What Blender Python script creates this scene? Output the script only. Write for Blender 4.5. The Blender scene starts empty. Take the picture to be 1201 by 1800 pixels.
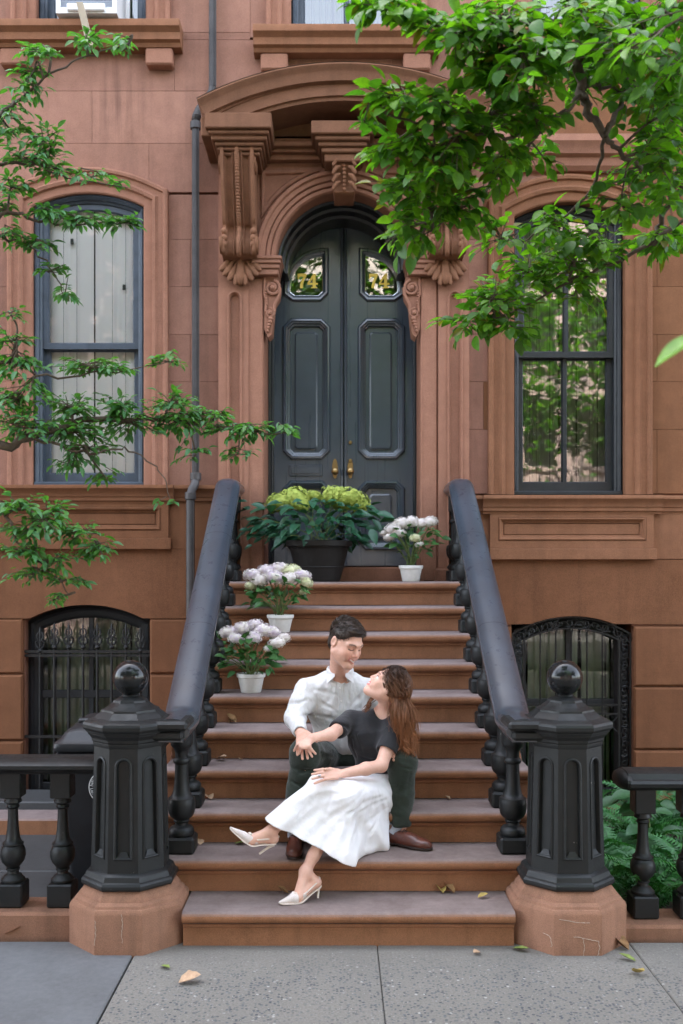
import bpy, math, random
import numpy as np
from mathutils import Vector, Matrix
from mathutils.geometry import tessellate_polygon
R = math.radians
random.seed(74)
SC = bpy.context.scene
COL = SC.collection

# ------------------------------------------------------------------ camera, sky, sun, exposure
CAMX, CAMY, EYE, FPX, HX, HY = -0.05, -4.92, 1.853, 1750.0, 594.0, 1003.0
cam = bpy.data.cameras.new('camera')
cam.lens = 35.0; cam.sensor_fit = 'VERTICAL'; cam.sensor_height = 36.0; cam.sensor_width = 24.0
cam.shift_x = (600.5 - HX) / 1800.0
cam.shift_y = (HY - 900.0) / 1800.0
cam.clip_start = 0.05; cam.clip_end = 500
cam.dof.use_dof = True; cam.dof.focus_distance = 5.5; cam.dof.aperture_fstop = 2.8
camo = bpy.data.objects.new('camera', cam); COL.objects.link(camo)
camo.location = (CAMX, CAMY, EYE); camo.rotation_euler = (R(90), 0, 0)
SC.camera = camo

SUN_EL, SUN_AZ = 54.0, -24.0          # the sun stands behind the house: the stoop lies in open shade
world = bpy.data.worlds.new('World'); SC.world = world; world.use_nodes = True
wn = world.node_tree; wn.nodes.clear()
sky = wn.nodes.new('ShaderNodeTexSky'); sky.sky_type = 'NISHITA'; sky.sun_disc = False
sky.sun_elevation = R(SUN_EL); sky.sun_rotation = R(SUN_AZ)
sky.air_density = 1.0; sky.dust_density = 2.5; sky.ozone_density = 0.7
hs = wn.nodes.new('ShaderNodeHueSaturation'); hs.inputs['Saturation'].default_value = 0.50
bg = wn.nodes.new('ShaderNodeBackground'); bg.inputs['Strength'].default_value = 0.15
wo = wn.nodes.new('ShaderNodeOutputWorld')
wn.links.new(sky.outputs[0], hs.inputs['Color']); wn.links.new(hs.outputs[0], bg.inputs[0]); wn.links.new(bg.outputs[0], wo.inputs[0])
sl = bpy.data.lights.new('sun', 'SUN'); sl.energy = 2.0; sl.angle = R(0.53); sl.color = (1.0, 0.93, 0.82)
slo = bpy.data.objects.new('sun', sl); COL.objects.link(slo)
# sky azimuth is measured from +Y towards +X
sdir = Vector((math.sin(R(SUN_AZ)) * math.cos(R(SUN_EL)), math.cos(R(SUN_AZ)) * math.cos(R(SUN_EL)), math.sin(R(SUN_EL))))
slo.rotation_euler = sdir.to_track_quat('Z', 'Y').to_euler(); slo.location = sdir * 40
SC.view_settings.view_transform = 'Standard'; SC.view_settings.look = 'None'
SC.view_settings.exposure = 3.47; SC.view_settings.gamma = 1.0; SC.view_settings.use_curve_mapping = False
SC.render.engine = 'CYCLES'
SC.cycles.use_denoising = True
SC.cycles.max_bounces = 8; SC.cycles.diffuse_bounces = 4; SC.cycles.glossy_bounces = 4
SC.cycles.transparent_max_bounces = 12; SC.cycles.transmission_bounces = 4
SC.cycles.sample_clamp_indirect = 6.0; SC.cycles.caustics_reflective = False; SC.cycles.caustics_refractive = False

# ------------------------------------------------------------------ measuring the photograph: metres from the facade survey
def wx(px, D=8.0): return (px - HX) * D / FPX + CAMX
def wz(py, D=8.0): return EYE + (HY - py) * D / FPX
def W(px, py, D): return Vector((wx(px, D), CAMY + D, wz(py, D)))
def dy(D): return CAMY + D

# ------------------------------------------------------------------ materials
MATS = {}
def nt_new(name):
    m = bpy.data.materials.new(name); m.use_nodes = True
    nt = m.node_tree; b = nt.nodes['Principled BSDF']
    return m, nt, b
def node(nt, t, **kw):
    n = nt.nodes.new(t)
    for k, v in kw.items():
        if k in n.inputs.keys(): n.inputs[k].default_value = v
        else: setattr(n, k, v)
    return n
def coords(nt, obj=False):
    if obj:
        return nt.nodes.new('ShaderNodeTexCoord').outputs['Object']
    return nt.nodes.new('ShaderNodeNewGeometry').outputs['Position']
def noise(nt, vec, scale, detail=5.0, rough=0.6, stretch=None):
    if stretch:
        mp = node(nt, 'ShaderNodeMapping'); mp.inputs['Scale'].default_value = stretch
        nt.links.new(vec, mp.inputs['Vector']); vec = mp.outputs[0]
    n = node(nt, 'ShaderNodeTexNoise', Scale=scale, Detail=detail, Roughness=rough)
    nt.links.new(vec, n.inputs['Vector'])
    return n.outputs['Fac']
def ramp(nt, fac, stops):
    r = nt.nodes.new('ShaderNodeValToRGB')
    e = r.color_ramp.elements
    while len(e) < len(stops): e.new(0.5)
    for i, (p, c) in enumerate(stops):
        e[i].position = p
        e[i].color = (c, c, c, 1) if isinstance(c, (int, float)) else (*c, 1)
    nt.links.new(fac, r.inputs[0]); return r.outputs[0]
def mix(nt, fac, a, b, mode='MIX'):
    m = nt.nodes.new('ShaderNodeMix'); m.data_type = 'RGBA'; m.blend_type = mode
    if isinstance(fac, (int, float)): m.inputs[0].default_value = fac
    else: nt.links.new(fac, m.inputs[0])
    for s, v in ((6, a), (7, b)):
        if isinstance(v, tuple): m.inputs[s].default_value = (*v, 1)
        else: nt.links.new(v, m.inputs[s])
    return m.outputs[2]
def bump(nt, b, h, strength=0.3, dist=0.01):
    n = node(nt, 'ShaderNodeBump', Strength=strength, Distance=dist)
    nt.links.new(h, n.inputs['Height']); nt.links.new(n.outputs[0], b.inputs['Normal'])
def setc(nt, b, c):
    if isinstance(c, tuple): b.inputs['Base Color'].default_value = (*c, 1)
    else: nt.links.new(c, b.inputs['Base Color'])

def simple(name, c, rough=0.6, var=0.25, scale=8.0, bmp=0.0, bscale=60.0, metal=0.0, spec=0.5, objc=False, sheen=0.0, rnd=0.0, coat=0.0):
    m, nt, b = nt_new(name); v = coords(nt, objc)
    f = noise(nt, v, scale)
    dk = tuple(x * (1 - var) for x in c); lt = tuple(min(1, x * (1 + var * 0.7)) for x in c)
    cc = ramp(nt, f, [(0.3, dk), (0.7, lt)])
    if rnd:
        oi = nt.nodes.new('ShaderNodeObjectInfo')
        cc = mix(nt, 1.0, cc, ramp(nt, oi.outputs['Random'], [(0, 1 - rnd), (1, 1.0)]), 'MULTIPLY')
    setc(nt, b, cc)
    b.inputs['Roughness'].default_value = rough; b.inputs['Metallic'].default_value = metal
    b.inputs['Specular IOR Level'].default_value = spec
    b.inputs['Sheen Weight'].default_value = sheen
    b.inputs['Specular IOR Level'].default_value = 0.36
    b.inputs['Coat Weight'].default_value = coat; b.inputs['Coat Roughness'].default_value = 0.12
    if bmp: bump(nt, b, noise(nt, v, bscale, 3.0), bmp)
    MATS[name] = m; return m

def brownstone(name, c, tread=False, grime=0.35, rnd=0.0, stain=None):
    """sandy brownstone: grain, blotches, water streaks running down; treads carry grey grime on their upward faces"""
    m, nt, b = nt_new(name); v = coords(nt)
    big = noise(nt, v, 1.6, 4.0, 0.6); mid = noise(nt, v, 9.0, 5.0, 0.65); fine = noise(nt, v, 190.0, 2.0)
    streak = noise(nt, v, 3.0, 6.0, 0.6, (3.2, 3.2, 0.22))
    base = ramp(nt, big, [(0.30, (c[0] * .80, c[1] * .78, c[2] * .74)), (0.70, (c[0] * 1.15, c[1] * 1.18, c[2] * 1.24))])
    base = mix(nt, 0.55, base, ramp(nt, mid, [(0.32, tuple(x * 0.74 for x in c)), (0.68, tuple(x * 1.16 for x in c))]))
    st = ramp(nt, streak, [(0.48, 0.0), (0.74, grime)])
    base = mix(nt, st, base, (c[0] * 0.50, c[1] * 0.53, c[2] * 0.56))
    base = mix(nt, 0.22, base, ramp(nt, fine, [(0.3, tuple(x * .35 for x in c)), (0.7, tuple(min(1, x * 1.9) for x in c))]))
    if rnd:
        oi = nt.nodes.new('ShaderNodeObjectInfo')
        base = mix(nt, 1.0, base, ramp(nt, oi.outputs['Random'], [(0, (1 - rnd, 1 - rnd * 1.1, 1 - rnd * 1.1)), (1, (1.0, 1.0, 1.0))]), 'MULTIPLY')
    if stain:                       # drip stain left by the air conditioner: (x, z, half width, half height)
        sx = nt.nodes.new('ShaderNodeSeparateXYZ'); nt.links.new(v, sx.inputs[0])
        def band(o, c_, w_):
            a = node(nt, 'ShaderNodeMath'); a.operation = 'SUBTRACT'; nt.links.new(o, a.inputs[0]); a.inputs[1].default_value = c_
            b_ = node(nt, 'ShaderNodeMath'); b_.operation = 'ABSOLUTE'; nt.links.new(a.outputs[0], b_.inputs[0])
            return ramp(nt, b_.outputs[0], [(0.0, 1.0), (w_, 0.0)])
        dr = noise(nt, v, 3.0, 4.0, 0.6, (6.5, 6.5, 0.35))
        mk = mix(nt, 1.0, band(sx.outputs[0], stain[0], stain[2]), band(sx.outputs[2], stain[1], stain[3]), 'MULTIPLY')
        mk = mix(nt, 1.0, mk, ramp(nt, dr, [(0.42, 0.0), (0.66, 0.75)]), 'MULTIPLY')
        base = mix(nt, mk, base, (c[0] * .40, c[1] * .42, c[2] * .45))
    if tread:
        g = nt.nodes.new('ShaderNodeNewGeometry'); sp = nt.nodes.new('ShaderNodeSeparateXYZ')
        nt.links.new(g.outputs['True Normal'], sp.inputs[0])
        up = ramp(nt, sp.outputs[2], [(0.25, 0.0), (0.85, 0.9)])
        worn = noise(nt, v, 5.0, 6.0, 0.7)
        worn = mix(nt, .35, worn, noise(nt, v, 38.0, 6.0, .8)); gry = ramp(nt, worn, [(0.3, (0.130, 0.104, 0.100)), (0.7, (0.270, 0.222, 0.212))])
        base = mix(nt, up, base, gry)
    setc(nt, b, base)
    b.inputs['Roughness'].default_value = 0.9; b.inputs['Specular IOR Level'].default_value = 0.10
    h = nt.nodes.new('ShaderNodeMath'); h.operation = 'ADD'
    nt.links.new(fine, h.inputs[0]); nt.links.new(mid, h.inputs[1])
    bump(nt, b, h.outputs[0], 0.35, 0.006)
    MATS[name] = m; return m

STONE = brownstone('brownstone', (0.290, 0.142, 0.093), rnd=0.0)
BLOCK = brownstone('brownstone_block', (0.330, 0.172, 0.121), rnd=0.24, grime=0.55, stain=(-1.83, 5.60, 0.30, 0.62))
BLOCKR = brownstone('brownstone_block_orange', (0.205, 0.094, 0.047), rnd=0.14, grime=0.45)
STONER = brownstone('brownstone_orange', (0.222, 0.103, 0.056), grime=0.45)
HOODM = brownstone('brownstone_hood', (0.178, 0.086, 0.050), grime=0.6)
BASEM = brownstone('brownstone_basement_shaded', (0.178, 0.079, 0.040), grime=0.5, rnd=.08)  # darker stone carries the facade's light falloff toward the street in its colour
STEP = brownstone('brownstone_step', (0.265, 0.124, 0.066), tread=True, grime=0.5)
PED = brownstone('brownstone_pedestal', (0.260, 0.136, 0.088), grime=0.85)

def iron(name, c, rough=0.42, coat=0.25, chip=0.715):
    """old gloss-painted cast iron: sagging paint, dust in the relief, chips"""
    m, nt, b = nt_new(name); v = coords(nt)
    n1 = noise(nt, v, 5.0, 5.0); n2 = noise(nt, v, 42.0, 4.0, 0.7); n3 = noise(nt, v, 13.0, 6.0, 0.75)
    cc = ramp(nt, n1, [(0.3, tuple(x * 0.75 for x in c)), (0.7, tuple(x * 1.3 for x in c))])
    cc = mix(nt, ramp(nt, n3, [(0.58, 0.0), (0.74, 0.45)]), cc, (0.030, 0.028, 0.024))
    cc = mix(nt, ramp(nt, n2, [(chip, 0.0), (chip + .025, 0.8)]), cc, (0.36, 0.34, 0.31))
    setc(nt, b, cc)
    rr = ramp(nt, n3, [(0.35, rough * 0.75), (0.7, rough * 1.35)])
    nt.links.new(rr, b.inputs['Roughness'])
    b.inputs['Specular IOR Level'].default_value = 0.36
    b.inputs['Coat Weight'].default_value = coat; b.inputs['Coat Roughness'].default_value = 0.30; b.inputs['Coat IOR'].default_value = 1.6
    bump(nt, b, n2, 0.12, 0.004)
    MATS[name] = m; return m
IRON = iron('painted_iron', (0.0075, 0.0086, 0.0088), 0.52, 0.05)
RAILP = iron('painted_handrail_sky_tint', (0.022, 0.032, 0.045), 0.33, 0.9, 0.95)  # blue in the base colour stands in for sky reflected on the rail
GLOSSB = simple('gloss_black', (0.012, 0.013, 0.014), 0.13, 0.2, 12, 0.02, 30)
GRILLE = simple('grille_iron', (0.012, 0.012, 0.012), 0.45, 0.3, 20, 0.1, 120)

def door_paint():
    m, nt, b = nt_new('door_paint'); v = coords(nt)
    n1 = noise(nt, v, 4.0, 4.0); brush = noise(nt, v, 3.0, 3.0, 0.5, (9, 9, 0.4))
    setc(nt, b, ramp(nt, n1, [(0.3, (0.034, 0.048, 0.064)), (0.7, (0.048, 0.066, 0.086))]))
    nt.links.new(ramp(nt, brush, [(0.3, 0.26), (0.7, 0.34)]), b.inputs['Roughness'])
    b.inputs['Coat Weight'].default_value = 0.7; b.inputs['Coat Roughness'].default_value = 0.16; b.inputs['Coat IOR'].default_value = 1.6
    bump(nt, b, brush, 0.03, 0.002)
    return m
DOORP = door_paint()
SASHB = simple('sash_blue_grey', (0.052, 0.066, 0.084), 0.40, 0.25, 9, 0.06, 80)
SASHK = simple('sash_charcoal', (0.020, 0.022, 0.024), 0.40, 0.25, 9, 0.06, 80)
BRASS = simple('brass', (0.34, 0.23, 0.10), 0.32, 0.25, 30, 0.05, 90, metal=1.0)
GOLD = simple('gold_leaf', (0.80, 0.56, 0.10), 0.35, 0.1, 30, metal=0.35)
PIPE = simple('pipe_paint', (0.058, 0.052, 0.050), 0.5, 0.3, 7, 0.1, 60)
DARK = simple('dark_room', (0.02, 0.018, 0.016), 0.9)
CONC = None
def glass(name='window_glass', ior=2.3, tint=(0.86, 0.90, 0.88)):
    m, nt, b = nt_new(name)
    nt.nodes.remove(b)
    out = [n for n in nt.nodes if n.type == 'OUTPUT_MATERIAL'][0]
    tr = nt.nodes.new('ShaderNodeBsdfTransparent'); tr.inputs[0].default_value = (*tint, 1)
    gl = node(nt, 'ShaderNodeBsdfGlossy', Roughness=0.012); gl.inputs[0].default_value = (1, 1, 1, 1)
    fr = node(nt, 'ShaderNodeFresnel', IOR=ior)
    v = coords(nt); n1 = noise(nt, v, 2.6, 2.0)
    bp = node(nt, 'ShaderNodeBump', Strength=0.06, Distance=0.02); nt.links.new(n1, bp.inputs['Height'])
    nt.links.new(bp.outputs[0], gl.inputs['Normal'])
    mx = nt.nodes.new('ShaderNodeMixShader')
    nt.links.new(fr.outputs[0], mx.inputs[0]); nt.links.new(tr.outputs[0], mx.inputs[1]); nt.links.new(gl.outputs[0], mx.inputs[2])
    nt.links.new(mx.outputs[0], out.inputs[0])
    return m
GLASS = glass(); GLASSB = glass('basement_glass', 1.6, (0.80, 0.86, 0.80)); GLASSC = glass('window_glass_clear', 1.45, (1.0, 1.0, 1.0))
CURT = simple('curtain_white', (0.92, 0.92, 0.90), 0.9, 0.03, 3)
CURTG = simple('curtain_greenish', (0.40, 0.44, 0.37), 0.9, 0.15, 3)

def leafmat(name, c, c2, trans=0.35, rough=0.46):
    m, nt, b = nt_new(name); v = coords(nt)
    oi = nt.nodes.new('ShaderNodeObjectInfo')
    n1 = noise(nt, v, 3.0, 3.0); n2 = noise(nt, v, 55.0, 3.0)
    cc = ramp(nt, n1, [(0.35, c), (0.68, c2)])
    cc = mix(nt, 0.3, cc, ramp(nt, n2, [(0.3, tuple(x * 0.55 for x in c)), (0.75, tuple(x * 1.5 for x in c2))]))
    cc = mix(nt, 1.0, cc, ramp(nt, oi.outputs['Random'], [(0, 0.72), (1, 1.0)]), 'MULTIPLY')
    setc(nt, b, cc); b.inputs['Roughness'].default_value = rough
    out = [n for n in nt.nodes if n.type == 'OUTPUT_MATERIAL'][0]
    tl = nt.nodes.new('ShaderNodeBsdfTranslucent')
    tc = mix(nt, 1.0, cc, (1.0, 1.15, 0.35), 'MULTIPLY'); nt.links.new(tc, tl.inputs[0])
    mx = node(nt, 'ShaderNodeMixShader'); mx.inputs[0].default_value = trans
    nt.links.new(b.outputs[0], mx.inputs[1]); nt.links.new(tl.outputs[0], mx.inputs[2]); nt.links.new(mx.outputs[0], out.inputs[0])
    MATS[name] = m; return m

# ------------------------------------------------------------------ mesh helpers
class MB:
    """collects faces; build() links them as one mesh object"""
    def __init__(s): s.v = []; s.f = []; s.mi = []; s.cur = 0
    def add(s, vs, fs):
        o = len(s.v); s.v.extend([tuple(p) for p in vs]); s.f.extend([tuple(i + o for i in f) for f in fs]); s.mi.extend([s.cur] * len(fs))
        return s
    def box(s, x0, x1, y0, y1, z0, z1):
        x0, x1 = min(x0, x1), max(x0, x1); y0, y1 = min(y0, y1), max(y0, y1); z0, z1 = min(z0, z1), max(z0, z1)
        return s.add([(x0, y0, z0), (x1, y0, z0), (x1, y1, z0), (x0, y1, z0), (x0, y0, z1), (x1, y0, z1), (x1, y1, z1), (x0, y1, z1)],
              [(0, 3, 2, 1), (4, 5, 6, 7), (0, 1, 5, 4), (1, 2, 6, 5), (2, 3, 7, 6), (3, 0, 4, 7)])
    def cbox(s, x0, x1, y0, y1, z0, z1, c=0.006):
        """box with all edges chamfered"""
        x0, x1 = min(x0, x1), max(x0, x1); y0, y1 = min(y0, y1), max(y0, y1); z0, z1 = min(z0, z1), max(z0, z1)
        c = min(c, (x1 - x0) * .3, (y1 - y0) * .3, (z1 - z0) * .3)
        vs = []; idx = {}
        X = (x0, x1); Y = (y0, y1); Z = (z0, z1); sg = (1, -1)
        for i in (0, 1):
            for j in (0, 1):
                for k in (0, 1):
                    for a in range(3):
                        p = [X[i], Y[j], Z[k]]
                        for b, q in ((0, i), (1, j), (2, k)):
                            if b != a: p[b] += sg[q] * c
                        idx[i, j, k, a] = len(vs); vs.append(p)
        fs = []
        for i in (0, 1):
            q = [idx[i, 0, 0, 0], idx[i, 1, 0, 0], idx[i, 1, 1, 0], idx[i, 0, 1, 0]]; fs.append(q[::-1] if i == 0 else q)
            q = [idx[0, i, 0, 1], idx[1, i, 0, 1], idx[1, i, 1, 1], idx[0, i, 1, 1]]; fs.append(q if i == 0 else q[::-1])
            q = [idx[0, 0, i, 2], idx[1, 0, i, 2], idx[1, 1, i, 2], idx[0, 1, i, 2]]; fs.append(q[::-1] if i == 0 else q)
        for i in (0, 1):
            for j in (0, 1):
                e = [idx[0, i, j, 1], idx[1, i, j, 1], idx[1, i, j, 2], idx[0, i, j, 2]]; fs.append(e if (i == j) else e[::-1])
                e = [idx[i, 0, j, 0], idx[i, 1, j, 0], idx[i, 1, j, 2], idx[i, 0, j, 2]]; fs.append(e[::-1] if (i == j) else e)
                e = [idx[i, j, 0, 0], idx[i, j, 1, 0], idx[i, j, 1, 1], idx[i, j, 0, 1]]; fs.append(e if (i == j) else e[::-1])
                for k in (0, 1):
                    t = [idx[i, j, k, 0], idx[i, j, k, 1], idx[i, j, k, 2]]
                    fs.append(t if (i + j + k) % 2 else t[::-1])
        return s.add(vs, fs)
    def plate(s, outer, holes, y0, y1):
        """outline in XZ with holes, extruded from y0 (front) to y1 (back)"""
        polys = [outer] + list(holes)
        tris = tessellate_polygon([[Vector((p[0], p[1], 0)) for p in q] for q in polys])
        flat = [p for q in polys for p in q]; n = len(flat)
        vs = [(p[0], y0, p[1]) for p in flat] + [(p[0], y1, p[1]) for p in flat]
        fs = []
        for t in tris:
            a, b, c = [flat[i] for i in t]
            ccw = (b[0] - a[0]) * (c[1] - a[1]) - (b[1] - a[1]) * (c[0] - a[0])
            t = tuple(t) if ccw > 0 else tuple(t)[::-1]
            fs.append(t); fs.append(tuple(i + n for i in t[::-1]))
        o = 0
        for qi, q in enumerate(polys):
            m = len(q); ar = sum(q[i][0] * q[(i + 1) % m][1] - q[(i + 1) % m][0] * q[i][1] for i in range(m))
            for i in range(m):
                a, b = o + i, o + (i + 1) % m
                f = (a, a + n, b + n, b)
                fs.append(f if (ar > 0) == (qi == 0) else f[::-1])
            o += m
        return s.add(vs, fs)
    def grid(s, rows, closed_u=False, closed_v=False, cap0=False, cap1=False):
        nr = len(rows); nc = len(rows[0]); vs = [p for r in rows for p in r]; fs = []
        for i in range(nr if closed_v else nr - 1):
            for j in range(nc if closed_u else nc - 1):
                a = i * nc + j; b = i * nc + (j + 1) % nc; c = ((i + 1) % nr) * nc + (j + 1) % nc; d = ((i + 1) % nr) * nc + j
                fs.append((a, b, c, d))
        if cap0: fs.append(tuple(range(nc))[::-1])
        if cap1: fs.append(tuple((nr - 1) * nc + j for j in range(nc)))
        return s.add(vs, fs)
    def lathe(s, prof, n=24, c=(0, 0, 0), rot=0.0, sx=1.0, sy=1.0):
        rows = [[(c[0] + sx * r * math.cos(rot + 2 * math.pi * j / n), c[1] + sy * r * math.sin(rot + 2 * math.pi * j / n), c[2] + z) for j in range(n)] for r, z in prof]
        return s.grid(rows, closed_u=True, cap0=True, cap1=True)
    def sweep(s, path, prof, cap=True, closed=False):
        """path in XZ (the opening's edge), prof = [(outward offset, y)]; mitred"""
        n = len(path); rows = []
        for i in range(n):
            p = Vector(path[i]); a = Vector(path[i - 1]) if (i > 0 or closed) else None; b = Vector(path[(i + 1) % n]) if (i < n - 1 or closed) else None
            d0 = (p - a).normalized() if a is not None else (b - p).normalized()
            d1 = (b - p).normalized() if b is not None else d0
            n0 = Vector((-d0.y, d0.x)); n1 = Vector((-d1.y, d1.x)); m = (n0 + n1)
            if m.length < 1e-6: m = n0
            m.normalize(); k = 1 / max(0.3, m.dot(n0)); m = m * k
            rows.append([(p.x + m.x * u, y, p.y + m.y * u) for u, y in prof])
        return s.grid(rows, closed_v=closed, cap0=cap and not closed, cap1=cap and not closed)
    def tube(s, pts, rad, n=8, cap=True):
        pts = [Vector(p) for p in pts]; m = len(pts)
        if not hasattr(rad, '__len__'): rad = [rad] * m
        t0 = (pts[1] - pts[0]).normalized(); u = t0.orthogonal().normalized(); rows = []
        for i in range(m):
            t = (pts[min(i + 1, m - 1)] - pts[max(i - 1, 0)])
            t = t.normalized() if t.length > 1e-9 else t0
            u = (u - t * u.dot(t)); u = u.normalized() if u.length > 1e-6 else t.orthogonal().normalized(); w = t.cross(u)
            rows.append([pts[i] + (u * math.cos(2 * math.pi * j / n) + w * math.sin(2 * math.pi * j / n)) * rad[i] for j in range(n)])
        return s.grid(rows, closed_u=True, cap0=cap, cap1=cap)
    def ball(s, c, r, nu=12, nv=8, M=None):
        """ellipsoid: r scalar or 3 radii, optional rotation matrix"""
        if not hasattr(r, '__len__'): r = (r, r, r)
        rows = []
        for i in range(nv + 1):
            th = math.pi * (i / nv) ; th = min(max(th, 0.02), math.pi - 0.02)
            row = []
            for j in range(nu):
                ph = 2 * math.pi * j / nu
                p = Vector((r[0] * math.sin(th) * math.cos(ph), r[1] * math.sin(th) * math.sin(ph), -r[2] * math.cos(th)))
                if M is not None: p = M @ p
                row.append(p + Vector(c))
            rows.append(row)
        return s.grid(rows, closed_u=True, cap0=True, cap1=True)
    def mesh(s, name, off=(0, 0, 0), smooth=30):
        me = bpy.data.meshes.new(name)
        o = Vector(off)
        me.from_pydata([(p[0] - o.x, p[1] - o.y, p[2] - o.z) for p in s.v], [], s.f)
        if any(s.mi): me.polygons.foreach_set('material_index', s.mi)
        me.validate()
        if smooth:
            me.polygons.foreach_set('use_smooth', [True] * len(me.polygons)); me.set_sharp_from_angle(angle=R(smooth))
        me.update(); return me

ORG = {}
def org(o): return ORG.get(o.name, Vector((0, 0, 0))) if o is not None else Vector((0, 0, 0))
def link(o, parent=None):
    COL.objects.link(o)
    if parent is not None: o.parent = parent
    return o
def tag(o, label=None, cat=None, group=None, kind=None):
    for k, v in (('label', label), ('category', cat), ('group', group), ('kind', kind)):
        if v: o[k] = v
    return o
def thing(name, loc, label, cat, group=None):
    o = bpy.data.objects.new(name, None); o.empty_display_size = 0.1; link(o); o.location = loc; ORG[o.name] = Vector(loc)
    return tag(o, label, cat, group)
def sub(name, parent):
    """an Empty part (keeps the parent's origin)"""
    o = bpy.data.objects.new(name, None); link(o, parent); ORG[o.name] = org(parent); return o
def obj(name, mb, mats, parent=None, smooth=30):
    me = mb.mesh(name, org(parent), smooth)
    o = bpy.data.objects.new(name, me)
    for m in (mats if isinstance(mats, (list, tuple)) else [mats]): me.materials.append(m)
    link(o, parent); ORG[o.name] = org(parent); return o
def top(name, mb, mats, label, cat, loc, group=None, smooth=30):
    """a thing that is one mesh"""
    me = mb.mesh(name, loc, smooth); o = bpy.data.objects.new(name, me)
    for m in (mats if isinstance(mats, (list, tuple)) else [mats]): me.materials.append(m)
    link(o); o.location = loc; ORG[o.name] = Vector(loc); return tag(o, label, cat, group)
def inst(name, me, parent, loc, rot=None, scale=None):
    """a copy that shares mesh data, loc in world metres"""
    o = bpy.data.objects.new(name, me); link(o, parent); o.location = Vector(loc) - org(parent)
    if rot is not None: o.rotation_euler = rot
    if scale is not None: o.scale = scale
    ORG[o.name] = Vector(loc); return o
def arc_seg(x0, x1, zs, sag, n=14):
    """points of a segmental arch from (x1,zs) over the crown to (x0,zs)"""
    c = (x1 - x0) / 2; r = (c * c + sag * sag) / (2 * sag); cx = (x0 + x1) / 2; cz = zs + sag - r
    a = math.asin(min(1, c / r))
    return [(cx + r * math.sin(a - 2 * a * i / n), cz + r * math.cos(a - 2 * a * i / n)) for i in range(n + 1)]
def arc(cx, cz, r, a0, a1, n=20):
    return [(cx + r * math.cos(R(a0 + (a1 - a0) * i / n)), cz + r * math.sin(R(a0 + (a1 - a0) * i / n))) for i in range(n + 1)]
def cut_rects(rect, holes):
    out = [rect]
    for h in holes:
        nxt = []
        for (x0, x1, z0, z1) in out:
            hx0, hx1, hz0, hz1 = h
            if hx0 >= x1 or hx1 <= x0 or hz0 >= z1 or hz1 <= z0: nxt.append((x0, x1, z0, z1)); continue
            if hz0 > z0: nxt.append((x0, x1, z0, hz0))
            if hz1 < z1: nxt.append((x0, x1, hz1, z1))
            a, b = max(z0, hz0), min(z1, hz1)
            if hx0 > x0: nxt.append((x0, hx0, a, b))
            if hx1 < x1: nxt.append((hx1, x1, a, b))
        out = nxt
    return [r for r in out if r[1] - r[0] > 0.02 and r[3] - r[2] > 0.02]
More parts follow.
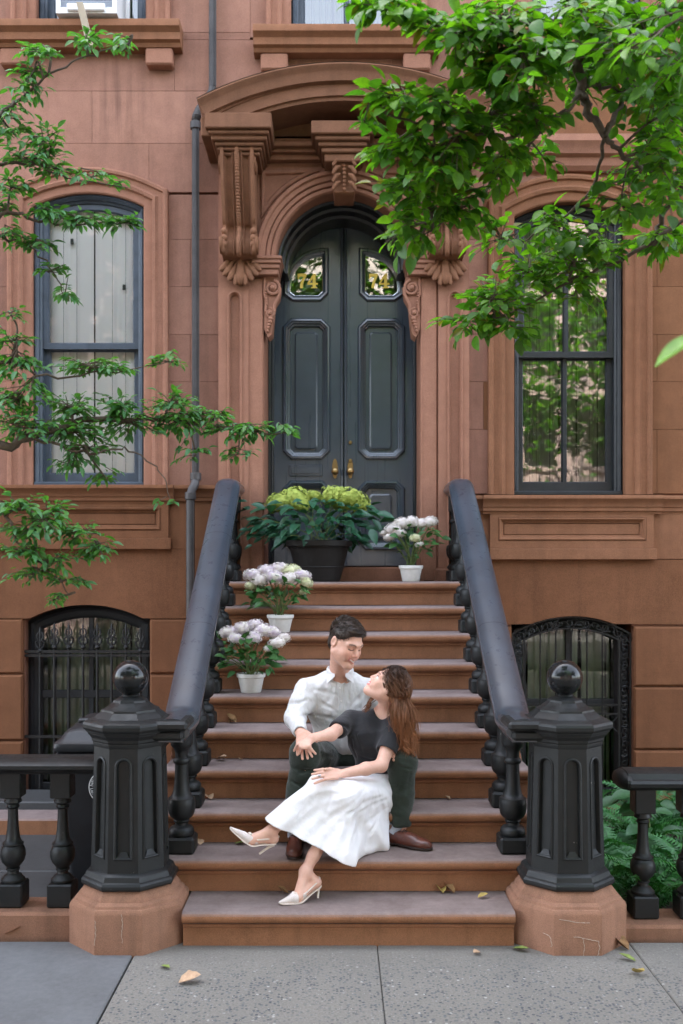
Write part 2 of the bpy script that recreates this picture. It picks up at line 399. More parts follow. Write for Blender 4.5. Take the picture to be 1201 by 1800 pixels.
# ================================================================== THE SETTING: ground
F = 3.08                      # facade plane
RS, TR = 0.177, 0.2855        # riser, tread
LAND = 10 * RS
def bluestone(name, c):
    m, nt, b = nt_new(name); v = coords(nt)
    n1 = noise(nt, v, 2.2, 5.0, 0.65); n2 = noise(nt, v, 26.0, 5.0, 0.7)
    cc = ramp(nt, n1, [(0.3, tuple(x * 0.78 for x in c)), (0.7, tuple(x * 1.2 for x in c))])
    cc = mix(nt, 0.3, cc, ramp(nt, n2, [(0.35, tuple(x * 0.6 for x in c)), (0.7, tuple(x * 1.4 for x in c))]))
    setc(nt, b, cc); b.inputs['Roughness'].default_value = 0.62; bump(nt, b, n2, 0.25, 0.006); return m
BLUE = bluestone('bluestone', (0.118, 0.121, 0.125))
def aggregate():
    """worn concrete, dark pebbles showing where the skin has gone"""
    m, nt, b = nt_new('exposed_aggregate'); v = coords(nt)
    vo = node(nt, 'ShaderNodeTexVoronoi', Scale=60.0, Randomness=1.0); nt.links.new(v, vo.inputs['Vector'])
    vo2 = node(nt, 'ShaderNodeTexVoronoi', Scale=120.0, Randomness=1.0); nt.links.new(v, vo2.inputs['Vector'])
    wear = noise(nt, v, 1.7, 4.0, 0.6); n2 = noise(nt, v, 90.0, 4.0, 0.7)
    sx = nt.nodes.new('ShaderNodeSeparateXYZ'); nt.links.new(v, sx.inputs[0])
    # the walked strip away from the step is worn most
    walk = nt.nodes.new('ShaderNodeMapRange'); walk.inputs[1].default_value = -0.02; walk.inputs[2].default_value = -0.42; nt.links.new(sx.outputs[1], walk.inputs[0])
    wm = nt.nodes.new('ShaderNodeMath'); wm.operation = 'MULTIPLY'; nt.links.new(walk.outputs[0], wm.inputs[0]); nt.links.new(ramp(nt, wear, [(0.34, 0.35), (0.52, 1.0)]), wm.inputs[1])
    base = ramp(nt, n2, [(0.3, (0.125, 0.115, 0.100)), (0.7, (0.225, 0.208, 0.182))])
    base = mix(nt, ramp(nt, wear, [(0.4, 0.0), (0.75, 0.5)]), base, (0.110, 0.105, 0.096))
    ch = nt.nodes.new('ShaderNodeSeparateColor'); nt.links.new(vo.outputs['Color'], ch.inputs[0])
    big = ramp(nt, vo.outputs['Distance'], [(0.34, 1.0), (0.46, 0.0)])
    pick = ramp(nt, ch.outputs[0], [(0.34, 0.0), (0.38, 1.0)])
    def mul(a, b_):
        q = nt.nodes.new('ShaderNodeMath'); q.operation = 'MULTIPLY'; nt.links.new(a, q.inputs[0]); nt.links.new(b_, q.inputs[1]); return q.outputs[0]
    mask = mul(mul(big, pick), wm.outputs[0])
    peb = ramp(nt, ch.outputs[1], [(0.0, (0.040, 0.043, 0.050)), (0.93, (0.100, 0.103, 0.110)), (0.96, (0.28, 0.27, 0.25)), (1.0, (0.38, 0.365, 0.34))])
    base = mix(nt, mask, base, peb)
    c2 = nt.nodes.new('ShaderNodeSeparateColor'); nt.links.new(vo2.outputs['Color'], c2.inputs[0])
    m2 = mul(ramp(nt, vo2.outputs['Distance'], [(0.26, 0.8), (0.36, 0.0)]), ramp(nt, c2.outputs[0], [(0.87, 0.0), (0.90, 1.0)]))
    base = mix(nt, m2, base, ramp(nt, c2.outputs[1], [(0.3, (0.13, 0.125, 0.12)), (0.8, (0.36, 0.345, 0.32))]))
    setc(nt, b, base); b.inputs['Roughness'].default_value = 0.8
    hh = nt.nodes.new('ShaderNodeMath'); hh.operation = 'ADD'; nt.links.new(n2, hh.inputs[0]); nt.links.new(mask, hh.inputs[1])
    bump(nt, b, hh.outputs[0], 0.3, 0.005); return m
AGG = aggregate()
ASPH = simple('asphalt', (0.055, 0.055, 0.056), 0.85, 0.3, 30, 0.3, 160)
KERB = simple('granite_kerb', (0.30, 0.29, 0.28), 0.75, 0.25, 20, 0.2, 160)

g = MB().add([(-90, -90, -0.16), (90, -90, -0.16), (90, 90, -0.16), (-90, 90, -0.16)], [(0, 1, 2, 3)])
tag(obj('ground', g, simple('earth', (0.10, 0.08, 0.06), 0.9)), kind='structure')
g = MB().box(-40, 40, -16.0, -7.8, -0.155, -0.130)
tag(obj('road', g, ASPH), kind='structure')
for n_, y0, y1 in (('kerb', -7.8, -7.62), ('kerb', -16.18, -16.0)):
    k_ = MB().cbox(-40, 40, y0, y1, -0.15, 0.0, 0.015); tag(obj(n_, k_, KERB), kind='structure')

# sidewalk: slabs with open joints over a dirt bed
walk = obj('sidewalk', MB().box(-12, 12, -7.61, 0.06, -0.10, -0.022), simple('joint_dirt', (0.055, 0.05, 0.045), 0.95, 0.4, 30)); tag(walk, kind='structure')
def slab(pts, z, mat, th=0.05, c=0.006):
    """paving slab from a plan outline, its arris eased"""
    cx = sum(p[0] for p in pts) / len(pts); cy = sum(p[1] for p in pts) / len(pts); n = len(pts)
    ins = [(p[0] + (cx - p[0]) * c / max(.2, abs(p[0] - cx)), p[1] + (cy - p[1]) * c / max(.2, abs(p[1] - cy))) for p in pts]
    mb = MB(); vs = [(p[0], p[1], z - th) for p in pts] + [(p[0], p[1], z - c * .7) for p in pts] + [(p[0], p[1], z) for p in ins]
    fs = [(i, (i + 1) % n, n + (i + 1) % n, n + i) for i in range(n)] + [(n + i, n + (i + 1) % n, 2 * n + (i + 1) % n, 2 * n + i) for i in range(n)] + [tuple(range(2 * n, 3 * n))]
    mb.add(vs, fs); return obj('paving_slab', mb, mat, walk, smooth=0)
jl, jm, jr = -1.035, 0.145, 1.40
slab([(jl + .004, -1.30), (jm - .002, -1.30), (jm - .002, .05), (jl + .004, .05)], 0.0, AGG)
slab([(jm + .002, -1.30), (jr - .003, -1.30), (jr - .003, .05), (jm + .002, .05)], 0.0, AGG)
slab([(jr + .003, -1.30), (3.0, -1.30), (3.0, .05), (jr + .003, .05)], -0.003, AGG)
slab([(-3.1, -1.9), (jl - .005, -1.9), (jl - .005, .05), (-3.1, .05)], 0.002, BLUE)
yy = -1.312
for r_ in range(4):
    x = -9 + 0.4 * (r_ % 2)
    while x < 9:
        w_ = 1.5 if r_ % 2 else 1.36
        if not (x < -1.0 and x + w_ > -3.2 and r_ == 0): slab([(x, yy - 1.52), (x + w_ - .008, yy - 1.52), (x + w_ - .008, yy), (x, yy)], -0.002 * (r_ % 2), AGG)
        x += w_
    yy -= 1.53
for sx in (-1, 1):
    x = 3.02
    for i in range(3):
        a, b_ = sorted((sx * (x + .004), sx * (x + 1.5)))
        slab([(a, -1.30), (b_, -1.30), (b_, .05), (a, .05)], 0.0, AGG); x += 1.506
# areaway paving left, garden bed right
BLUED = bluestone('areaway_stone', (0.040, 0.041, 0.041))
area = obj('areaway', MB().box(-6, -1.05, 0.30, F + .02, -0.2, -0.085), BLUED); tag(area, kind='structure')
for (x0, x1, y0, y1, z) in ((-3.6, -1.1, .42, 1.42, -.062), (-3.6, -1.1, 1.43, 2.30, -.062)):
    me_ = MB().cbox(x0, x1, y0, y1, z - .06, z, .006); obj('paving_slab', me_, BLUED, area)
obj('stone_step', MB().cbox(-3.6, -1.12, 2.32, 2.62, -.1, .045, .012), STEP, area)
obj('stone_step', MB().cbox(-3.6, -1.12, 2.63, 3.06, -.1, .10, .010), BLUED, area)
soil = obj('garden_bed', MB().box(1.05, 6, 0.30, F + .02, -0.2, -0.05), simple('soil', (0.045, 0.032, 0.022), 0.95, 0.5, 25, 0.8, 40)); tag(soil, kind='structure')

# ================================================================== THE HOUSE
house = thing('brownstone_house', (0, F, 0), 'brownstone town house front with carved door hood and tall windows', 'building')
def hx(px): return wx(px)
def hz(py): return wz(py)
wl = (hx(60), hx(254), hz(855), hz(342)); wr = (hx(903), hx(1097), hz(870), hz(357))
u1 = (hx(66), hx(258), hz(57), hz(57) + 2.1); u2 = (hx(512), hx(707), hz(66), hz(66) + 2.1); u3 = (hx(935), hx(1128), hz(62), hz(62) + 2.1)
bl = (hx(42), hx(263), hz(1402), hz(1063)); br = (hx(900), hx(1113), hz(1412), hz(1083))
dr = (hx(463), hx(742), LAND - .25, hz(338))
holes = [wl, wr, u1, u2, u3, bl, br, dr]
wall = MB()
for (x0, x1, z0, z1) in cut_rects((-13, 13, -0.3, 14.0), holes): wall.box(x0, x1, F + .034, F + .40, z0, z1)
wall.box(-13, 13, F + .40, F + 9, 13.9, 14.0); wall.box(-13, -12.9, F + .4, F + 9, -.3, 14.0); wall.box(12.9, 13, F + .4, F + 9, -.3, 14.0); wall.box(-13, 13, F + 9, F + 9.1, -.3, 14.0)
wall = obj('wall', wall, STONE, house, smooth=0)
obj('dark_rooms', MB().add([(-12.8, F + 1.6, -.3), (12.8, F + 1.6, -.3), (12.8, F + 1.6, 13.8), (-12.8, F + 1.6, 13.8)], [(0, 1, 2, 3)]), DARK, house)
def block(x0, x1, z0, z1, c=0.0016, gap=0.0009, y0=None, th=0.030):
    y0 = F if y0 is None else y0
    x0 += gap; x1 -= gap; z0 += gap; z1 -= gap
    mb = MB().add([(x0, y0 + th, z0), (x1, y0 + th, z0), (x1, y0 + th, z1), (x0, y0 + th, z1),
                   (x0, y0 + c, z0), (x1, y0 + c, z0), (x1, y0 + c, z1), (x0, y0 + c, z1),
                   (x0 + c, y0, z0 + c), (x1 - c, y0, z0 + c), (x1 - c, y0, z1 - c), (x0 + c, y0, z1 - c)],
                  [(8, 9, 10, 11), (4, 5, 9, 8), (5, 6, 10, 9), (6, 7, 11, 10), (7, 4, 8, 11), (0, 1, 5, 4), (1, 2, 6, 5), (2, 3, 7, 6), (3, 0, 4, 7)])
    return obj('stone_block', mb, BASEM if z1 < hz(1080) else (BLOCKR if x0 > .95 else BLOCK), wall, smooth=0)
courses = [-175, -90, -8, 70, 160, 252, 338, 421, 504, 588, 671, 755, 868]
joints = {70: [-250, -60, 40, 307, 500, 690, 880, 1090, 1320], 160: [-160, -40, 162, 365, 520, 700, 905, 1160, 1400], 252: [-240, 57, 262, 384, 560, 770, 960, 1190, 1400]}
for ci in range(len(courses) - 1):
    ya, yb = courses[ci], courses[ci + 1]
    js = joints.get(ya) or [x + (100 if ci % 2 else 0) for x in range(-380, 1700, 205)]
    js = [-420] + sorted(js) + [1640]
    for a, b_ in zip(js, js[1:]):
        for r_ in cut_rects((hx(a), hx(b_), hz(yb), hz(ya)), [wl, wr, u1, u2, u3, dr]): block(*r_)

def mould_x(mb, x0, x1, prof):
    """closed YZ profile run along X"""
    n = len(prof)
    mb.add([(x0, y, z) for y, z in prof] + [(x1, y, z) for y, z in prof], [(i, (i + 1) % n, n + (i + 1) % n, n + i) for i in range(n)] + [tuple(range(n))[::-1], tuple(range(n, 2 * n))])
    return mb
def sill_course(ytop, x0, x1, proud):
    """moulded sill: ledge, cyma, fillet, band. heights in photo px under ytop"""
    z = lambda d: hz(ytop + d)
    p = proud
    return [(F + .03, z(0)), (F - .088 - p, z(0)), (F - .092 - p, z(2)), (F - .092 - p, z(6)), (F - .080 - p, z(9)), (F - .066 - p, z(13)), (F - .058 - p, z(17)), (F - .056 - p, z(20)),
            (F - .048 - p, z(20.5)), (F - .048 - p, z(27)), (F - .036 - p, z(28)), (F - .032 - p, z(32)), (F + .03, z(32))]
for ytop, xa, xb, pa, pb, ax0, ax1 in ((854, -420, 395, -8, 308, -8, 298), (872, 815, 1640, 847, 1160, 860, 1146)):
    SM = BASEM if ytop < 860 else STONER  # left belt and apron take the shade-darkened basement stone
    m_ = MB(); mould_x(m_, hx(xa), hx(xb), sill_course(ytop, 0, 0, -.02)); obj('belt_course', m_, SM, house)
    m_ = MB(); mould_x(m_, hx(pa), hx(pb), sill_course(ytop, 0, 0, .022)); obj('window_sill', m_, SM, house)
    # apron block with sunk panel
    za, zb = hz(ytop + 32), hz(ytop + 92)
    X0, X1 = hx(ax0), hx(ax1); px0, px1, pz0, pz1 = hx(ax0 + 14), hx(ax1 - 13), hz(ytop + 79), hz(ytop + 38)
    m_ = MB().plate([(X0, zb), (X1, zb), (X1, za), (X0, za)], [[(px0, pz0), (px1, pz0), (px1, pz1), (px0, pz1)]], F - .05, F + .03)
    ap = obj('apron', m_, SM, house, smooth=0)
    path = [(px0, pz0), (px0, pz1), (px1, pz1), (px1, pz0)]
    m_ = MB().sweep(path, [(-.002, F + .02), (-.002, F - .048), (-.012, F - .058), (-.024, F - .050), (-.030, F - .036), (-.044, F - .030), (-.050, F - .012), (-.050, F + .02)], closed=True)
    obj('panel_moulding', m_, SM, ap)
    obj('panel_field', MB().cbox(px0 + .05, px1 - .05, F - .026, F + .03, pz0 + .05, pz1 - .05, .004), SM, ap)
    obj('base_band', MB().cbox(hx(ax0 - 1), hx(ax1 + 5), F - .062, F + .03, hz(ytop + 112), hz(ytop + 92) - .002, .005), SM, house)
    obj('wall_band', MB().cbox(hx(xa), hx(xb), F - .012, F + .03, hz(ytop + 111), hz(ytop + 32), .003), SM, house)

# plain band with the basement arches cut in it, rusticated courses below
def arch_band(xa, xb, ytop, ybot, ox0, ox1, ycrown, sagpx):
    za, zb = hz(ytop), hz(ybot); o0, o1 = hx(ox0), hx(ox1)
    sg = sagpx * 8 / FPX; zs = hz(ycrown) - sg
    a = arc_seg(o0, o1, zs, sg, 18)                       # right -> left
    if zs >= zb: pts = [(hx(xa), zb), (o0, zb)] + [(x, z) for x, z in a[::-1]] + [(o1, zb), (hx(xb), zb), (hx(xb), za), (hx(xa), za)]
    else: pts = [(hx(xa), zb)] + [(x, max(z, zb)) for x, z in a[::-1] if z > zb] + [(hx(xb), zb), (hx(xb), za), (hx(xa), za)]
    m_ = MB().plate(pts, [], F - .014, F + .20)
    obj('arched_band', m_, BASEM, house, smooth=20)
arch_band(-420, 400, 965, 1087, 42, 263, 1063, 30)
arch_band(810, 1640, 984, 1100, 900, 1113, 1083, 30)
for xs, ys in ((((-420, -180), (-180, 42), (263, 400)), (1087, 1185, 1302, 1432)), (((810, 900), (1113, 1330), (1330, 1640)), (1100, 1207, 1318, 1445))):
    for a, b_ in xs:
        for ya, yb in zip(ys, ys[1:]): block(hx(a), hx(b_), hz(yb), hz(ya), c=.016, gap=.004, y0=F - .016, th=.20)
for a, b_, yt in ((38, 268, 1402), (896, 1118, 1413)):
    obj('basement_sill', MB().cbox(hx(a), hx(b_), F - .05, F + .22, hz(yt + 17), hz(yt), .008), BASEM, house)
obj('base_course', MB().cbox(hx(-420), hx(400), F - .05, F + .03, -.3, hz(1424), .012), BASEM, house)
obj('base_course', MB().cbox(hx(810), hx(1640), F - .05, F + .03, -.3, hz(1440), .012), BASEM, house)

# ------------------------------------------------------------------ windows
def wavy(mb, x0, x1, z0, z1, y, amp, waves, seed, n=60):
    rr = random.Random(seed); ph = rr.random() * 6
    pts = []
    for i in range(n + 1):
        t = i / n; pts.append((x0 + (x1 - x0) * t, y + amp * math.sin(ph + waves * 6.283 * t + 0.8 * math.sin(9 * t + ph)) * (0.7 + 0.5 * math.sin(5 * t))))
    return mb.grid([[(x, yv, z) for x, yv in pts] for z in (z0, (z0 + z1) / 2, z1)])
def opening_path(o, sag, base=0.0):
    x0, x1, z0, z1 = o
    if sag <= 0: return [(x0, z0 + base), (x0, z1), (x1, z1), (x1, z0 + base)]
    return [(x0, z0 + base)] + arc_seg(x0, x1, z1 - sag, sag)[::-1] + [(x1, z0 + base)]
def surround(o, sag, wid, name='window_surround'):
    m_ = MB().sweep(opening_path(o, sag), [(0, F + .17), (0, F - .030), (.010, F - .038), (wid * .34, F - .038), (wid * .38, F - .062), (wid * .50, F - .070), (wid * .55, F - .056), (wid * .60, F - .050),
              (wid * .78, F - .050), (wid * .82, F - .070), (wid * .92, F - .074), (wid, F - .066), (wid, F + .03)])
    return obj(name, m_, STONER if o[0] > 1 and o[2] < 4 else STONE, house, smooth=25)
def make_window(o, sag, zmeet, mat, muntin, curtain, seed, wid=0.197, parts=True, out=0.0):
    global F
    F0 = F
    w_ = sub('window', house)
    surround(o, sag, wid)
    F = F0 - out
    x0, x1, z0, z1 = o
    # box frame inside the reveal
    m_ = MB().sweep(opening_path(o, sag), [(0, F + 0.045), (-.016, F + 0.030), (-.026, F + 0.045), (-.036, F + 0.055), (-.042, F + 0.075), (-.056, F + 0.085), (-.056, F + 0.225), (0, F + 0.225)])
    obj('frame', m_, mat, w_, smooth=25)
    obj('stool', MB().cbox(x0 + .003, x1 - .003, F + 0.020, F + 0.215, z0, z0 + .035, .006), mat, w_)
    a0, a1 = x0 + .050, x1 - .050; st = .046
    def pane_poly(pa, pb, zb, zt, arched):
        if not arched or sag <= 0: return [(pa, zb), (pb, zb), (pb, zt), (pa, zt)]
        cc = (x1 - x0) / 2; rr_ = (cc * cc + sag * sag) / (2 * sag) - .10; cxx = (x0 + x1) / 2; czz = z1 - .10 - rr_
        top_ = [(pb + (pa - pb) * i / 10,) for i in range(11)]
        return [(pa, zb), (pb, zb)] + [(x_[0], czz + math.sqrt(max(0, rr_ ** 2 - (x_[0] - cxx) ** 2))) for x_ in top_]
    cx = (x0 + x1) / 2
    for lvl in (0, 1):
        zb, zt = ((z0 + .036, zmeet + .022) if lvl == 0 else (zmeet - .022, z1 - .03))
        yb = F + (.150 if lvl == 0 else .100)
        ph0 = zb + (.075 if lvl == 0 else .044); ph1 = zt - (.044 if lvl == 0 else .07)
        xs = [(a0 + st, a1 - st)] if not muntin else [(a0 + st, cx - .013), (cx + .013, a1 - st)]
        hol = [pane_poly(p, q, ph0, ph1, lvl == 1) for p, q in xs]
        if lvl == 1 and sag > 0: out = pane_poly(a0, a1, zb, zt, True); out = [(x, z + (.06 if z > zmeet + .1 else 0)) for x, z in out]
        else: out = [(a0, zb), (a1, zb), (a1, zt), (a0, zt)]
        sash = obj('sash', MB().plate(out, hol, yb, yb + .042), mat, w_, smooth=25)
        for h_ in hol:
            mb = MB(); mb.add([(x, yb + .024, z) for x, z in h_], [tuple(range(len(h_)))]); obj('pane', mb, GLASSC if curtain == 'white' else GLASS, sash, smooth=0)
            cl = obj('glazing_bead', MB().sweep(h_[::-1], [(-.001, yb + .023), (-.001, yb + .004), (-.010, yb + .016), (-.010, yb + .023)], closed=True), mat, sash)
    yc = F + (.222 if curtain == 'white' else .24)
    if curtain == 'white':
        for q, (p, q2) in enumerate(((x0 + .05, cx - .006), (cx + .006, x1 - .05))):
            m_ = MB(); wavy(m_, p, q2, z0 + .04, z1 - .02, yc, .010, 3.2, seed + q); obj('curtain', m_, CURT, w_, smooth=60)
            for fx_ in (.38, .66):
                hxx = p + (q2 - p) * fx_; obj('curtain_cord', MB().box(hxx - .0012, hxx + .0012, yc - .03, yc - .026, z0 + .06, z1 - .12), SASHK, w_)
        for fx_, fz_ in ((.30, .045), (.77, .045), (.30, .86), (.78, .70), (.77, .42)):
            xx = x0 + (x1 - x0) * fx_; zz = z0 + (z1 - z0) * fz_; obj('cord_weight', MB().cbox(xx - .012, xx + .012, yc - .036, yc - .022, zz - .022, zz + .022, .003), SASHK, w_)
    elif curtain == 'green':
        xx = x0 + .04; k = 0; rr = random.Random(seed)
        while xx < x1 - .05:
            wd = rr.uniform(.045, .075); m_ = MB(); wavy(m_, xx, min(xx + wd, x1 - .03), z0 + .03, z1 - .02, yc + rr.uniform(-.01, .03), .007, 1.0, seed + k, 10); obj('blind_slat', m_, CURTG, w_, smooth=60)
            xx += wd + rr.choice((.002, .002, .004, .022)); k += 1
    F = F0
    return w_
make_window(wl, 23 * 8 / FPX, hz(606), SASHB, False, 'white', 3, out=.045)
make_window(wr, 26 * 8 / FPX, hz(619), SASHK, True, 'green', 11, wid=.21)
make_window(u1, 0, hz(57) + 1.05, SASHB, False, 'green', 21)
make_window(u2, 0, hz(66) + 1.05, SASHB, True, 'green', 31)
make_window(u3, 0, hz(62) + 1.05, SASHB, True, 'green', 41)
for o, (sa, sb), yt in ((u1, (-5, 322), 57), (u2, (448, 770), 66), (u3, (868, 1200), 62)):
    z = lambda d: hz(yt + d)
    m_ = MB(); prof = [(F + .03, z(-2)), (F - .185, z(-2)), (F - .19, z(0)), (F - .19, z(10)), (F - .165, z(14)), (F - .150, z(17)), (F - .150, z(29)), (F - .12, z(32)), (F - .105, z(38)), (F + .03, z(38))]
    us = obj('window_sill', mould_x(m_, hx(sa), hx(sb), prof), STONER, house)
    for bx in (sa + 12, sb - 62):
        obj('sill_bracket', MB().cbox(hx(bx), hx(bx + 47), F - .105, F + .03, z(67), z(38) - .002, .012), STONE, us)
# cornice over the parlour window on the right
m_ = MB(); z = lambda y: hz(y); mould_x(m_, hx(893), hx(1172), [(F + .03, z(250)), (F - .16, z(250)), (F - .165, z(262)), (F - .135, z(270)), (F - .12, z(280)), (F - .08, z(284)), (F - .07, z(297)), (F - .04, z(304)), (F + .03, z(304))]); obj('window_cornice', m_, STONE, house)

# ------------------------------------------------------------------ basement windows with iron grilles
def basement(o, crown_sag, mat):
    w_ = sub('basement_window', house); x0, x1, z0, z1 = o
    p = opening_path((x0, x1, z0, z1), crown_sag)
    obj('frame', MB().sweep(p, [(0, F + .12), (-.03, F + .10), (-.05, F + .12), (-.09, F + .13), (-.11, F + .15), (-.11, F + .28), (0, F + .28)]), mat, w_, smooth=25)
    obj('sash_rail', MB().cbox(x0 + .1, x1 - .1, F + .15, F + .19, z0 + (z1 - z0) * .505, z0 + (z1 - z0) * .545, .004), mat, w_)
    obj('sash_rail', MB().cbox(x0 + .1, x1 - .1, F + .15, F + .19, z0, z0 + .09, .004), mat, w_)
    obj('mullion', MB().cbox((x0 + x1) / 2 - .02, (x0 + x1) / 2 + .02, F + .152, F + .188, z0 + .09, z1 - .08, .004), mat, w_)
    obj('pane', MB().add([(x0 + .1, F + .17, z0 + .05), (x1 - .1, F + .17, z0 + .05), (x1 - .1, F + .17, z1 - .05), (x0 + .1, F + .17, z1 - .05)], [(0, 1, 2, 3)]), GLASSB, w_, smooth=0)
    xx = x0 + .08; rr = random.Random(int(x0 * 100))
    k = 0
    while xx < x1 - .1:
        wd = rr.uniform(.05, .11); m_ = MB(); wavy(m_, xx, xx + wd, z0, z1, F + .30 + rr.uniform(0, .03), .008, 1, k + 50, 10); obj('blind_slat', m_, CURTG, w_, smooth=60); xx += wd + rr.choice((.002, .015, .03)); k += 1
    return w_
bw1 = basement(bl, 30 * 8 / FPX, SASHK); bw2 = basement(br, 30 * 8 / FPX, SASHK)
# left grille: spear bars with pierced leaf heads
gr = sub('window_grille', house); yg = F + .04
def finial_mesh():
    m_ = MB(); m_.lathe([(.008, 0), (.022, .012), (.022, .022), (.010, .034), (.012, .05)], 8)
    for s in (-1, 1):
        m_.tube([(s * .004, 0, .03), (s * .030, 0, .055), (s * .036, 0, .085), (s * .016, 0, .105), (s * .006, 0, .085), (s * .016, 0, .07)], [.007, .009, .009, .008, .007, .006], 6)
        m_.tube([(s * .010, 0, .10), (s * .026, 0, .13), (s * .020, 0, .158), (s * .004, 0, .172)], [.007, .009, .007, .005], 6)
    m_.tube([(0, 0, .03), (0, 0, .12), (0, 0, .19), (0, 0, .215)], [.007, .008, .010, .003], 6)
    me = m_.mesh('finial'); me.materials.append(GRILLE); return me
FIN = finial_mesh()
zr = hz(1152)
for i in range(8):
    x = hx(68 + i * 25.3); obj('bar', MB().tube([(x, yg, bl[2] + .04), (x, yg, zr + .05)], .0105, 8), GRILLE, gr); inst('finial', FIN, gr, (x, yg, zr + .045 - (.03 if i in (0, 7) else 0)))
for y_, t in ((1146, .012), (1153, .010), (1296, .011), (1395, .012)):
    obj('crossbar', MB().box(bl[0] - .02, bl[1] + .02, yg - .009, yg + .009, hz(y_) - t, hz(y_) + t), GRILLE, gr)
# right grille: lancet hoops inside a scrolled border
gr2 = sub('window_grille', house); z0, z1 = br[2], br[3]; s_ = 30 * 8 / FPX
pth = opening_path(br, s_)
for u in (-.012, -.10):
    pr = [(u - .006, yg - .008), (u + .006, yg - .008), (u + .006, yg + .008), (u - .006, yg + .008), (u - .006, yg - .008)]
    obj('border_bar', MB().sweep(pth, pr), GRILLE, gr2)
scr = MB(); L = 0.0; rr = random.Random(4)
for a, b_ in zip(pth, pth[1:]):
    a = Vector(a); b_ = Vector(b_); seg = (b_ - a).length; d = (b_ - a) / max(seg, 1e-6); nn = Vector((-d.y, d.x)) * -1
    t = (0.04 - L) % .055
    while t < seg:
        c = a + d * t + nn * .056; ph = rr.random() * 6
        pts = []
        for k in range(9):
            an = ph + k * .75; r_ = .036 - .003 * k; pts.append((c.x + r_ * math.cos(an), yg + rr.uniform(-.003, .003), c.y + r_ * math.sin(an)))
        scr.tube(pts, .0055, 5); t += .034
    L += seg
so = obj('scrollwork', scr, GRILLE, gr2); so['kind'] = 'stuff'
n_ = 6; gx0, gx1 = br[0] + .11, br[1] - .11; stp = (gx1 - gx0) / n_
zb = hz(1122)
for i in range(n_ + 1):
    x = gx0 + stp * i
    obj('bar', MB().tube([(x, yg, z0 + .03), (x, yg, zb)], .0065, 6), GRILLE, gr2)
    if i < n_:
        zt = zb + .05 * (1 - abs((i + .5) / n_ - .5) * 1.5)
        obj('hoop', MB().tube([(x, yg, zb - .01)] + [(x + stp / 2 - stp / 2 * math.cos(math.pi * k / 10), yg, zb + (.09 + zt - zb) * math.sin(math.pi * k / 10)) for k in range(11)] + [(x + stp, yg, zb - .01)], .0055, 6), GRILLE, gr2)
for zz in (hz(1240), hz(1256), z0 + .04):
    obj('crossbar', MB().box(br[0] + .09, br[1] - .09, yg - .006, yg + .006, zz - .006, zz + .006), GRILLE, gr2)
for i in range(n_):
    x = gx0 + stp * i
    for q in ((0, 1), (1, 0)):
        obj('lattice_bar', MB().tube([(x + stp * q[0], yg, hz(1256) - .02), (x + stp * q[1], yg, hz(1290))], .005, 6), GRILLE, gr2)
# ================================================================== DOORWAY
DP = 7.95                                   # survey distance of the portal face
def qx(px, D=DP): return wx(px, D)
def qz(py, D=DP): return wz(py, D)
door_case = sub('door_surround', house)
acx, acz, ar = qx(603), qz(457), 118 * DP / FPX
jx0, jx1 = qx(464), qx(741)
P0 = F - .05                                # spandrel plate face
# spandrel plate: rectangle with the arched opening cut out
outer = [(qx(437), LAND - .02), (jx0, LAND - .02), (jx0, acz - .02), (acx - ar, acz - .02)] + arc(acx, acz, ar, 180, 0, 32) + [(acx + ar, acz - .02), (jx1, acz - .02), (jx1, LAND - .02), (qx(770), LAND - .02), (qx(770), qz(275)), (qx(437), qz(275))]
obj('spandrel', MB().plate(outer, [], P0, F + .62), STONE, door_case, smooth=20)
# archivolt
pa = [(acx - ar, acz)] + arc(acx, acz, ar, 178, 2, 36) + [(acx + ar, acz)]
obj('archivolt', MB().sweep(pa, [(-.002, F + .10), (-.002, P0 - .016), (.010, P0 - .034), (.034, P0 - .036), (.040, P0 - .022), (.046, P0 - .050), (.072, P0 - .056), (.078, P0 - .040), (.084, P0 - .068), (.116, P0 - .074), (.124, P0 - .094), (.148, P0 - .098), (.158, P0 - .080), (.160, P0 + .01)]), STONE, door_case, smooth=25)
# second, deeper order in the shadow of the arch
FRAMEK = simple('black_frame_paint', (0.0075, 0.0085, 0.0095), 0.35, 0.2, 9)
obj('arch_soffit', MB().sweep(pa, [(-.004, F + .10), (-.022, F + .11), (-.028, F + .20), (-.050, F + .21), (-.056, F + .30), (-.078, F + .31), (-.082, F + .52), (.0, F + .52)]), FRAMEK, door_case, smooth=25)
# triangular spandrel panels: raised border following the arch
for s in (-1, 1):
    x_out = acx + s * (.80 * 1.0 - .075); x_out = qx(462) if s < 0 else qx(745)
    z_t = qz(303); Rr = ar + .20
    xa = x_out; za = acz + math.sqrt(max(.01, Rr ** 2 - (xa - acx) ** 2)) if abs(xa - acx) < Rr else acz + .05
    xb_ = acx + s * math.sqrt(max(.01, Rr ** 2 - (z_t - acz) ** 2)) if z_t - acz < Rr else acx + s * .07
    a0 = math.atan2(za - acz, xa - acx); a1 = math.atan2(z_t - acz, xb_ - acx)
    tri = [(acx + Rr * math.cos(a0 + (a1 - a0) * i / 10), acz + Rr * math.sin(a0 + (a1 - a0) * i / 10)) for i in range(11)] + [(x_out, z_t)]
    if s < 0: tri = tri[::-1]
    ar_ = sum(tri[i][0] * tri[(i + 1) % len(tri)][1] - tri[(i + 1) % len(tri)][0] * tri[i][1] for i in range(len(tri)))
    if ar_ > 0: tri = tri[::-1]
    obj('spandrel_panel', MB().sweep(tri, [(.012, P0 + .004), (.012, P0 - .016), (.004, P0 - .022), (-.016, P0 - .020), (-.022, P0 - .010), (-.030, P0 + .002)], closed=True), STONE, door_case, smooth=25)
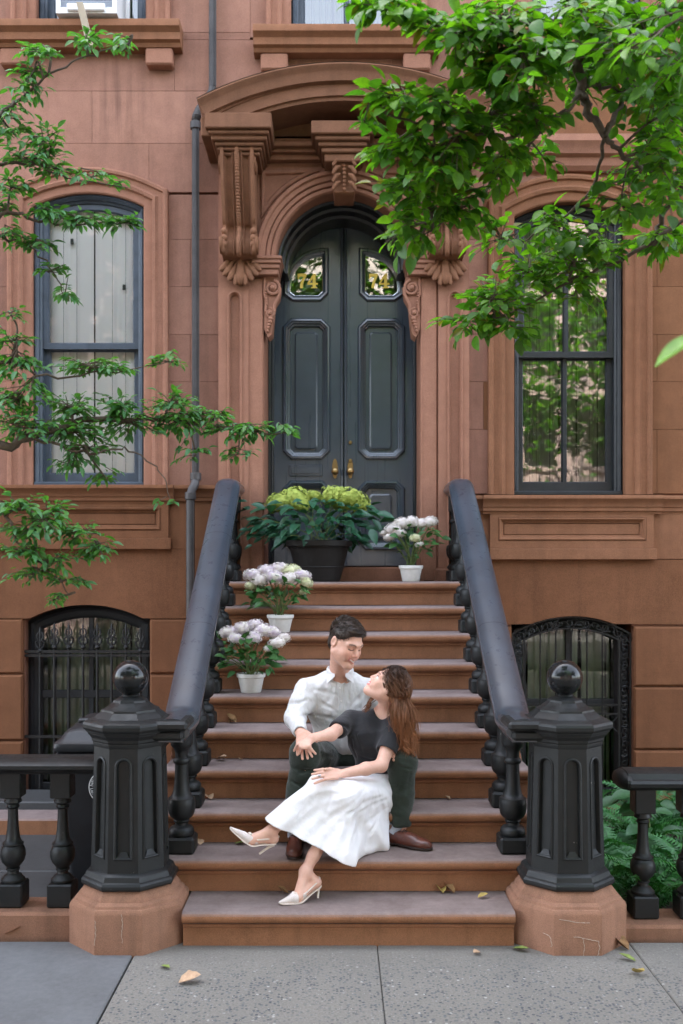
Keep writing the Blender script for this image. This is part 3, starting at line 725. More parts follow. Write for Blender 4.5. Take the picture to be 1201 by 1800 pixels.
# imposts
for xa, xb in ((446, 494), (713, 762)):
    im = MB()
    for (ya, yb, e, pr) in ((457, 463, 3, .125), (463, 470, 1, .115), (470, 478, -1, .100), (478, 488, -3, .085)):
        im.cbox(qx(xa - e), qx(xb + e), P0 - pr, F + .12, qz(yb), qz(ya) - .001, .006)
    obj('impost', im, STONE, door_case)
# inner jamb pilasters, their sunk edges
for xa, xb in ((439, 463), (742, 768)):
    obj('jamb_pilaster', MB().cbox(qx(xa), qx(xb), P0 - .022, P0 + .01, LAND, qz(490), .008), STONE, door_case)
    obj('jamb_bead', MB().tube([(qx(xa) + .0, P0 - .012, LAND), (qx(xa), P0 - .012, qz(490))], .014, 8), STONE, door_case)
# small scrolled consoles under the imposts (scroll faces the street)
def spiral(cx, cz, r0, a0, turns, dirn, n=22, shrink=.22):
    return [(cx + r0 * (1 - (1 - shrink) * i / n) * math.cos(a0 + dirn * turns * 6.283 * i / n), cz + r0 * (1 - (1 - shrink) * i / n) * math.sin(a0 + dirn * turns * 6.283 * i / n)) for i in range(n + 1)]
for s, px_ in ((1, 476), (-1, 727)):
    cn = MB(); ox = qx(px_); Yf = P0 - .03
    def T(pts): return [(ox + s * x, Yf, z) for x, z in pts]
    zt = qz(508); zl = qz(550)
    body = [(-.050, qz(488)), (.062, qz(488)), (.078, zt), (.070, zt - .06), (.030, zt - .13), (.028, zl), (.012, qz(588)), (-.020, qz(594)), (-.050, qz(580))]
    bb = [(ox + s * x, z) for x, z in body]
    if s > 0: bb = bb[::-1]
    cn.plate(bb, [], Yf + .012, F + .10)
    for k in range(2): pass
    up = spiral(.016, zt, .062, R(80), 1.6, -1); lo = spiral(-.004, zl - .01, .040, R(100), 1.5, -1)
    for pts, r in ((up, .013), (lo, .011)): cn.tube(T(pts), [r] * len(pts), 7)
    cn.tube(T([(.078, zt), (.074, zt - .05), (.045, zt - .11), (.030, zl + .05), (.034, zl)]), .013, 7)
    cn.tube(T([(-.046, qz(490)), (-.048, zt - .05), (-.030, zt - .10), (-.040, zl)]), .010, 7)
    cn.ball((ox + s * .016, Yf - .008, zt), .022, 10, 7); cn.ball((ox - s * .004, Yf - .008, zl - .01), .016, 10, 7)
    for k in range(5): cn.ball((ox + s * (.002 - .006 * k), Yf, zl - .055 - k * .024), (.024 - .003 * k, .020, .016), 8, 6)
    for k in range(6): cn.ball((ox + s * (-.038 + .002 * k), Yf, zt - .02 - k * .022), (.012, .016, .010), 8, 5)
    obj('scroll_console', cn, STONE, door_case, smooth=50)
# outer pilasters with sunk panels, under the big corbels
for xa, xb in ((385, 438), (770, 824)):
    x0, x1 = qx(xa), qx(xb); z0, z1 = LAND - .6, qz(262)
    p0, p1 = x0 + .075, x1 - .055; pz1 = qz(520); pz0 = LAND + .05
    top_arc = arc((p0 + p1) / 2, pz1 - .03, (p1 - p0) / 2, 0, 180, 8)
    hole = [(p0, pz0), (p1, pz0)] + top_arc
    pl = obj('pilaster', MB().plate([(x0, z0), (x1, z0), (x1, z1), (x0, z1)], [hole], F - .085, F + .03), STONE, door_case, smooth=20)
    obj('panel_moulding', MB().sweep(hole[::-1], [(.004, F - .08), (.004, F - .094), (-.006, F - .098), (-.014, F - .086), (-.022, F - .066), (-.022, F - .04)], closed=True), STONE, pl)
    obj('panel_field', MB().box(p0 - .01, p1 + .01, F - .055, F, pz0 - .01, pz1 + .06), STONE, pl)
    obj('pilaster_base', MB().cbox(x0 - .03, x1 + .03, F - .12, F + .03, LAND - .55, LAND + .10, .014), STONE, pl)
HOODW = brownstone('brownstone_carving', (0.225, 0.108, 0.062), grime=0.6)
# great corbels: S-curved face with bead row, scroll foot and acanthus drop
def smoothcurve(pts, n=6):
    pts = [Vector(p) for p in pts]; out = []
    for i in range(len(pts) - 1):
        p0 = pts[max(i - 1, 0)]; p1 = pts[i]; p2 = pts[i + 1]; p3 = pts[min(i + 2, len(pts) - 1)]
        for k in range(n):
            t = k / n; out.append(0.5 * ((2 * p1) + (p2 - p0) * t + (2 * p0 - 5 * p1 + 4 * p2 - p3) * t * t + (3 * p1 - p0 - 3 * p2 + p3) * t ** 3))
    out.append(pts[-1]); return out
def corbel(cx, wid, zt, zs, zb, yf):
    """cx centre, width, z top, scroll, bottom; yf front at the top"""
    cb = sub('corbel', door_case); m_ = MB(); hw = wid / 2
    curve = smoothcurve([(yf, zt), (yf + .01, zt - .10), (yf + .07, zt - .30), (yf + .16, zt - .50), (yf + .20, zs + .14), (yf + .185, zs + .07), (yf + .15, zs + .02), (yf + .155, zs - .05), (yf + .20, zs - .085), (F - .07, zs - .09)], 5)
    rows = []
    for (y, z) in curve:
        f = 1.0 if z > zs + .12 else 1.04
        xs = [(-1, .040), (-.97, -.004), (-.80, -.010), (-.74, .022), (-.62, .046), (-.36, .040), (-.26, .004), (-.20, .018), (.20, .018), (.26, .004), (.36, .040), (.62, .046), (.74, .022), (.80, -.010), (.97, -.004), (1, .040)]
        rows.append([(cx - hw * f, F + .0, z)] + [(cx + hw * f * a, y + b, z) for a, b in xs] + [(cx + hw * f, F + .0, z)])
    m_.grid(rows); obj('corbel_body', m_, HOODW, cb, smooth=40)
    b_ = MB()
    for i in range(1, len(curve) - 6):
        y, z = curve[i]
        for q in (0, .5):
            y2, z2 = curve[i + 1]; yy = y + (y2 - y) * q; z3 = z + (z2 - z) * q
            b_.ball((cx, yy + .004, z3), (.019, .020, .017), 8, 5)
    o_ = obj('bead_row', b_, HOODW, cb, smooth=60); o_['kind'] = 'stuff'
    for s in (-1, 1):                              # side volutes of the scroll foot
        sc_ = MB()
        for r in range(3): sc_.ball((cx + s * hw * .86, yf + .165 - .0 * r, zs + .09 - .05 * r), (.026, .03, .028), 9, 6)
        sp = spiral(yf + .215, zs, .075, R(150), 1.7, 1)
        sc_.tube([(cx + s * hw * 1.05, a, b) for a, b in sp], .014, 6); obj('scroll_foot', sc_, HOODW, cb, smooth=60); sc_ = MB()
        sp = spiral(yf + .10, zt - .10, .085, R(20), 1.5, -1)
        sc_.tube([(cx + s * hw * 1.0, a, b) for a, b in sp], .014, 6); obj('volute', sc_, HOODW, cb, smooth=60)
    lf = MB(); H = zs - .07 - zb                   # acanthus: fanned lobes round a midrib
    lf.grid([[(cx - hw * .9, F, zs - .06), (cx - hw * .92, F - .10, zs - .06), (cx, F - .13, zs - .06), (cx + hw * .92, F - .10, zs - .06), (cx + hw * .9, F, zs - .06)],
             [(cx - hw * .72, F, zs - .06 - H * .5), (cx - hw * .75, F - .085, zs - .06 - H * .5), (cx, F - .115, zs - .06 - H * .5), (cx + hw * .75, F - .085, zs - .06 - H * .5), (cx + hw * .72, F, zs - .06 - H * .5)],
             [(cx - hw * .2, F - .06, zb + .02), (cx - hw * .2, F - .09, zb + .02), (cx, F - .11, zb), (cx + hw * .2, F - .09, zb + .02), (cx + hw * .2, F - .06, zb + .02)]])
    for s in (-1, 1):
        for k in range(4):
            a = s * (8 + 17 * k); L = H * (.50 - .07 * k); z0_ = zs - .11 - H * .10 * (3 - k)
            xk = cx + s * hw * (.16 + .19 * k)
            lf.tube([(xk - s * .02, F - .115, z0_ + .05), (xk + math.sin(R(a)) * L * .45, F - .135, z0_ - L * .40), (xk + math.sin(R(a)) * L * .95, F - .130, z0_ - L * .80), (xk + math.sin(R(a)) * L * 1.15, F - .155, z0_ - L * .92)], [.014, .030, .026, .010], 8)
    lf.tube([(cx, F - .125, zs - .05), (cx, F - .135, zs - .06 - H * .45), (cx, F - .135, zb + .07), (cx, F - .155, zb + .015)], [.018, .034, .040, .016], 8)
    obj('acanthus_leaf', lf, HOODW, cb, smooth=70)
for px_ in (417.5, 789): corbel(wx(px_, 7.62), .262, wz(258, 7.6), wz(425, 7.7), wz(503, 7.85), dy(7.56))
# keystone console
kz0, kz1 = wz(335, 7.72), wz(272, 7.7); kx = 0.0; ky = dy(7.70)
ks = MB(); crv = smoothcurve([(ky, kz1), (ky + .01, kz1 - .08), (ky + .06, kz0 + .12), (ky + .085, kz0 + .05), (ky + .07, kz0), (F - .02, kz0 - .02)], 5)
ks.grid([[(kx - .098 + .025 * i / len(crv), F, z), (kx - .098 + .025 * i / len(crv), y, z), (kx - .05, y + .012, z), (kx, y, z), (kx + .05, y + .012, z), (kx + .098 - .025 * i / len(crv), y, z), (kx + .098 - .025 * i / len(crv), F, z)] for i, (y, z) in enumerate(crv)])
for s in (-1, 1):
    for k in range(4):
        z0_ = kz1 - .03 - .055 * k; xk = kx + s * .030
        ks.tube([(xk, ky - .005 + .012 * k, z0_), (xk + s * .03, ky - .016 + .016 * k, z0_ - .012), (xk + s * .052, ky - .010 + .018 * k, z0_ - .045), (xk + s * .060, ky - .02 + .018 * k, z0_ - .062)], [.008, .018, .016, .006], 7)
for k in range(9): ks.ball((kx, ky - .004 + .008 * k, kz1 - .02 - .028 * k), (.018, .014, .016), 8, 5)
obj('keystone', ks, HOODW, door_case, smooth=60)
# stepped capitals that carry the hood
def capital(xa, xb, ys, D0, name, steps):
    c_ = MB()
    for (ya, yb, ea, dD) in steps:
        D = D0 + dD; c_.cbox(wx(xa + ea, D0), wx(xb - ea, D0), dy(D), F + .02, wz(yb, D0), wz(ya, D0) - .001, .007)
    return obj(name, c_, HOODM, door_case)
st_ = ((197, 224, 0, 0), (224, 231, 5, .03), (231, 239, 9, .06), (239, 246, 15, .09), (246, 252, 19, .115), (252, 259, 23, .14))
capital(360, 477, None, 7.44, 'capital', st_); capital(730, 847, None, 7.44, 'capital', st_)
st_ = ((211, 234, 0, 0), (234, 242, 7, .03), (242, 250, 12, .06), (250, 259, 18, .085), (259, 273, 23, .11))
capital(547, 658, None, 7.56, 'keystone_capital', st_)
# architrave between them
ent = MB()
for (ya, yb, D) in ((222, 247, 7.90), (247, 254, 7.86), (254, 262, 7.83), (262, 270, 7.80), (270, 277, 7.84), (277, 287, 7.88)):
    ent.cbox(qx(430), qx(776), dy(D), F + .02, qz(yb), qz(ya) - .001, .004)
obj('architrave', ent, HOODW, door_case)
# arched hood
DH = 7.42; hx0, hx1 = wx(343, DH), wx(863, DH); hc = (hx0 + hx1) / 2; hx0 -= hc; hx1 -= hc
zend, sagh = wz(173, DH), wz(109, DH) - wz(173, DH)
ap_ = arc_seg(hx0, hx1, zend, sagh, 40)[::-1]
yh = dy(DH)
obj('hood_cornice', MB().sweep(ap_, [(0, F + .03), (0, yh), (-.012, yh - .006), (-.030, yh + .004), (-.045, yh + .018), (-.060, yh + .024), (-.090, yh + .030), (-.118, yh + .034), (-.125, yh + .052), (-.125, F + .03)]), HOODM, door_case, smooth=25)
obj('hood_top', MB().sweep(ap_, [(.006, F + .03), (.010, yh + .02), (.003, yh - .004), (.003, F + .03)]), simple('lead_cap', (0.16, 0.13, 0.11), 0.7), door_case, smooth=25)
in_ = arc_seg(hx0 + .075, hx1 - .075, zend - .115, sagh, 40)[::-1]
obj('hood_archivolt', MB().sweep(in_, [(.02, F + .03), (.02, yh + .058), (-.008, yh + .062), (-.012, yh + .072), (-.095, yh + .076), (-.100, yh + .095), (-.125, yh + .10), (-.13, F + .03)]), HOODM, door_case, smooth=25)
# tympanum back and its low inner arch moulding
tb = arc_seg(hx0 + .2, hx1 - .2, zend - .20, sagh * .95, 24)
obj('tympanum', MB().plate([(hx0 + .2, wz(258, 7.9)), (hx1 - .2, wz(258, 7.9))] + tb, [], dy(7.86), F + .03), HOODM, door_case, smooth=20)
obj('tympanum_moulding', MB().sweep(arc_seg(hx0 + .30, hx1 - .30, wz(243, 7.86), .17, 24)[::-1], [(0, dy(7.87)), (0, dy(7.80)), (.03, dy(7.79)), (.045, dy(7.82)), (.06, dy(7.87))]), HOODM, door_case, smooth=25)
# eyebrow end blocks under the hood ends
for s in (-1, 1):
    a, b_ = sorted((s * (abs(hx0) - .02), s * (abs(hx0) - .42)))
    obj('hood_return', MB().cbox(a, b_, yh + .075, F + .03, zend - .245, zend - .10, .008), HOODM, door_case)

# ------------------------------------------------------------------ DOOR
def numeral_mesh():
    """74 in fat-faced serif figures, 1 unit = cap height"""
    m_ = MB()
    seven = [(0, .62), (.07, .62), (.10, .74), (.20, .80), (.40, .80), (.24, .44), (.17, .20), (.16, 0), (.36, 0), (.37, .22), (.44, .48), (.60, .84), (.60, 1.0), (.10, 1.0), (.08, .97), (.05, 1.0), (0, 1.0)]
    m_.plate(seven, [], -.004, .004)
    four = [(.68, .24), (1.04, .24), (1.04, .09), (.93, .07), (.93, 0), (1.36, 0), (1.36, .07), (1.25, .09), (1.25, .24), (1.40, .24), (1.40, .36), (1.25, .36), (1.25, 1.0), (1.10, 1.0), (.68, .37)]
    m_.plate(four, [[(.82, .36), (1.04, .36), (1.04, .70)]], -.004, .004)
    m_.v = [((x - .70) * .124, y * .3, z * .124) for x, y, z in m_.v]
    me = m_.mesh('house_number', smooth=0); me.materials.append(GOLD); return me
NUMM = numeral_mesh()
DD = 8.54
ex = lambda p: wx(p, DD)
ez = lambda p: wz(p, DD)
Yd = dy(DD)
dcx = 0.0; dz0 = LAND + .115; dcz = ez(470); drad = 134 * DD / FPX
fr = MB().sweep([(ex(468), dz0)] + [(dcx - drad, dcz)] + arc(dcx, dcz, drad, 178, 2, 32) + [(dcx + drad, dcz), (ex(740), dz0)], [(.004, Yd - .10), (-.012, Yd - .11), (-.022, Yd - .09), (-.042, Yd - .085), (-.050, Yd - .04), (-.062, Yd - .035), (-.066, Yd + .06), (.10, Yd + .06), (.10, Yd - .10)])
doorset = sub('double_door', house)
obj('door_frame', fr, FRAMEK, doorset, smooth=25)
obj('threshold', MB().cbox(qx(463) + .004, qx(742) - .004, F - .02, Yd + .1, LAND - .02, LAND + .112, .012), STONE, door_case)
def octo(x0, x1, z0, z1, c):
    return [(x0 + c, z0), (x1 - c, z0), (x1, z0 + c), (x1, z1 - c), (x1 - c, z1), (x0 + c, z1), (x0, z1 - c), (x0, z0 + c)]
def leaf_outline(s):
    r_ = drad - .058
    x_in = dcx + s * .003; x_out = dcx + s * r_
    a = [(dcx + s * r_ * math.cos(R(t)), dcz + r_ * math.sin(R(t))) for t in np.linspace(0, 89.7, 20)]
    pts = [(x_in, dz0 + .01), (x_out, dz0 + .01)] + a
    return pts if s > 0 else pts[::-1]
def panel_mould(path, y, w=.055, parent=None):
    """bolection moulding around a sunk panel, path wound clockwise"""
    return obj('panel_moulding', MB().sweep(path, [(.030, y + .002), (.030, y - .012), (.020, y - .024), (.006, y - .026), (0, y - .014), (-.012, y - .010), (-.018, y + .006), (-.030, y + .010), (-.036, y + .028), (-.036, y + .045)], closed=True), DOORP, parent, smooth=25)
for s, (pa, pb) in ((-1, (497, 581)), (1, (629, 712))):
    lf_ = sub('door_leaf', doorset)
    x0, x1 = ex(pa) + .03, ex(pb) - .03
    up = octo(x0, x1, ez(808) + .03, ez(560) - .03, .055); lo = octo(x0, x1, ez(965) + .02, ez(845) - .03, .050)
    # quarter-arched light
    gi, go = (ex(569), ex(508)) if s < 0 else (ex(640), ex(701))
    zb_, zt_ = ez(521), ez(446)
    rG = abs(go - dcx) - .0; cg = ez(505)
    arcp = []
    xin = gi; xout = go
    span = abs(xin - xout); zh = zt_ - cg
    for t in np.linspace(0, 90, 12): arcp.append((xin + (xout - xin) * (math.cos(R(t))) , cg + zh * math.sin(R(t))))
    lig = [(xin, zb_ + 0.0)] + [(xout + (xin - xout) * .16, zb_), (xout, zb_ + .035)] + arcp
    lig = [(xin + (xout - xin) * .14, zb_), (xout + (xin - xout) * .16, zb_), (xout, zb_ + .035)] + arcp + [(xin, zb_ + .04)]
    if s > 0: pass
    def cw(p):
        a = sum(p[i][0] * p[(i + 1) % len(p)][1] - p[(i + 1) % len(p)][0] * p[i][1] for i in range(len(p))); return p if a < 0 else p[::-1]
    lig = cw(lig)
    obj('stile_and_rail', MB().plate(leaf_outline(s), [up, lo, lig], Yd, Yd + .055), DOORP, lf_, smooth=20)
    for pth_ in (up, lo): panel_mould(cw(pth_), Yd, parent=lf_)
    obj('light_moulding', MB().sweep(lig, [(.045, Yd + .002), (.045, Yd - .014), (.032, Yd - .026), (.016, Yd - .024), (.010, Yd - .012), (-.004, Yd - .006), (-.012, Yd + .015), (-.014, Yd + .04)], closed=True), DOORP, lf_, smooth=25)
    obj('glass_pane', MB().add([(x, Yd + .030, z) for x, z in lig], [tuple(range(len(lig)))]), GLASS, lf_, smooth=0)
    for pth_, zi0, zi1 in ((up, ez(789), ez(583)), (lo, ez(965) + .09, ez(868))):
        xs_ = [p[0] for p in pth_]; zs_ = [p[1] for p in pth_]
        obj('panel', MB().box(min(xs_) - .01, max(xs_) + .01, Yd + .040, Yd + .056, min(zs_) - .01, max(zs_) + .01), DOORP, lf_)
        rp = octo(ex(pa + 21), ex(pb - 23), zi0, zi1, .018)
        rp_in = octo(ex(pa + 21) + .012, ex(pb - 23) - .012, zi0 + .012, zi1 - .012, .014)
        mb = MB(); n8 = 8; mb.add([(x, Yd + .041, z) for x, z in rp] + [(x, Yd + .024, z) for x, z in rp] + [(x, Yd + .018, z) for x, z in rp_in], [(i, (i + 1) % 8, 8 + (i + 1) % 8, 8 + i) for i in range(8)] + [(8 + i, 8 + (i + 1) % 8, 16 + (i + 1) % 8, 16 + i) for i in range(8)] + [tuple(range(16, 24))])
        obj('raised_panel', mb, DOORP, lf_, smooth=0)
    # numerals in gold leaf on the glass
    me = NUMM
    nx = ex(541) if s < 0 else ex(667)
    no = inst('house_number', me, lf_, (nx, Yd + .026, ez(505)))
    # knob on its oval plate
    kx_ = ex(589) if s < 0 else ex(616); kz_ = ez(824)
    kp = MB(); pts = [(kx_ + .024 * math.cos(t), kz_ + .085 * math.sin(t) * (1 if abs(math.sin(t)) < .99 else 1)) for t in np.linspace(0, 2 * math.pi, 25)[:-1]]
    kp.plate(pts, [], Yd - .010, Yd + .002)
    hd = obj('knob_plate', kp, BRASS, lf_)
    kn = MB(); prof = [(.012, 0), (.012, .03), (.022, .036), (.031, .05), (.030, .066), (.018, .076), (.004, .078)]
    rows = [[(kx_ + r * math.cos(2 * math.pi * j / 16), Yd - .010 - zz, kz_ - .028 + r * math.sin(2 * math.pi * j / 16)) for j in range(16)] for r, zz in prof]
    kn.grid(rows, closed_u=True, cap1=True); obj('knob', kn, BRASS, hd, smooth=40)
    if s > 0:
        for zk, rk in ((ez(778), .016), (ez(810), .017)):
            kk = MB(); rows = [[(kx_ + r * math.cos(2 * math.pi * j / 14), Yd - zz, zk + r * math.sin(2 * math.pi * j / 14)) for j in range(14)] for r, zz in ((rk, 0), (rk, .014), (rk * .7, .02), (.002, .021))]
            kk.grid(rows, closed_u=True, cap1=True); obj('lock', kk, BRASS, lf_, smooth=40)
    else:
        msl = MB().cbox(ex(508), ex(567), Yd - .012, Yd + .002, ez(837), ez(817), .004); ms = obj('mail_slot', msl, DOORP, lf_)
        obj('mail_flap', MB().cbox(ex(512), ex(563), Yd - .020, Yd - .011, ez(833), ez(821), .004), DOORP, ms)
    # half-round astragal
    obj('astragal', MB().tube([(dcx + s * .017, Yd - .004, dz0 + .01), (dcx + s * .017, Yd - .004, dcz + drad - .03)], .012, 8), DOORP, lf_)
    obj('hinge', MB().tube([(dcx + s * (drad - .034), Yd - .012, ez(830) - .05), (dcx + s * (drad - .034), Yd - .012, ez(830) + .05)], .009, 8), DOORP, lf_)

# ================================================================== DRAINPIPE
pp = thing('drainpipe', (wx(343, 7.9), F, 0), 'brown ribbed drainpipe running down the wall left of the door hood', 'pipe')
def ribbed(pts, r, name):
    m_ = MB(); m_.tube(pts, r, 12)
    o_ = obj(name, m_, PIPE, pp, smooth=40); return o_
Dp = 7.93
ribbed([W(374, -120, Dp), W(374, 150, Dp), W(372, 162, Dp), W(350, 192, Dp), W(344, 205, Dp), W(344, 218, Dp), W(344, 842, Dp)], .030, 'pipe_upper')
ribbed([W(344, 840, Dp), W(343, 850, Dp - .02), W(337, 862, Dp - .05), W(335, 874, Dp - .05), W(335, 1420, Dp - .05)], .034, 'pipe_lower')
for k in range(-2, 3):
    for a, b_, xx, d_ in ((-120, 150, 374, Dp), (220, 838, 344, Dp), (880, 1420, 335, Dp - .05)):
        p = W(xx, a, d_ - .031); q = W(xx, b_, d_ - .031); sh = Vector((k * .011, abs(k) * .004, 0))
        obj('rib', MB().tube([p + sh, q + sh], .0042, 5), PIPE, pp)
for y_ in (221, 838, 872): 
    c_ = W(344 if y_ < 860 else 335, y_, Dp if y_ < 860 else Dp - .05); obj('collar', MB().lathe([(.040, -.03), (.044, -.025), (.044, .025), (.040, .03)], 14, c_), PIPE, pp)
for k in range(6):
    c_ = W(346 - .5 * k + 0, 204 + 2.6 * k, Dp); obj('elbow_ring', MB().lathe([(.033, -.004), (.037, 0), (.033, .004)], 12, c_), PIPE, pp)
# ================================================================== STOOP
stoop = thing('stone_stoop', (0, 0, 0), 'flight of ten brownstone steps rising to the double door', 'staircase')
HWS = 1.06
def step_prof(y, z0, z1, depth):
    """riser with fillet and rolled nosing"""
    n = .046; r = .026; zt = z1
    pr = [(y + depth, z0), (y, z0), (y, z1 - .088), (y - .004, z1 - .086), (y - .010, z1 - .082), (y - .010, z1 - .070), (y - .016, z1 - .064), (y - n + .012, z1 - .058)]
    for k in range(9):
        a = R(-90 - 180 * k / 8 * .97); pr.append((y - n + r * math.cos(R(-100 - 160 * k / 8)) * 1.0 + .022, z1 - .029 + .029 * math.sin(R(-100 - 160 * k / 8)) if False else z1 - .029 - .029 * math.cos(R(180 * k / 8))))
        pr[-1] = (y - n + .024 - .026 * math.sin(R(180 * k / 8)), z1 - .029 - .029 * math.cos(R(180 * k / 8)))
    pr += [(y - n + .045, z1 + .0006), (y + depth * .6, z1 - .001), (y + depth, z1)]
    return pr
rs = random.Random(5)
for k in range(1, 11):
    y = (k - 1) * TR; z0 = (k - 1) * RS; z1 = k * RS
    dep = TR + .06 if k < 10 else F - y + .005
    hw0, hw1 = (-.815, .82) if k == 1 else (-HWS, HWS)
    prof = step_prof(y, z0 + (.0015 if k > 1 else -.05), z1, dep)
    n = len(prof); NX = 26; rows = []
    for i in range(NX + 1):
        x = hw0 + (hw1 - hw0) * i / NX
        wob = .0035 * math.sin(x * 5 + k) + rs.uniform(-.0012, .0012); wear = -.004 * math.exp(-(x / .45) ** 2)
        rows.append([(x, yy_ + (wob * .6 if yy_ < y + .02 else 0), zz_ + (wear if zz_ > z1 - .03 else 0)) for yy_, zz_ in prof])
    mb = MB().grid(rows, closed_u=True, cap0=True, cap1=True); obj('step', mb, STEP, stoop, smooth=40)
# masonry flanks under the balustrades
for s in (-1, 1):
    pts = [(-.0 + .30, -.2)] + [(F + .02, -.2), (F + .02, LAND - .10), (9 * TR, LAND - .10), (.30, .05)]
    a, b_ = sorted((s * (HWS - .03), s * (HWS + .02)))
    mb = MB(); n = len(pts); mb.add([(a, y, z) for y, z in pts] + [(b_, y, z) for y, z in pts], [(i, (i + 1) % n, n + (i + 1) % n, n + i) for i in range(n)] + [tuple(range(n))[::-1], tuple(range(n, 2 * n))])
    obj('flank_wall', mb, STONE, stoop, smooth=0)

# ================================================================== BALUSTRADES
BX = .885
def baluster_mesh():
    m_ = MB(); h = .155 / 2
    m_.cbox(-h, h, -h, h, 0, .098, .012)
    prof = [(.062, .098), (.066, .104), (.068, .118), (.066, .135), (.056, .150), (.044, .156), (.036, .162), (.035, .176), (.041, .182), (.043, .188), (.039, .194), (.046, .200),
            (.060, .214), (.069, .235), (.0735, .262), (.0745, .290), (.073, .312), (.0705, .318), (.0705, .324), (.058, .332), (.049, .350), (.042, .385), (.038, .430), (.036, .480), (.0355, .530),
            (.041, .535), (.046, .545), (.046, .556), (.041, .565), (.034, .570), (.035, .60), (.042, .625), (.056, .640), (.060, .655), (.060, .80)]
    m_.lathe(prof, 20); me = m_.mesh('baluster', smooth=35); me.materials.append(IRON); return me
BALM = baluster_mesh()
def rail_top(y):
    y0, y1 = .375, 9 * TR + .03
    return .872 + .64 * (min(max(y, y0), y1))
def handrail(s):
    """moulded iron rail: half-round crown with stepped edges, swept up the flight and back over the landing"""
    prof = [(-.062, -.118), (-.066, -.100), (-.084, -.090), (-.094, -.075), (-.094, -.056), (-.084, -.050), (-.084, -.044), (-.088, -.038), (-.070, -.016), (-.040, -.004), (0, 0),
            (.040, -.004), (.070, -.016), (.088, -.038), (.084, -.044), (.084, -.050), (.094, -.056), (.094, -.075), (.084, -.090), (.066, -.100), (.062, -.118)]
    y1 = 9 * TR + .03
    path = [(.06, rail_top(0)), (.20, rail_top(0)), (.345, rail_top(0)), (.375, rail_top(.375) + .003), (.41, rail_top(.41)), (.50, rail_top(.50)), (y1 - .06, rail_top(y1 - .06))]
    zt = rail_top(y1) + .02
    path += [(y1 - .01, zt - .020), (y1 + .05, zt - .002), (y1 + .12, zt), (F - .035, zt)]
    rows = []
    for i, (y, z) in enumerate(path):
        a = Vector(path[max(i - 1, 0)]); b_ = Vector(path[min(i + 1, len(path) - 1)]); d = (b_ - a).normalized(); nn = Vector((-d.y, d.x))
        # shear sections vertically on the slope so that they stay plumb over the balusters
        rows.append([(s * BX + u, y + (nn.x * v if i in (0,) else nn.x * v), z + nn.y * v) for u, v in prof])
    return MB().grid(rows, closed_u=True, cap0=True, cap1=True), zt
for s, side in ((-1, 'left'), (1, 'right')):
    bs = thing('stoop_balustrade', (s * BX, .1, 0), f'black iron balustrade with turned balusters on the {side} side of the steps' if s < 0 else 'black iron balustrade with turned balusters on the right side of the steps', 'balustrade', 'balustrades of the stoop')
    mb, ztop = handrail(s)
    hr = obj('handrail', mb, RAILP, bs, smooth=35)
    for yj in (1.05, 1.95):                                   # casting joints
        z = rail_top(yj); d = Vector((1, .64)).normalized(); nn = Vector((-d.y, d.x))
        pr = [(-.0665, -.100), (-.0845, -.090), (-.0945, -.075), (-.0945, -.056), (-.0885, -.038), (-.0705, -.0155), (-.0405, -.0035), (0, .0006), (.0405, -.0035), (.0705, -.0155), (.0885, -.038), (.0945, -.056), (.0945, -.075), (.0845, -.090)]
        rows = [[(s * BX + u, yj + k + nn.x * v, z + .64 * k + nn.y * v) for u, v in pr] for k in (0, .003)]
        obj('joint_seam', MB().grid(rows), GRILLE, hr)
    for k in range(2, 11):
        y = (k - 1) * TR + .115
        zb = k * RS; zt = rail_top(y) - .118 * 1.1
        inst('baluster', BALM, bs, (s * BX, y, zb + .001), scale=(1, 1, (zt - zb + .06) / .80))
    for y in (2.86, 2.995): inst('baluster', BALM, bs, (s * BX, y, LAND + .001), scale=(1, 1, (ztop - .10 - LAND) / .80))

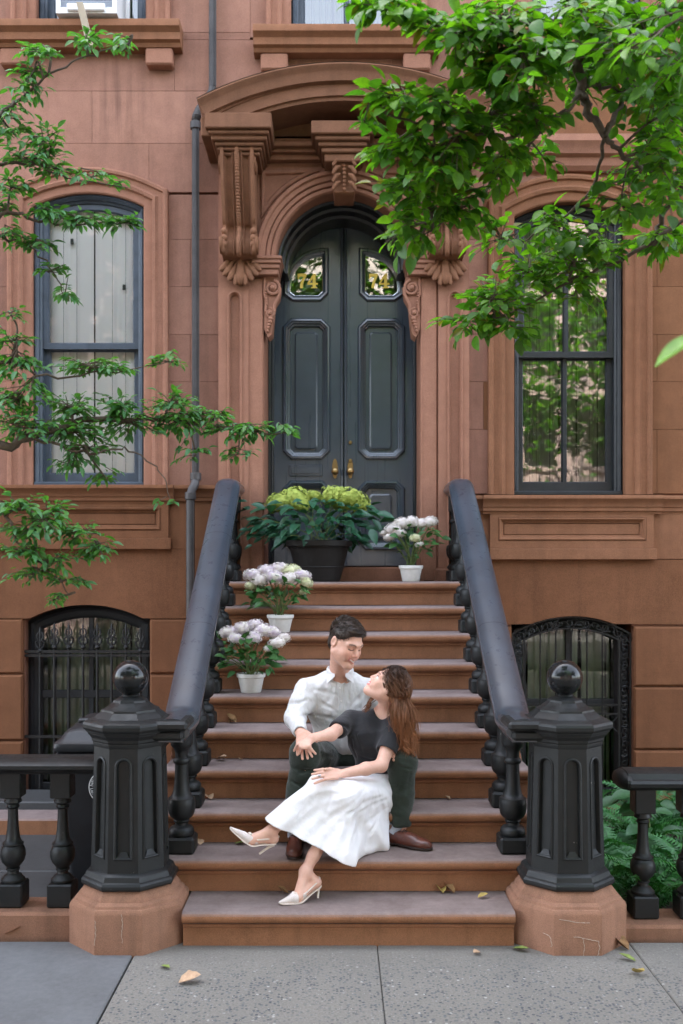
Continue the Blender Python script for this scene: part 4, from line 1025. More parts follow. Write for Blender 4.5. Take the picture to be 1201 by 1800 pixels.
# ================================================================== NEWEL POSTS
MORT = simple('old_mortar', (0.42, 0.34, 0.27), .9, .3, 60)
NX, NY = 1.105, .15
C8 = 1 / math.cos(math.pi / 8)
def octa(mb, c, prof):
    return mb.lathe([(r * C8, z) for r, z in prof], 8, c, rot=math.pi / 8)
for s, side in ((-1, 'left'), (1, 'right')):
    c = (s * NX, NY, 0)
    nw = thing('newel_post', c, 'octagonal black iron newel post with ball finial beside the trash bin' if s < 0 else 'octagonal black iron newel post with ball finial beside the fern bed', 'newel post', 'newel posts at the foot of the steps')
    pr = [(.280, -.03), (.281, .190), (.276, .204), (.270, .212), (.262, .215), (.258, .226), (.248, .236), (.240, .240), (.236, .252), (.224, .268), (.215, .280), (.205, .288)]
    obj('stone_pedestal', octa(MB(), c, pr), PED, nw, smooth=20)
    cracks = ([[(-.09, .175), (-.045, .168), (0, .160), (.06, .158)], [(-.02, .09), (.02, .085), (.03, .05), (.028, -.01)], [(.02, .085), (.07, .075), (.10, .07)], [(.10, .07), (.104, .03), (.098, 0)], [(-.16, .095), (-.13, .085), (-.125, .04)]] if s > 0 else [[(.015, .20), (.02, .15), (.016, .10), (.02, .06)], [(-.115, .17), (-.11, .11), (-.115, .05)]])
    rr = random.Random(8 + s)
    for pts in cracks:
        pp_ = []
        for (x, z) in smoothcurve([(a, b_, 0) for a, b_ in pts], 4) if False else [(q.x, q.y) for q in smoothcurve([(a, b_, 0) for a, b_ in pts], 5)]:
            x += rr.uniform(-.003, .003)
            yv = NY - .281 + max(0, abs(x) - .1165) * 1.0; pp_.append((c[0] + x, yv - .0005, z))
        obj('mortar_line', MB().tube(pp_, [.0006 + .0013 * abs(math.sin(i_ * 1.7)) for i_ in range(len(pp_))], 5), MORT, nw)
    zb = .288
    pr = [(.222, zb), (.228, zb + .010), (.228, zb + .024), (.222, zb + .034), (.212, zb + .040), (.208, zb + .052), (.204, zb + .062), (.196, zb + .070), (.184, zb + .076)]
    obj('base_moulding', octa(MB(), c, pr), IRON, nw, smooth=20)
    zs0, zs1 = zb + .076, .985; r0, r1 = .183, .168
    sh = MB(); octa(sh, c, [(r0 - .016, zs0), (r1 - .016, zs1)])
    shaft = obj('shaft', sh, IRON, nw, smooth=20)
    # eight faces with a round-headed sunk panel each
    for q in range(8):
        a = q * math.pi / 4; nrm = Vector((math.cos(a), math.sin(a), 0)); tan = Vector((-math.sin(a), math.cos(a), 0))
        hw0, hw1 = r0 * math.tan(math.pi / 8), r1 * math.tan(math.pi / 8)
        out = [(-hw0, zs0), (hw0, zs0), (hw1, zs1), (-hw1, zs1)]
        pw = .034; pz0, pz1 = zs0 + .075, zs1 - .10
        hole = [(-pw - .004, pz0), (pw + .004, pz0)] + [(pw * math.cos(R(t)), pz1 + pw * math.sin(R(t))) for t in range(0, 181, 18)]
        fm = MB(); fm.plate(out, [hole], 0, .016)
        hw = [(x, z) for x, z in hole][::-1]
        fm.sweep(hw, [(.010, .001), (.010, -.004), (.004, -.007), (-.002, -.004), (-.006, .008), (-.008, .016)], closed=True)
        fm.add([(-.024, .004, pz0 + .012), (.024, .004, pz0 + .012), (.034, -.001, pz0), (-.034, -.001, pz0), (-.014, .012, pz0 + .03), (.014, .012, pz0 + .03)], [(3, 2, 1, 0), (0, 1, 5, 4)])
        fm2 = MB()
        vs = []
        for (x, yv, z) in fm.v:
            t = (z - zs0) / (zs1 - zs0); rr_ = r0 + (r1 - r0) * t - yv
            p = Vector(c) + nrm * rr_ + tan * (-x); vs.append((p.x, p.y, z))
        fm2.add(vs, fm.f); obj('face_panel', fm2, IRON, nw, smooth=20)
    zc = zs1
    pr = [(.170, zc - .012), (.174, zc), (.174, zc + .012), (.180, zc + .018), (.181, zc + .030), (.187, zc + .040), (.196, zc + .050), (.198, zc + .058), (.206, zc + .062), (.208, zc + .070), (.214, zc + .074),
          (.221, zc + .084), (.222, zc + .100), (.217, zc + .112), (.206, zc + .118)]
    obj('capital', octa(MB(), c, pr), IRON, nw, smooth=20)
    pr = [(.206, zc + .118), (.172, zc + .130), (.150, zc + .150), (.138, zc + .158), (.136, zc + .168), (.112, zc + .178), (.090, zc + .198), (.083, zc + .202), (.080, zc + .212), (.060, zc + .224), (.040, zc + .230)]
    obj('cap_roof', octa(MB(), c, pr), IRON, nw, smooth=20)
    # slab tying cap and handrail
    xa, xb = sorted((s * (BX - .09), s * (NX - .10)))
    obj('cap_tongue', MB().cbox(xa, xb, NY - .150, NY + .10, zc + .072, zc + .120, .020), IRON, nw)
    xa2, xb2 = (xa + .025, xb) if s > 0 else (xa, xb - .025)
    obj('cap_tongue_moulding', MB().cbox(xa2, xb2, NY - .125, NY + .10, zc + .020, zc + .073, .014), IRON, nw)
    obj('ball_collar', MB().lathe([(.040, zc + .226), (.046, zc + .232), (.040, zc + .24)], 16, c), IRON, nw)
    obj('ball', MB().ball((c[0], c[1], zc + .235 + .088), .0905, 32, 20), GLOSSB, nw, smooth=80)

# ================================================================== AREA RAILINGS
def fence_baluster():
    m_ = MB(); m_.cbox(-.066, .066, -.066, .066, 0, .128, .008)
    prof = [(.056, .128), (.060, .134), (.060, .146), (.050, .156), (.044, .166), (.030, .176), (.028, .190), (.036, .196), (.036, .203), (.030, .208), (.040, .220), (.056, .242), (.0635, .270), (.063, .300), (.056, .322), (.048, .332),
            (.054, .338), (.054, .344), (.044, .352), (.036, .372), (.030, .42), (.026, .49), (.025, .535), (.030, .539), (.035, .546), (.030, .553), (.028, .560), (.036, .566), (.045, .572), (.045, .582), (.040, .590), (.040, .60)]
    m_.lathe(prof, 20); m_.cbox(-.053, .053, -.053, .053, .600, .742, .005)
    me = m_.mesh('baluster', smooth=35); me.materials.append(IRON); return me
FBM = fence_baluster()
FY = .255
# left
fl = thing('area_railing', (-1.9, FY, 0), 'low black railing with flat top rail in front of the trash bin', 'railing', 'low railings along the sidewalk')
zc0 = .118
obj('stone_curb', MB().cbox(-4.2, -1.33, FY - .13, FY + .13, -.1, zc0, .014), PED, fl)
ztp = zc0 + .692
m_ = MB(); mould_x(m_, -4.2, -1.24, [(FY - .075, ztp), (FY - .085, ztp + .012), (FY - .115, ztp + .022), (FY - .128, ztp + .034), (FY - .128, ztp + .052), (FY - .118, ztp + .060), (FY - .09, ztp + .072), (FY + .09, ztp + .072), (FY + .118, ztp + .060), (FY + .128, ztp + .052), (FY + .128, ztp + .034), (FY + .115, ztp + .022), (FY + .075, ztp)])
obj('top_rail', m_, IRON, fl, smooth=25)
for x in (-1.480, -1.738, -1.996, -2.254, -2.512, -2.77): inst('baluster', FBM, fl, (x, FY, zc0 + .001), scale=(1, 1, .692 / .742))
fr_ = thing('area_railing', (2.0, FY, 0), 'low black railing with moulded top rail in front of the ferns', 'railing', 'low railings along the sidewalk')
zc1 = .060; ztp = zc1 + .665
obj('stone_curb', MB().cbox(1.36, 4.4, FY - .15, FY + .12, -.1, zc1, .014), PED, fr_)
m_ = MB(); mould_x(m_, 1.435, 4.4, [(FY - .07, ztp), (FY - .085, ztp + .012), (FY - .10, ztp + .020), (FY - .125, ztp + .026), (FY - .130, ztp + .045), (FY - .120, ztp + .058), (FY - .098, ztp + .064), (FY - .085, ztp + .088), (FY - .05, ztp + .098), (FY + .05, ztp + .098), (FY + .085, ztp + .088), (FY + .098, ztp + .064), (FY + .120, ztp + .058), (FY + .130, ztp + .045), (FY + .125, ztp + .026), (FY + .10, ztp + .020), (FY + .07, ztp)])
obj('top_rail', m_, IRON, fr_, smooth=25)
obj('rail_end', MB().ball((1.435, FY, ztp + .045), (.05, .125, .05), 14, 10), IRON, fr_)
for x in (1.535, 1.775, 2.015, 2.255, 2.495): inst('baluster', FBM, fr_, (x, FY, zc1 + .001), scale=(1, 1, .665 / .742))

# ================================================================== TRASH BIN
BIN = simple('bin_plastic', (0.014, 0.015, 0.017), 0.42, 0.25, 10, 0.12, 200)
WHITEP = simple('white_print', (0.72, 0.72, 0.70), 0.6, 0.08)
bc = Vector((-1.42, 1.22, -.06))
bn = thing('trash_bin', bc, 'black wheeled trash bin with round white city emblem behind the left newel post', 'trash bin')
hw, hd, H = .270, .30, .85
rows = []
for t in (0, .12, .5, .9, 1.0):
    k = .82 + .18 * t; r_ = .04; ring = []
    for (sx, sy, a0) in ((1, 1, 0), (-1, 1, 90), (-1, -1, 180), (1, -1, 270)):
        for q in range(5): ring.append((bc.x + sx * (hw * k - r_) + r_ * math.cos(R(a0 + 22.5 * q)), bc.y + sy * (hd * k - r_) + r_ * math.sin(R(a0 + 22.5 * q)), bc.z + H * t))
    rows.append(ring)
obj('body', MB().grid(rows, closed_u=True, cap0=True, cap1=True), BIN, bn)
obj('rim', MB().cbox(bc.x - hw - .02, bc.x + hw + .02, bc.y - hd - .02, bc.y + hd + .02, bc.z + H - .06, bc.z + H, .018), BIN, bn)
lid = MB(); zl = bc.z + H
rows = []
for (e, z) in ((.03, 0), (.035, .02), (.03, .045), (.0, .065), (-.02, .10), (-.05, .125), (-.10, .135)):
    r_ = .05; ring = []
    for (sx, sy, a0) in ((1, 1, 0), (-1, 1, 90), (-1, -1, 180), (1, -1, 270)):
        for q in range(5): ring.append((bc.x + sx * (hw + e - r_) + r_ * math.cos(R(a0 + 22.5 * q)), bc.y + sy * (hd + e - r_) + r_ * math.sin(R(a0 + 22.5 * q)), zl + .005 + z + (.02 if sy > 0 else 0) * min(1, z * 20)))
    rows.append(ring)
lid.grid(rows, closed_u=True, cap0=True, cap1=True); lo_ = obj('lid', lid, BIN, bn, smooth=30)
obj('lid_ridge', MB().cbox(bc.x - hw + .06, bc.x + hw - .06, bc.y - .10, bc.y - .04, zl + .13, zl + .165, .012), BIN, lo_)
for s in (-1, 1):
    wv = MB(); rows = [[(bc.x + s * (hw * .86 + yy_), bc.y + hd * .8 + r * math.cos(2 * math.pi * j / 18), bc.z + .10 + r * math.sin(2 * math.pi * j / 18)) for j in range(18)] for r, yy_ in ((.06, -.02), (.09, -.015), (.10, 0), (.10, .03), (.09, .04), (.03, .042))]
    wv.grid(rows, closed_u=True, cap0=True, cap1=True); obj('wheel', wv, BIN, bn)
# emblem on the front face
ez_, ex_, ey_ = bc.z + .64, bc.x + .005, bc.y - hd * .955 - .006
def ring_flat(r0, r1, y): 
    m_ = MB(); n = 40; m_.add([(ex_ + r * math.cos(2 * math.pi * i / n), y, ez_ + r * math.sin(2 * math.pi * i / n)) for r in (r0, r1) for i in range(n)], [(i, (i + 1) % n, n + (i + 1) % n, n + i) for i in range(n)]); return m_
em = obj('emblem', ring_flat(.094, .099, ey_), WHITEP, bn, smooth=0)
obj('emblem_ring', ring_flat(.064, .067, ey_), WHITEP, em, smooth=0)
wg = MB()                                                     # winged mark
for k in range(6):
    a0 = Vector((-.058 + .004 * k, .016 - .010 * k)); b0 = Vector((.040, .030 - .011 * k))
    d = (b0 - a0).normalized(); nn = Vector((-d.y, d.x)) * .0022
    wg.add([(ex_ + p.x, ey_, ez_ + p.y) for p in (a0 - nn, b0 - nn, b0 + nn, a0 + nn)], [(0, 1, 2, 3)])
obj('emblem_wing', wg, WHITEP, em, smooth=0)
def ring_text(txt, a_start, step, r, flip):
    for i, ch in enumerate(txt):
        if ch == ' ': continue
        cu = bpy.data.curves.new('letter', 'FONT'); cu.body = ch; cu.size = .028; cu.align_x = 'CENTER'; cu.align_y = 'CENTER'
        to = bpy.data.objects.new('letter', cu); COL.objects.link(to)
        dg = bpy.context.evaluated_depsgraph_get(); me = bpy.data.meshes.new_from_object(to.evaluated_get(dg)); bpy.data.objects.remove(to); me.materials.append(WHITEP)
        a = a_start + step * i
        inst('letter', me, em, (ex_ + r * math.cos(R(a)), ey_ - .001, ez_ + r * math.sin(R(a))), rot=(R(90), R(-(a - 90) if not flip else -(a + 90)), 0))
ring_text('NEW YORK CITY', 168, -13.0, .080, False)
ring_text('DEPARTMENT OF SANITATION', 190, 7.2, .080, True)

# ================================================================== AIR CONDITIONER in the upper left window
ACW = simple('ac_white', (0.72, 0.72, 0.71), 0.45, 0.06, 10); ACG = simple('ac_grille', (0.36, 0.39, 0.44), 0.5, 0.1); BEIGE = simple('beige_paint', (0.50, 0.42, 0.32), 0.55, 0.1)
zA = hz(50); xA0, xA1 = hx(112), hx(216)
ac = thing('air_conditioner', ((xA0 + xA1) / 2, F - .1, zA), 'white window air conditioner propped by a beige strut above the left sill', 'air conditioner')
obj('case', MB().plate([(xA0, zA), (xA1, zA), (xA1, zA + .33), (xA0, zA + .33)], [[(xA0 + .035, zA + .045), (xA1 - .035, zA + .045), (xA1 - .035, zA + .30), (xA0 + .035, zA + .30)]], F - .22, F + .3), ACW, ac)
gm = MB().box(xA0 + .03, xA1 - .03, F - .19, F - .18, zA + .04, zA + .30); gobj = obj('coil_panel', gm, simple('coil_dark', (0.10, 0.11, 0.13), 0.6), ac)
for i in range(17): obj('louvre', MB().box(xA0 + .034, xA1 - .034, F - .212, F - .192, zA + .050 + .0148 * i, zA + .057 + .0148 * i), ACG, ac)
obj('drip_tray', MB().cbox(xA0 + .09, xA1 - .09, F - .245, F - .20, zA + .01, zA + .07, .008), ACW, ac)
st0, st1 = Vector((hx(140), F - .26, zA + .20)), Vector((hx(158), F - .02, hz(82)))
mb = MB(); d = (st1 - st0).normalized(); sd = Vector((1, 0, 0)) * .026; th = d.cross(Vector((1, 0, 0))).normalized() * .012
A0 = W(141, 6, 7.70); A1 = W(160, 84, 7.80)
vs = []
for P in (A0, A1):
    for a, b_ in ((-1, -1), (1, -1), (1, 1), (-1, 1)): vs.append(P + sd * a + Vector((0, .02, 0)) * b_)
mb.add(vs, [(0, 1, 2, 3), (4, 7, 6, 5), (0, 4, 5, 1), (1, 5, 6, 2), (2, 6, 7, 3), (3, 7, 4, 0)]); obj('strut', mb, BEIGE, ac, smooth=0)
for x in (xA0 - .012, xA1 + .012): obj('side_panel', MB().cbox(x - .02, x + .02, F + .12, F + .14, zA, zA + .5, .004), ACW, ac)
# ================================================================== ACROSS THE STREET (seen only in the glass and the gloss paint)
def row_house(x0, x1, h, c, label, nb):
    cx = (x0 + x1) / 2; y = -18.5
    t = thing('row_house', (cx, y, 0), label, 'building', 'row houses across the street')
    m = simple('facade_' + label.split()[0], c, 0.85, 0.18, 1.2, 0.1, 60)
    xs = [x0 + (x1 - x0) * (i + .5) / 3 for i in range(3)]
    hl = [(x - .5, x + .5, z, z + 1.9) for x in xs for z in (1.8, 5.0, 8.0, 10.6) if z + 2.2 < h]
    wb = MB()
    for (a, b_, z0, z1) in cut_rects((x0 + .01, x1 - .01, -.2, h), hl): wb.box(a, b_, y - .35, y, z0, z1)
    wb.box(x0 + .01, x1 - .01, y - 9, y - 8.9, -.2, h); wb.box(x0 + .01, x1 - .01, y - 8.9, y - .36, h - .1, h)
    obj('wall', wb, m, t, smooth=0)
    obj('cornice', MB().cbox(x0 + .02, x1 - .02, y, y + .55, h - .7, h, .05), simple('cornice_' + label.split()[0], tuple(q * .6 for q in c), .7), t)
    for (a, b_, z0, z1) in hl:
        w_ = obj('window', MB().plate([(a + .002, z0 + .002), (b_ - .002, z0 + .002), (b_ - .002, z1 - .002), (a + .002, z1 - .002)], [[(a + .07, z0 + .07), (b_ - .07, z0 + .07), (b_ - .07, (z0 + z1) / 2 - .03), (a + .07, (z0 + z1) / 2 - .03)], [(a + .07, (z0 + z1) / 2 + .03), (b_ - .07, (z0 + z1) / 2 + .03), (b_ - .07, z1 - .07), (a + .07, z1 - .07)]], y - .25, y - .15), SASHK, t, smooth=0)
        obj('pane', MB().box(a + .05, b_ - .05, y - .22, y - .20, z0 + .05, z1 - .05), DARK, w_)
        obj('lintel', MB().cbox(a - .12, b_ + .12, y + .002, y + .10, z1 + .02, z1 + .22, .02), m, t); obj('sill', MB().cbox(a - .1, b_ + .1, y + .002, y + .14, z0 - .14, z0 - .01, .02), m, t)
    for k in range(8): obj('step', MB().cbox(x0 + .5, x0 + 2.1, y + .002, y + 2.4 - .28 * k, .18 * k - .1, .18 * k + .178, .01), m, t)
row_house(-15.0, -9.0, 13.2, (0.30, 0.15, 0.10), 'russet row house across the street, left of the pink one', 3)
row_house(-9.0, -3.0, 13.8, (0.56, 0.42, 0.37), 'pink stuccoed row house across the street with dark windows', 3)
row_house(-3.0, 3.0, 13.2, (0.62, 0.55, 0.48), 'cream stone row house directly across the street', 3)
row_house(3.0, 9.0, 13.8, (0.60, 0.45, 0.40), 'rose painted row house across the street, right of the cream one', 3)
row_house(9.0, 15.0, 13.2, (0.36, 0.19, 0.13), 'terracotta row house across the street at the far end', 3)
tag(obj('far_sidewalk', MB().box(-40, 40, -18.6, -16.19, -.12, -.002), KERB), kind='structure')

# ================================================================== LEAVES
def leaf_mesh(name, mat, wid=.5, fold=.18, curl=.12, tip=.9, n=7, serr=0.0):
    """one leaf, 1 m long along +Y from its stalk, keeled along the midrib and curling down to the tip"""
    vs = []; fs = []
    for i in range(n + 1):
        t = i / n; w = wid * .5 * (math.sin(math.pi * t ** tip) ** .85 if 0 < t < 1 else 0.0) * (1 + serr * (1 if i % 2 else -1)) + (.004 if t < .05 else 0)
        z = -curl * t * t
        vs += [(-w, t, z + w * fold * 2), (0, t, z), (w, t, z + w * fold * 2)]
    for i in range(n):
        a = i * 3; fs += [(a, a + 1, a + 4, a + 3), (a + 1, a + 2, a + 5, a + 4)]
    me = bpy.data.meshes.new(name); me.from_pydata(vs, [], fs); me.materials.append(mat)
    me.polygons.foreach_set('use_smooth', [True] * len(me.polygons)); me.update()
    return me, np.array(vs, dtype=np.float32), fs
def basis(d, up):
    """columns: x, y = leaf direction, z = leaf normal"""
    d = d.normalized(); x = d.cross(up); x = x.normalized() if x.length > 1e-5 else d.orthogonal().normalized(); z = x.cross(d); return x, d, z
def in_frame(p):
    D = p.y - CAMY
    if D < .3: return 0
    px = HX + (p.x - CAMX) * FPX / D; py = HY - (p.z - EYE) * FPX / D
    return 1 if (-40 < px < 1240 and -40 < py < 1840) else 0
def put_leaves(items, kinds, parent, limit, name='leaf', massname='far_leaves'):
    """items: (pos, dir, up, size, kind); the largest in view become objects, the rest one mesh of kind stuff"""
    items = sorted(items, key=lambda q: -in_frame(q[0]) * q[3] / max(.3, q[0].y - CAMY))
    o0 = org(parent)
    for (p, d, up, sz, kd) in items[:limit]:
        x, y, z = basis(d, up); M = Matrix((x, y, z)).transposed()
        o = bpy.data.objects.new(name, kinds[kd][0]); COL.objects.link(o); o.parent = parent
        o.matrix_local = Matrix.Translation(p - o0) @ M.to_4x4() @ Matrix.Diagonal((sz, sz, sz, 1))
    rest = items[limit:]
    if not rest: return
    for kd in range(len(kinds)):
        sub_ = [q for q in rest if q[4] == kd]
        if not sub_: continue
        base, fs = kinds[kd][1], kinds[kd][2]; nb = len(base); k = len(sub_)
        Bm = np.zeros((k, 3, 3), np.float32); T = np.zeros((k, 3), np.float32)
        for i, (p, d, up, sz, _) in enumerate(sub_):
            x, y, z = basis(d, up); Bm[i, :, 0] = x * sz; Bm[i, :, 1] = y * sz; Bm[i, :, 2] = z * sz; T[i] = p - o0
        V = (np.einsum('kij,nj->kni', Bm, base) + T[:, None, :]).reshape(-1, 3)
        Fa = (np.array(fs)[None] + (np.arange(k) * nb)[:, None, None]).reshape(-1, 4)
        np_mesh(massname, V, Fa, kinds[kd][0].materials[0], parent)['kind'] = 'stuff'
def np_mesh(name, V, Fa, mat, parent, cols=None, local=True, smooth=True):
    me = bpy.data.meshes.new(name); nf = len(Fa); q = Fa.shape[1]
    me.vertices.add(len(V)); me.vertices.foreach_set('co', np.ascontiguousarray(V, np.float32).ravel())
    me.loops.add(nf * q); me.loops.foreach_set('vertex_index', np.ascontiguousarray(Fa, np.int32).ravel())
    me.polygons.add(nf); me.polygons.foreach_set('loop_start', np.arange(0, nf * q, q, dtype=np.int32)); me.polygons.foreach_set('loop_total', np.full(nf, q, np.int32))
    me.update(calc_edges=True)
    if smooth: me.polygons.foreach_set('use_smooth', np.ones(nf, bool))
    for m in (mat if isinstance(mat, (list, tuple)) else [mat]): me.materials.append(m)
    if cols is not None:
        at = me.attributes.new('Col', 'FLOAT_COLOR', 'POINT'); at.data.foreach_set('color', np.ascontiguousarray(cols, np.float32).ravel())
    o = bpy.data.objects.new(name, me); COL.objects.link(o)
    if parent is not None: o.parent = parent
    ORG[o.name] = org(parent); return o

BARK = simple('bark', (0.105, 0.078, 0.058), 0.85, 0.4, 25, 0.6, 70)
LF_R = [leaf_mesh('leaf', leafmat('leaf_green_a', (0.105, 0.290, 0.014), (0.200, 0.430, 0.032), .55), .52, .16, .16), leaf_mesh('leaf', leafmat('leaf_green_b', (0.062, 0.205, 0.018), (0.115, 0.300, 0.038), .5), .60, .12, .28),
        leaf_mesh('leaf', leafmat('leaf_yellowing', (0.13, 0.15, 0.015), (0.24, 0.22, 0.03), .45), .46, .22, .10)]
LF_F = [leaf_mesh('leaf', leafmat('far_leaf_a', (0.022, 0.060, 0.010), (0.045, 0.100, 0.018), .3), .55, .15, .2), leaf_mesh('leaf', leafmat('far_leaf_b', (0.030, 0.055, 0.014), (0.055, 0.090, 0.022), .3), .55, .15, .2)]
LF_L = [leaf_mesh('leaf', leafmat('dogwood_leaf_a', (0.075, 0.245, 0.040), (0.140, 0.350, 0.075), .48), .46, .2, .22), leaf_mesh('leaf', leafmat('dogwood_leaf_b', (0.070, 0.225, 0.085), (0.130, 0.330, 0.125), .42), .42, .25, .30)]
def rnd_dir(rr, flat=1.0):
    a = rr.uniform(0, 6.283); return Vector((math.cos(a), math.sin(a), rr.uniform(-.5, .5) * flat)).normalized()
def grow(rr, branches, clusters, lsize, droop, tiltn, layered, nleaf=(5, 9), kindw=(.6, .38, .02)):
    """branches: polylines of world points with radii; clusters: (px,py,rx,ry,D,dD,twigs). Returns bark mesh, leaf items"""
    bm = MB(); items = []; nodes = []
    for pts, r0, r1 in branches:
        c = smoothcurve(pts, 5); n = len(c)
        rad = [r0 + (r1 - r0) * (i / (n - 1)) ** .8 for i in range(n)]
        c2 = [p + Vector((rr.uniform(-1, 1), rr.uniform(-1, 1), rr.uniform(-1, 1))) * .012 if 0 < i < n - 1 else p for i, p in enumerate(c)]
        bm.tube(c2, rad, 7); nodes += c2
    for (px, py, rx, ry, D, dD, nt) in clusters:
        cc = W(px, py, D); near = min(nodes, key=lambda q: (q - cc).length)
        spine = smoothcurve([near, near.lerp(cc, .5) + Vector((rr.uniform(-.05, .05), rr.uniform(-.05, .05), rr.uniform(0, .06))), cc], 6)
        if (near - cc).length > .03: bm.tube(spine, [.007 - .004 * i / (len(spine) - 1) for i in range(len(spine))], 5)
        for _ in range(nt):
            while True:
                u, v, w_ = rr.uniform(-1, 1), rr.uniform(-1, 1), rr.uniform(-1, 1)
                if u * u + v * v + w_ * w_ < 1: break
            E_ = W(px + rx * u, py + ry * v, D + dD * w_)
            S_ = min(spine[3:] + [cc], key=lambda q: (q - E_).length) if rr.random() < .6 else rr.choice(spine[3:])
            d = E_ - S_; L = d.length
            if L < .05: continue
            if L > .42: S_ = E_ - d * (.42 / L); d = E_ - S_; L = .42
            mid = S_.lerp(E_, .5) + Vector((0, 0, rr.uniform(-.02, .04))) * L * 2
            tw = smoothcurve([S_, mid, E_], 5); bm.tube(tw, [.0030 - .0018 * i / (len(tw) - 1) for i in range(len(tw))], 4, cap=False)
            k = rr.randint(*nleaf); td = d.normalized()
            for i in range(k):
                t = .35 + .65 * (i + .5) / k; p = tw[min(int(t * (len(tw) - 1)), len(tw) - 1)] + Vector((rr.uniform(-1, 1), rr.uniform(-1, 1), rr.uniform(-1, 1))) * .012
                side = Vector((-td.y, td.x, 0)); side = side.normalized() if side.length > .01 else Vector((1, 0, 0))
                s = 1 if i % 2 else -1
                ld = (td * (.9 if i == k - 1 else rr.uniform(.25, .8)) + side * s * (0.1 if i == k - 1 else rr.uniform(.5, 1.0)) + Vector((0, 0, rr.uniform(-droop, .12)))).normalized()
                up = Vector((rr.gauss(0, tiltn), rr.gauss(0, tiltn) - tiltn * .4, 1)).normalized()
                q = rr.random(); kd = 0 if q < kindw[0] else (1 if q < kindw[0] + kindw[1] or len(kindw) < 3 else 2)
                items.append((p, ld, up, lsize * rr.uniform(.5, 1.25), kd))
    return bm, items

# ---- the tree on the right: trunk stands at the kerb behind the photographer, boughs reach over the sidewalk
rr = random.Random(21)
rt = thing('street_tree', (2.15, -6.3, 0), 'large leafed tree whose green boughs hang over the upper right corner', 'tree')
b0 = [Vector((2.15, -6.3, -.1)), Vector((2.12, -6.25, 1.2)), Vector((2.2, -6.1, 2.6)), Vector((2.15, -5.7, 3.8))]
brs = [(b0, .15, .10),
       ([b0[3], Vector((2.1, -4.2, 4.5)), W(1250, -230, 3.510), W(1015, -60, 3.835), W(1017, 60, 3.900), W(1022, 160, 3.965), W(1034, 192, 3.965), W(1064, 240, 3.965)], .040, .014),
       ([W(1064, 240, 3.965), W(1085, 195, 4.030), W(1110, 130, 4.160), W(1150, 60, 4.290)], .014, .007),
       ([W(1064, 240, 3.965), W(1098, 275, 4.030), W(1140, 300, 4.290), W(1190, 330, 4.420)], .012, .006),
       ([W(1024, 162, 3.965), W(980, 205, 3.900), W(930, 232, 3.835), W(860, 240, 3.770), W(760, 225, 3.705), W(680, 200, 3.640)], .012, .004),
       ([W(1020, 156, 3.965), W(1060, 152, 4.030), W(1100, 165, 4.160)], .010, .005),
       ([W(1017, 40, 3.900), W(950, 60, 3.770), W(860, 70, 3.640), W(760, 40, 3.575), W(650, 5, 3.510)], .014, .004),
       ([b0[3], Vector((2.4, -4.3, 4.0)), W(1330, 200, 4.290), W(1201, 330, 4.420), W(1160, 390, 4.550), W(1145, 430, 4.550), W(1060, 470, 4.680), W(960, 520, 4.680), W(870, 560, 4.680)], .026, .003),
       ([W(1150, 430, 4.550), W(1180, 400, 4.420), W(1240, 380, 4.290)], .010, .006),
       ([W(980, 205, 3.900), W(900, 290, 4.030), W(820, 360, 4.030), W(740, 420, 4.030)], .009, .003),
       ([W(1064, 240, 3.965), W(1040, 330, 4.290), W(980, 390, 4.420), W(900, 430, 4.420)], .009, .003),
       ([W(1250, -230, 3.510), W(1290, 50, 3.120), W(1250, 250, 2.990)], .03, .008)]
cl = [(660, 10, 60, 22, 2.7, .1, 7), (730, 20, 60, 30, 2.8, .15, 8), (820, 55, 75, 45, 2.75, .2, 16), (900, 30, 70, 40, 2.8, .2, 14), (960, 90, 70, 50, 2.8, .25, 16), (1060, 40, 70, 50, 2.9, .3, 16), (1140, 60, 70, 60, 2.9, .3, 18),
      (860, 120, 70, 40, 2.85, .2, 14), (700, 175, 60, 26, 2.8, .12, 9), (775, 185, 65, 40, 2.85, .2, 14), (860, 200, 70, 45, 2.9, .2, 14), (940, 190, 60, 40, 2.95, .2, 10), (700, 260, 60, 35, 2.9, .15, 12), (790, 275, 65, 45, 2.95, .2, 15),
      (870, 290, 60, 45, 3.0, .2, 10), (720, 330, 60, 35, 3.0, .15, 11), (720, 400, 50, 40, 3.05, .12, 9), (800, 360, 60, 45, 3.1, .2, 11), (950, 270, 50, 35, 3.2, .2, 5), (1130, 170, 70, 50, 3.2, .25, 14), (1170, 240, 60, 60, 3.2, .3, 12),
      (1120, 300, 60, 40, 3.4, .25, 8), (1170, 330, 50, 50, 3.3, .25, 9), (1000, 150, 60, 40, 3.2, .2, 7), (1060, 110, 60, 40, 3.2, .25, 10), (1180, 130, 50, 60, 2.7, .25, 10),
      (1160, 425, 45, 24, 3.6, .15, 10), (1080, 440, 50, 25, 3.6, .15, 8), (1000, 460, 60, 36, 3.6, .2, 10), (930, 470, 60, 40, 3.6, .2, 11), (870, 520, 60, 40, 3.6, .2, 12), (820, 565, 45, 28, 3.6, .12, 7), (900, 575, 50, 26, 3.6, .12, 5), (960, 400, 60, 36, 3.5, .2, 8),
      (1040, 410, 60, 30, 3.5, .2, 7), (880, 420, 50, 40, 3.4, .2, 5), (1010, 520, 50, 35, 3.6, .15, 4), (1090, 360, 60, 35, 3.2, .25, 7)]
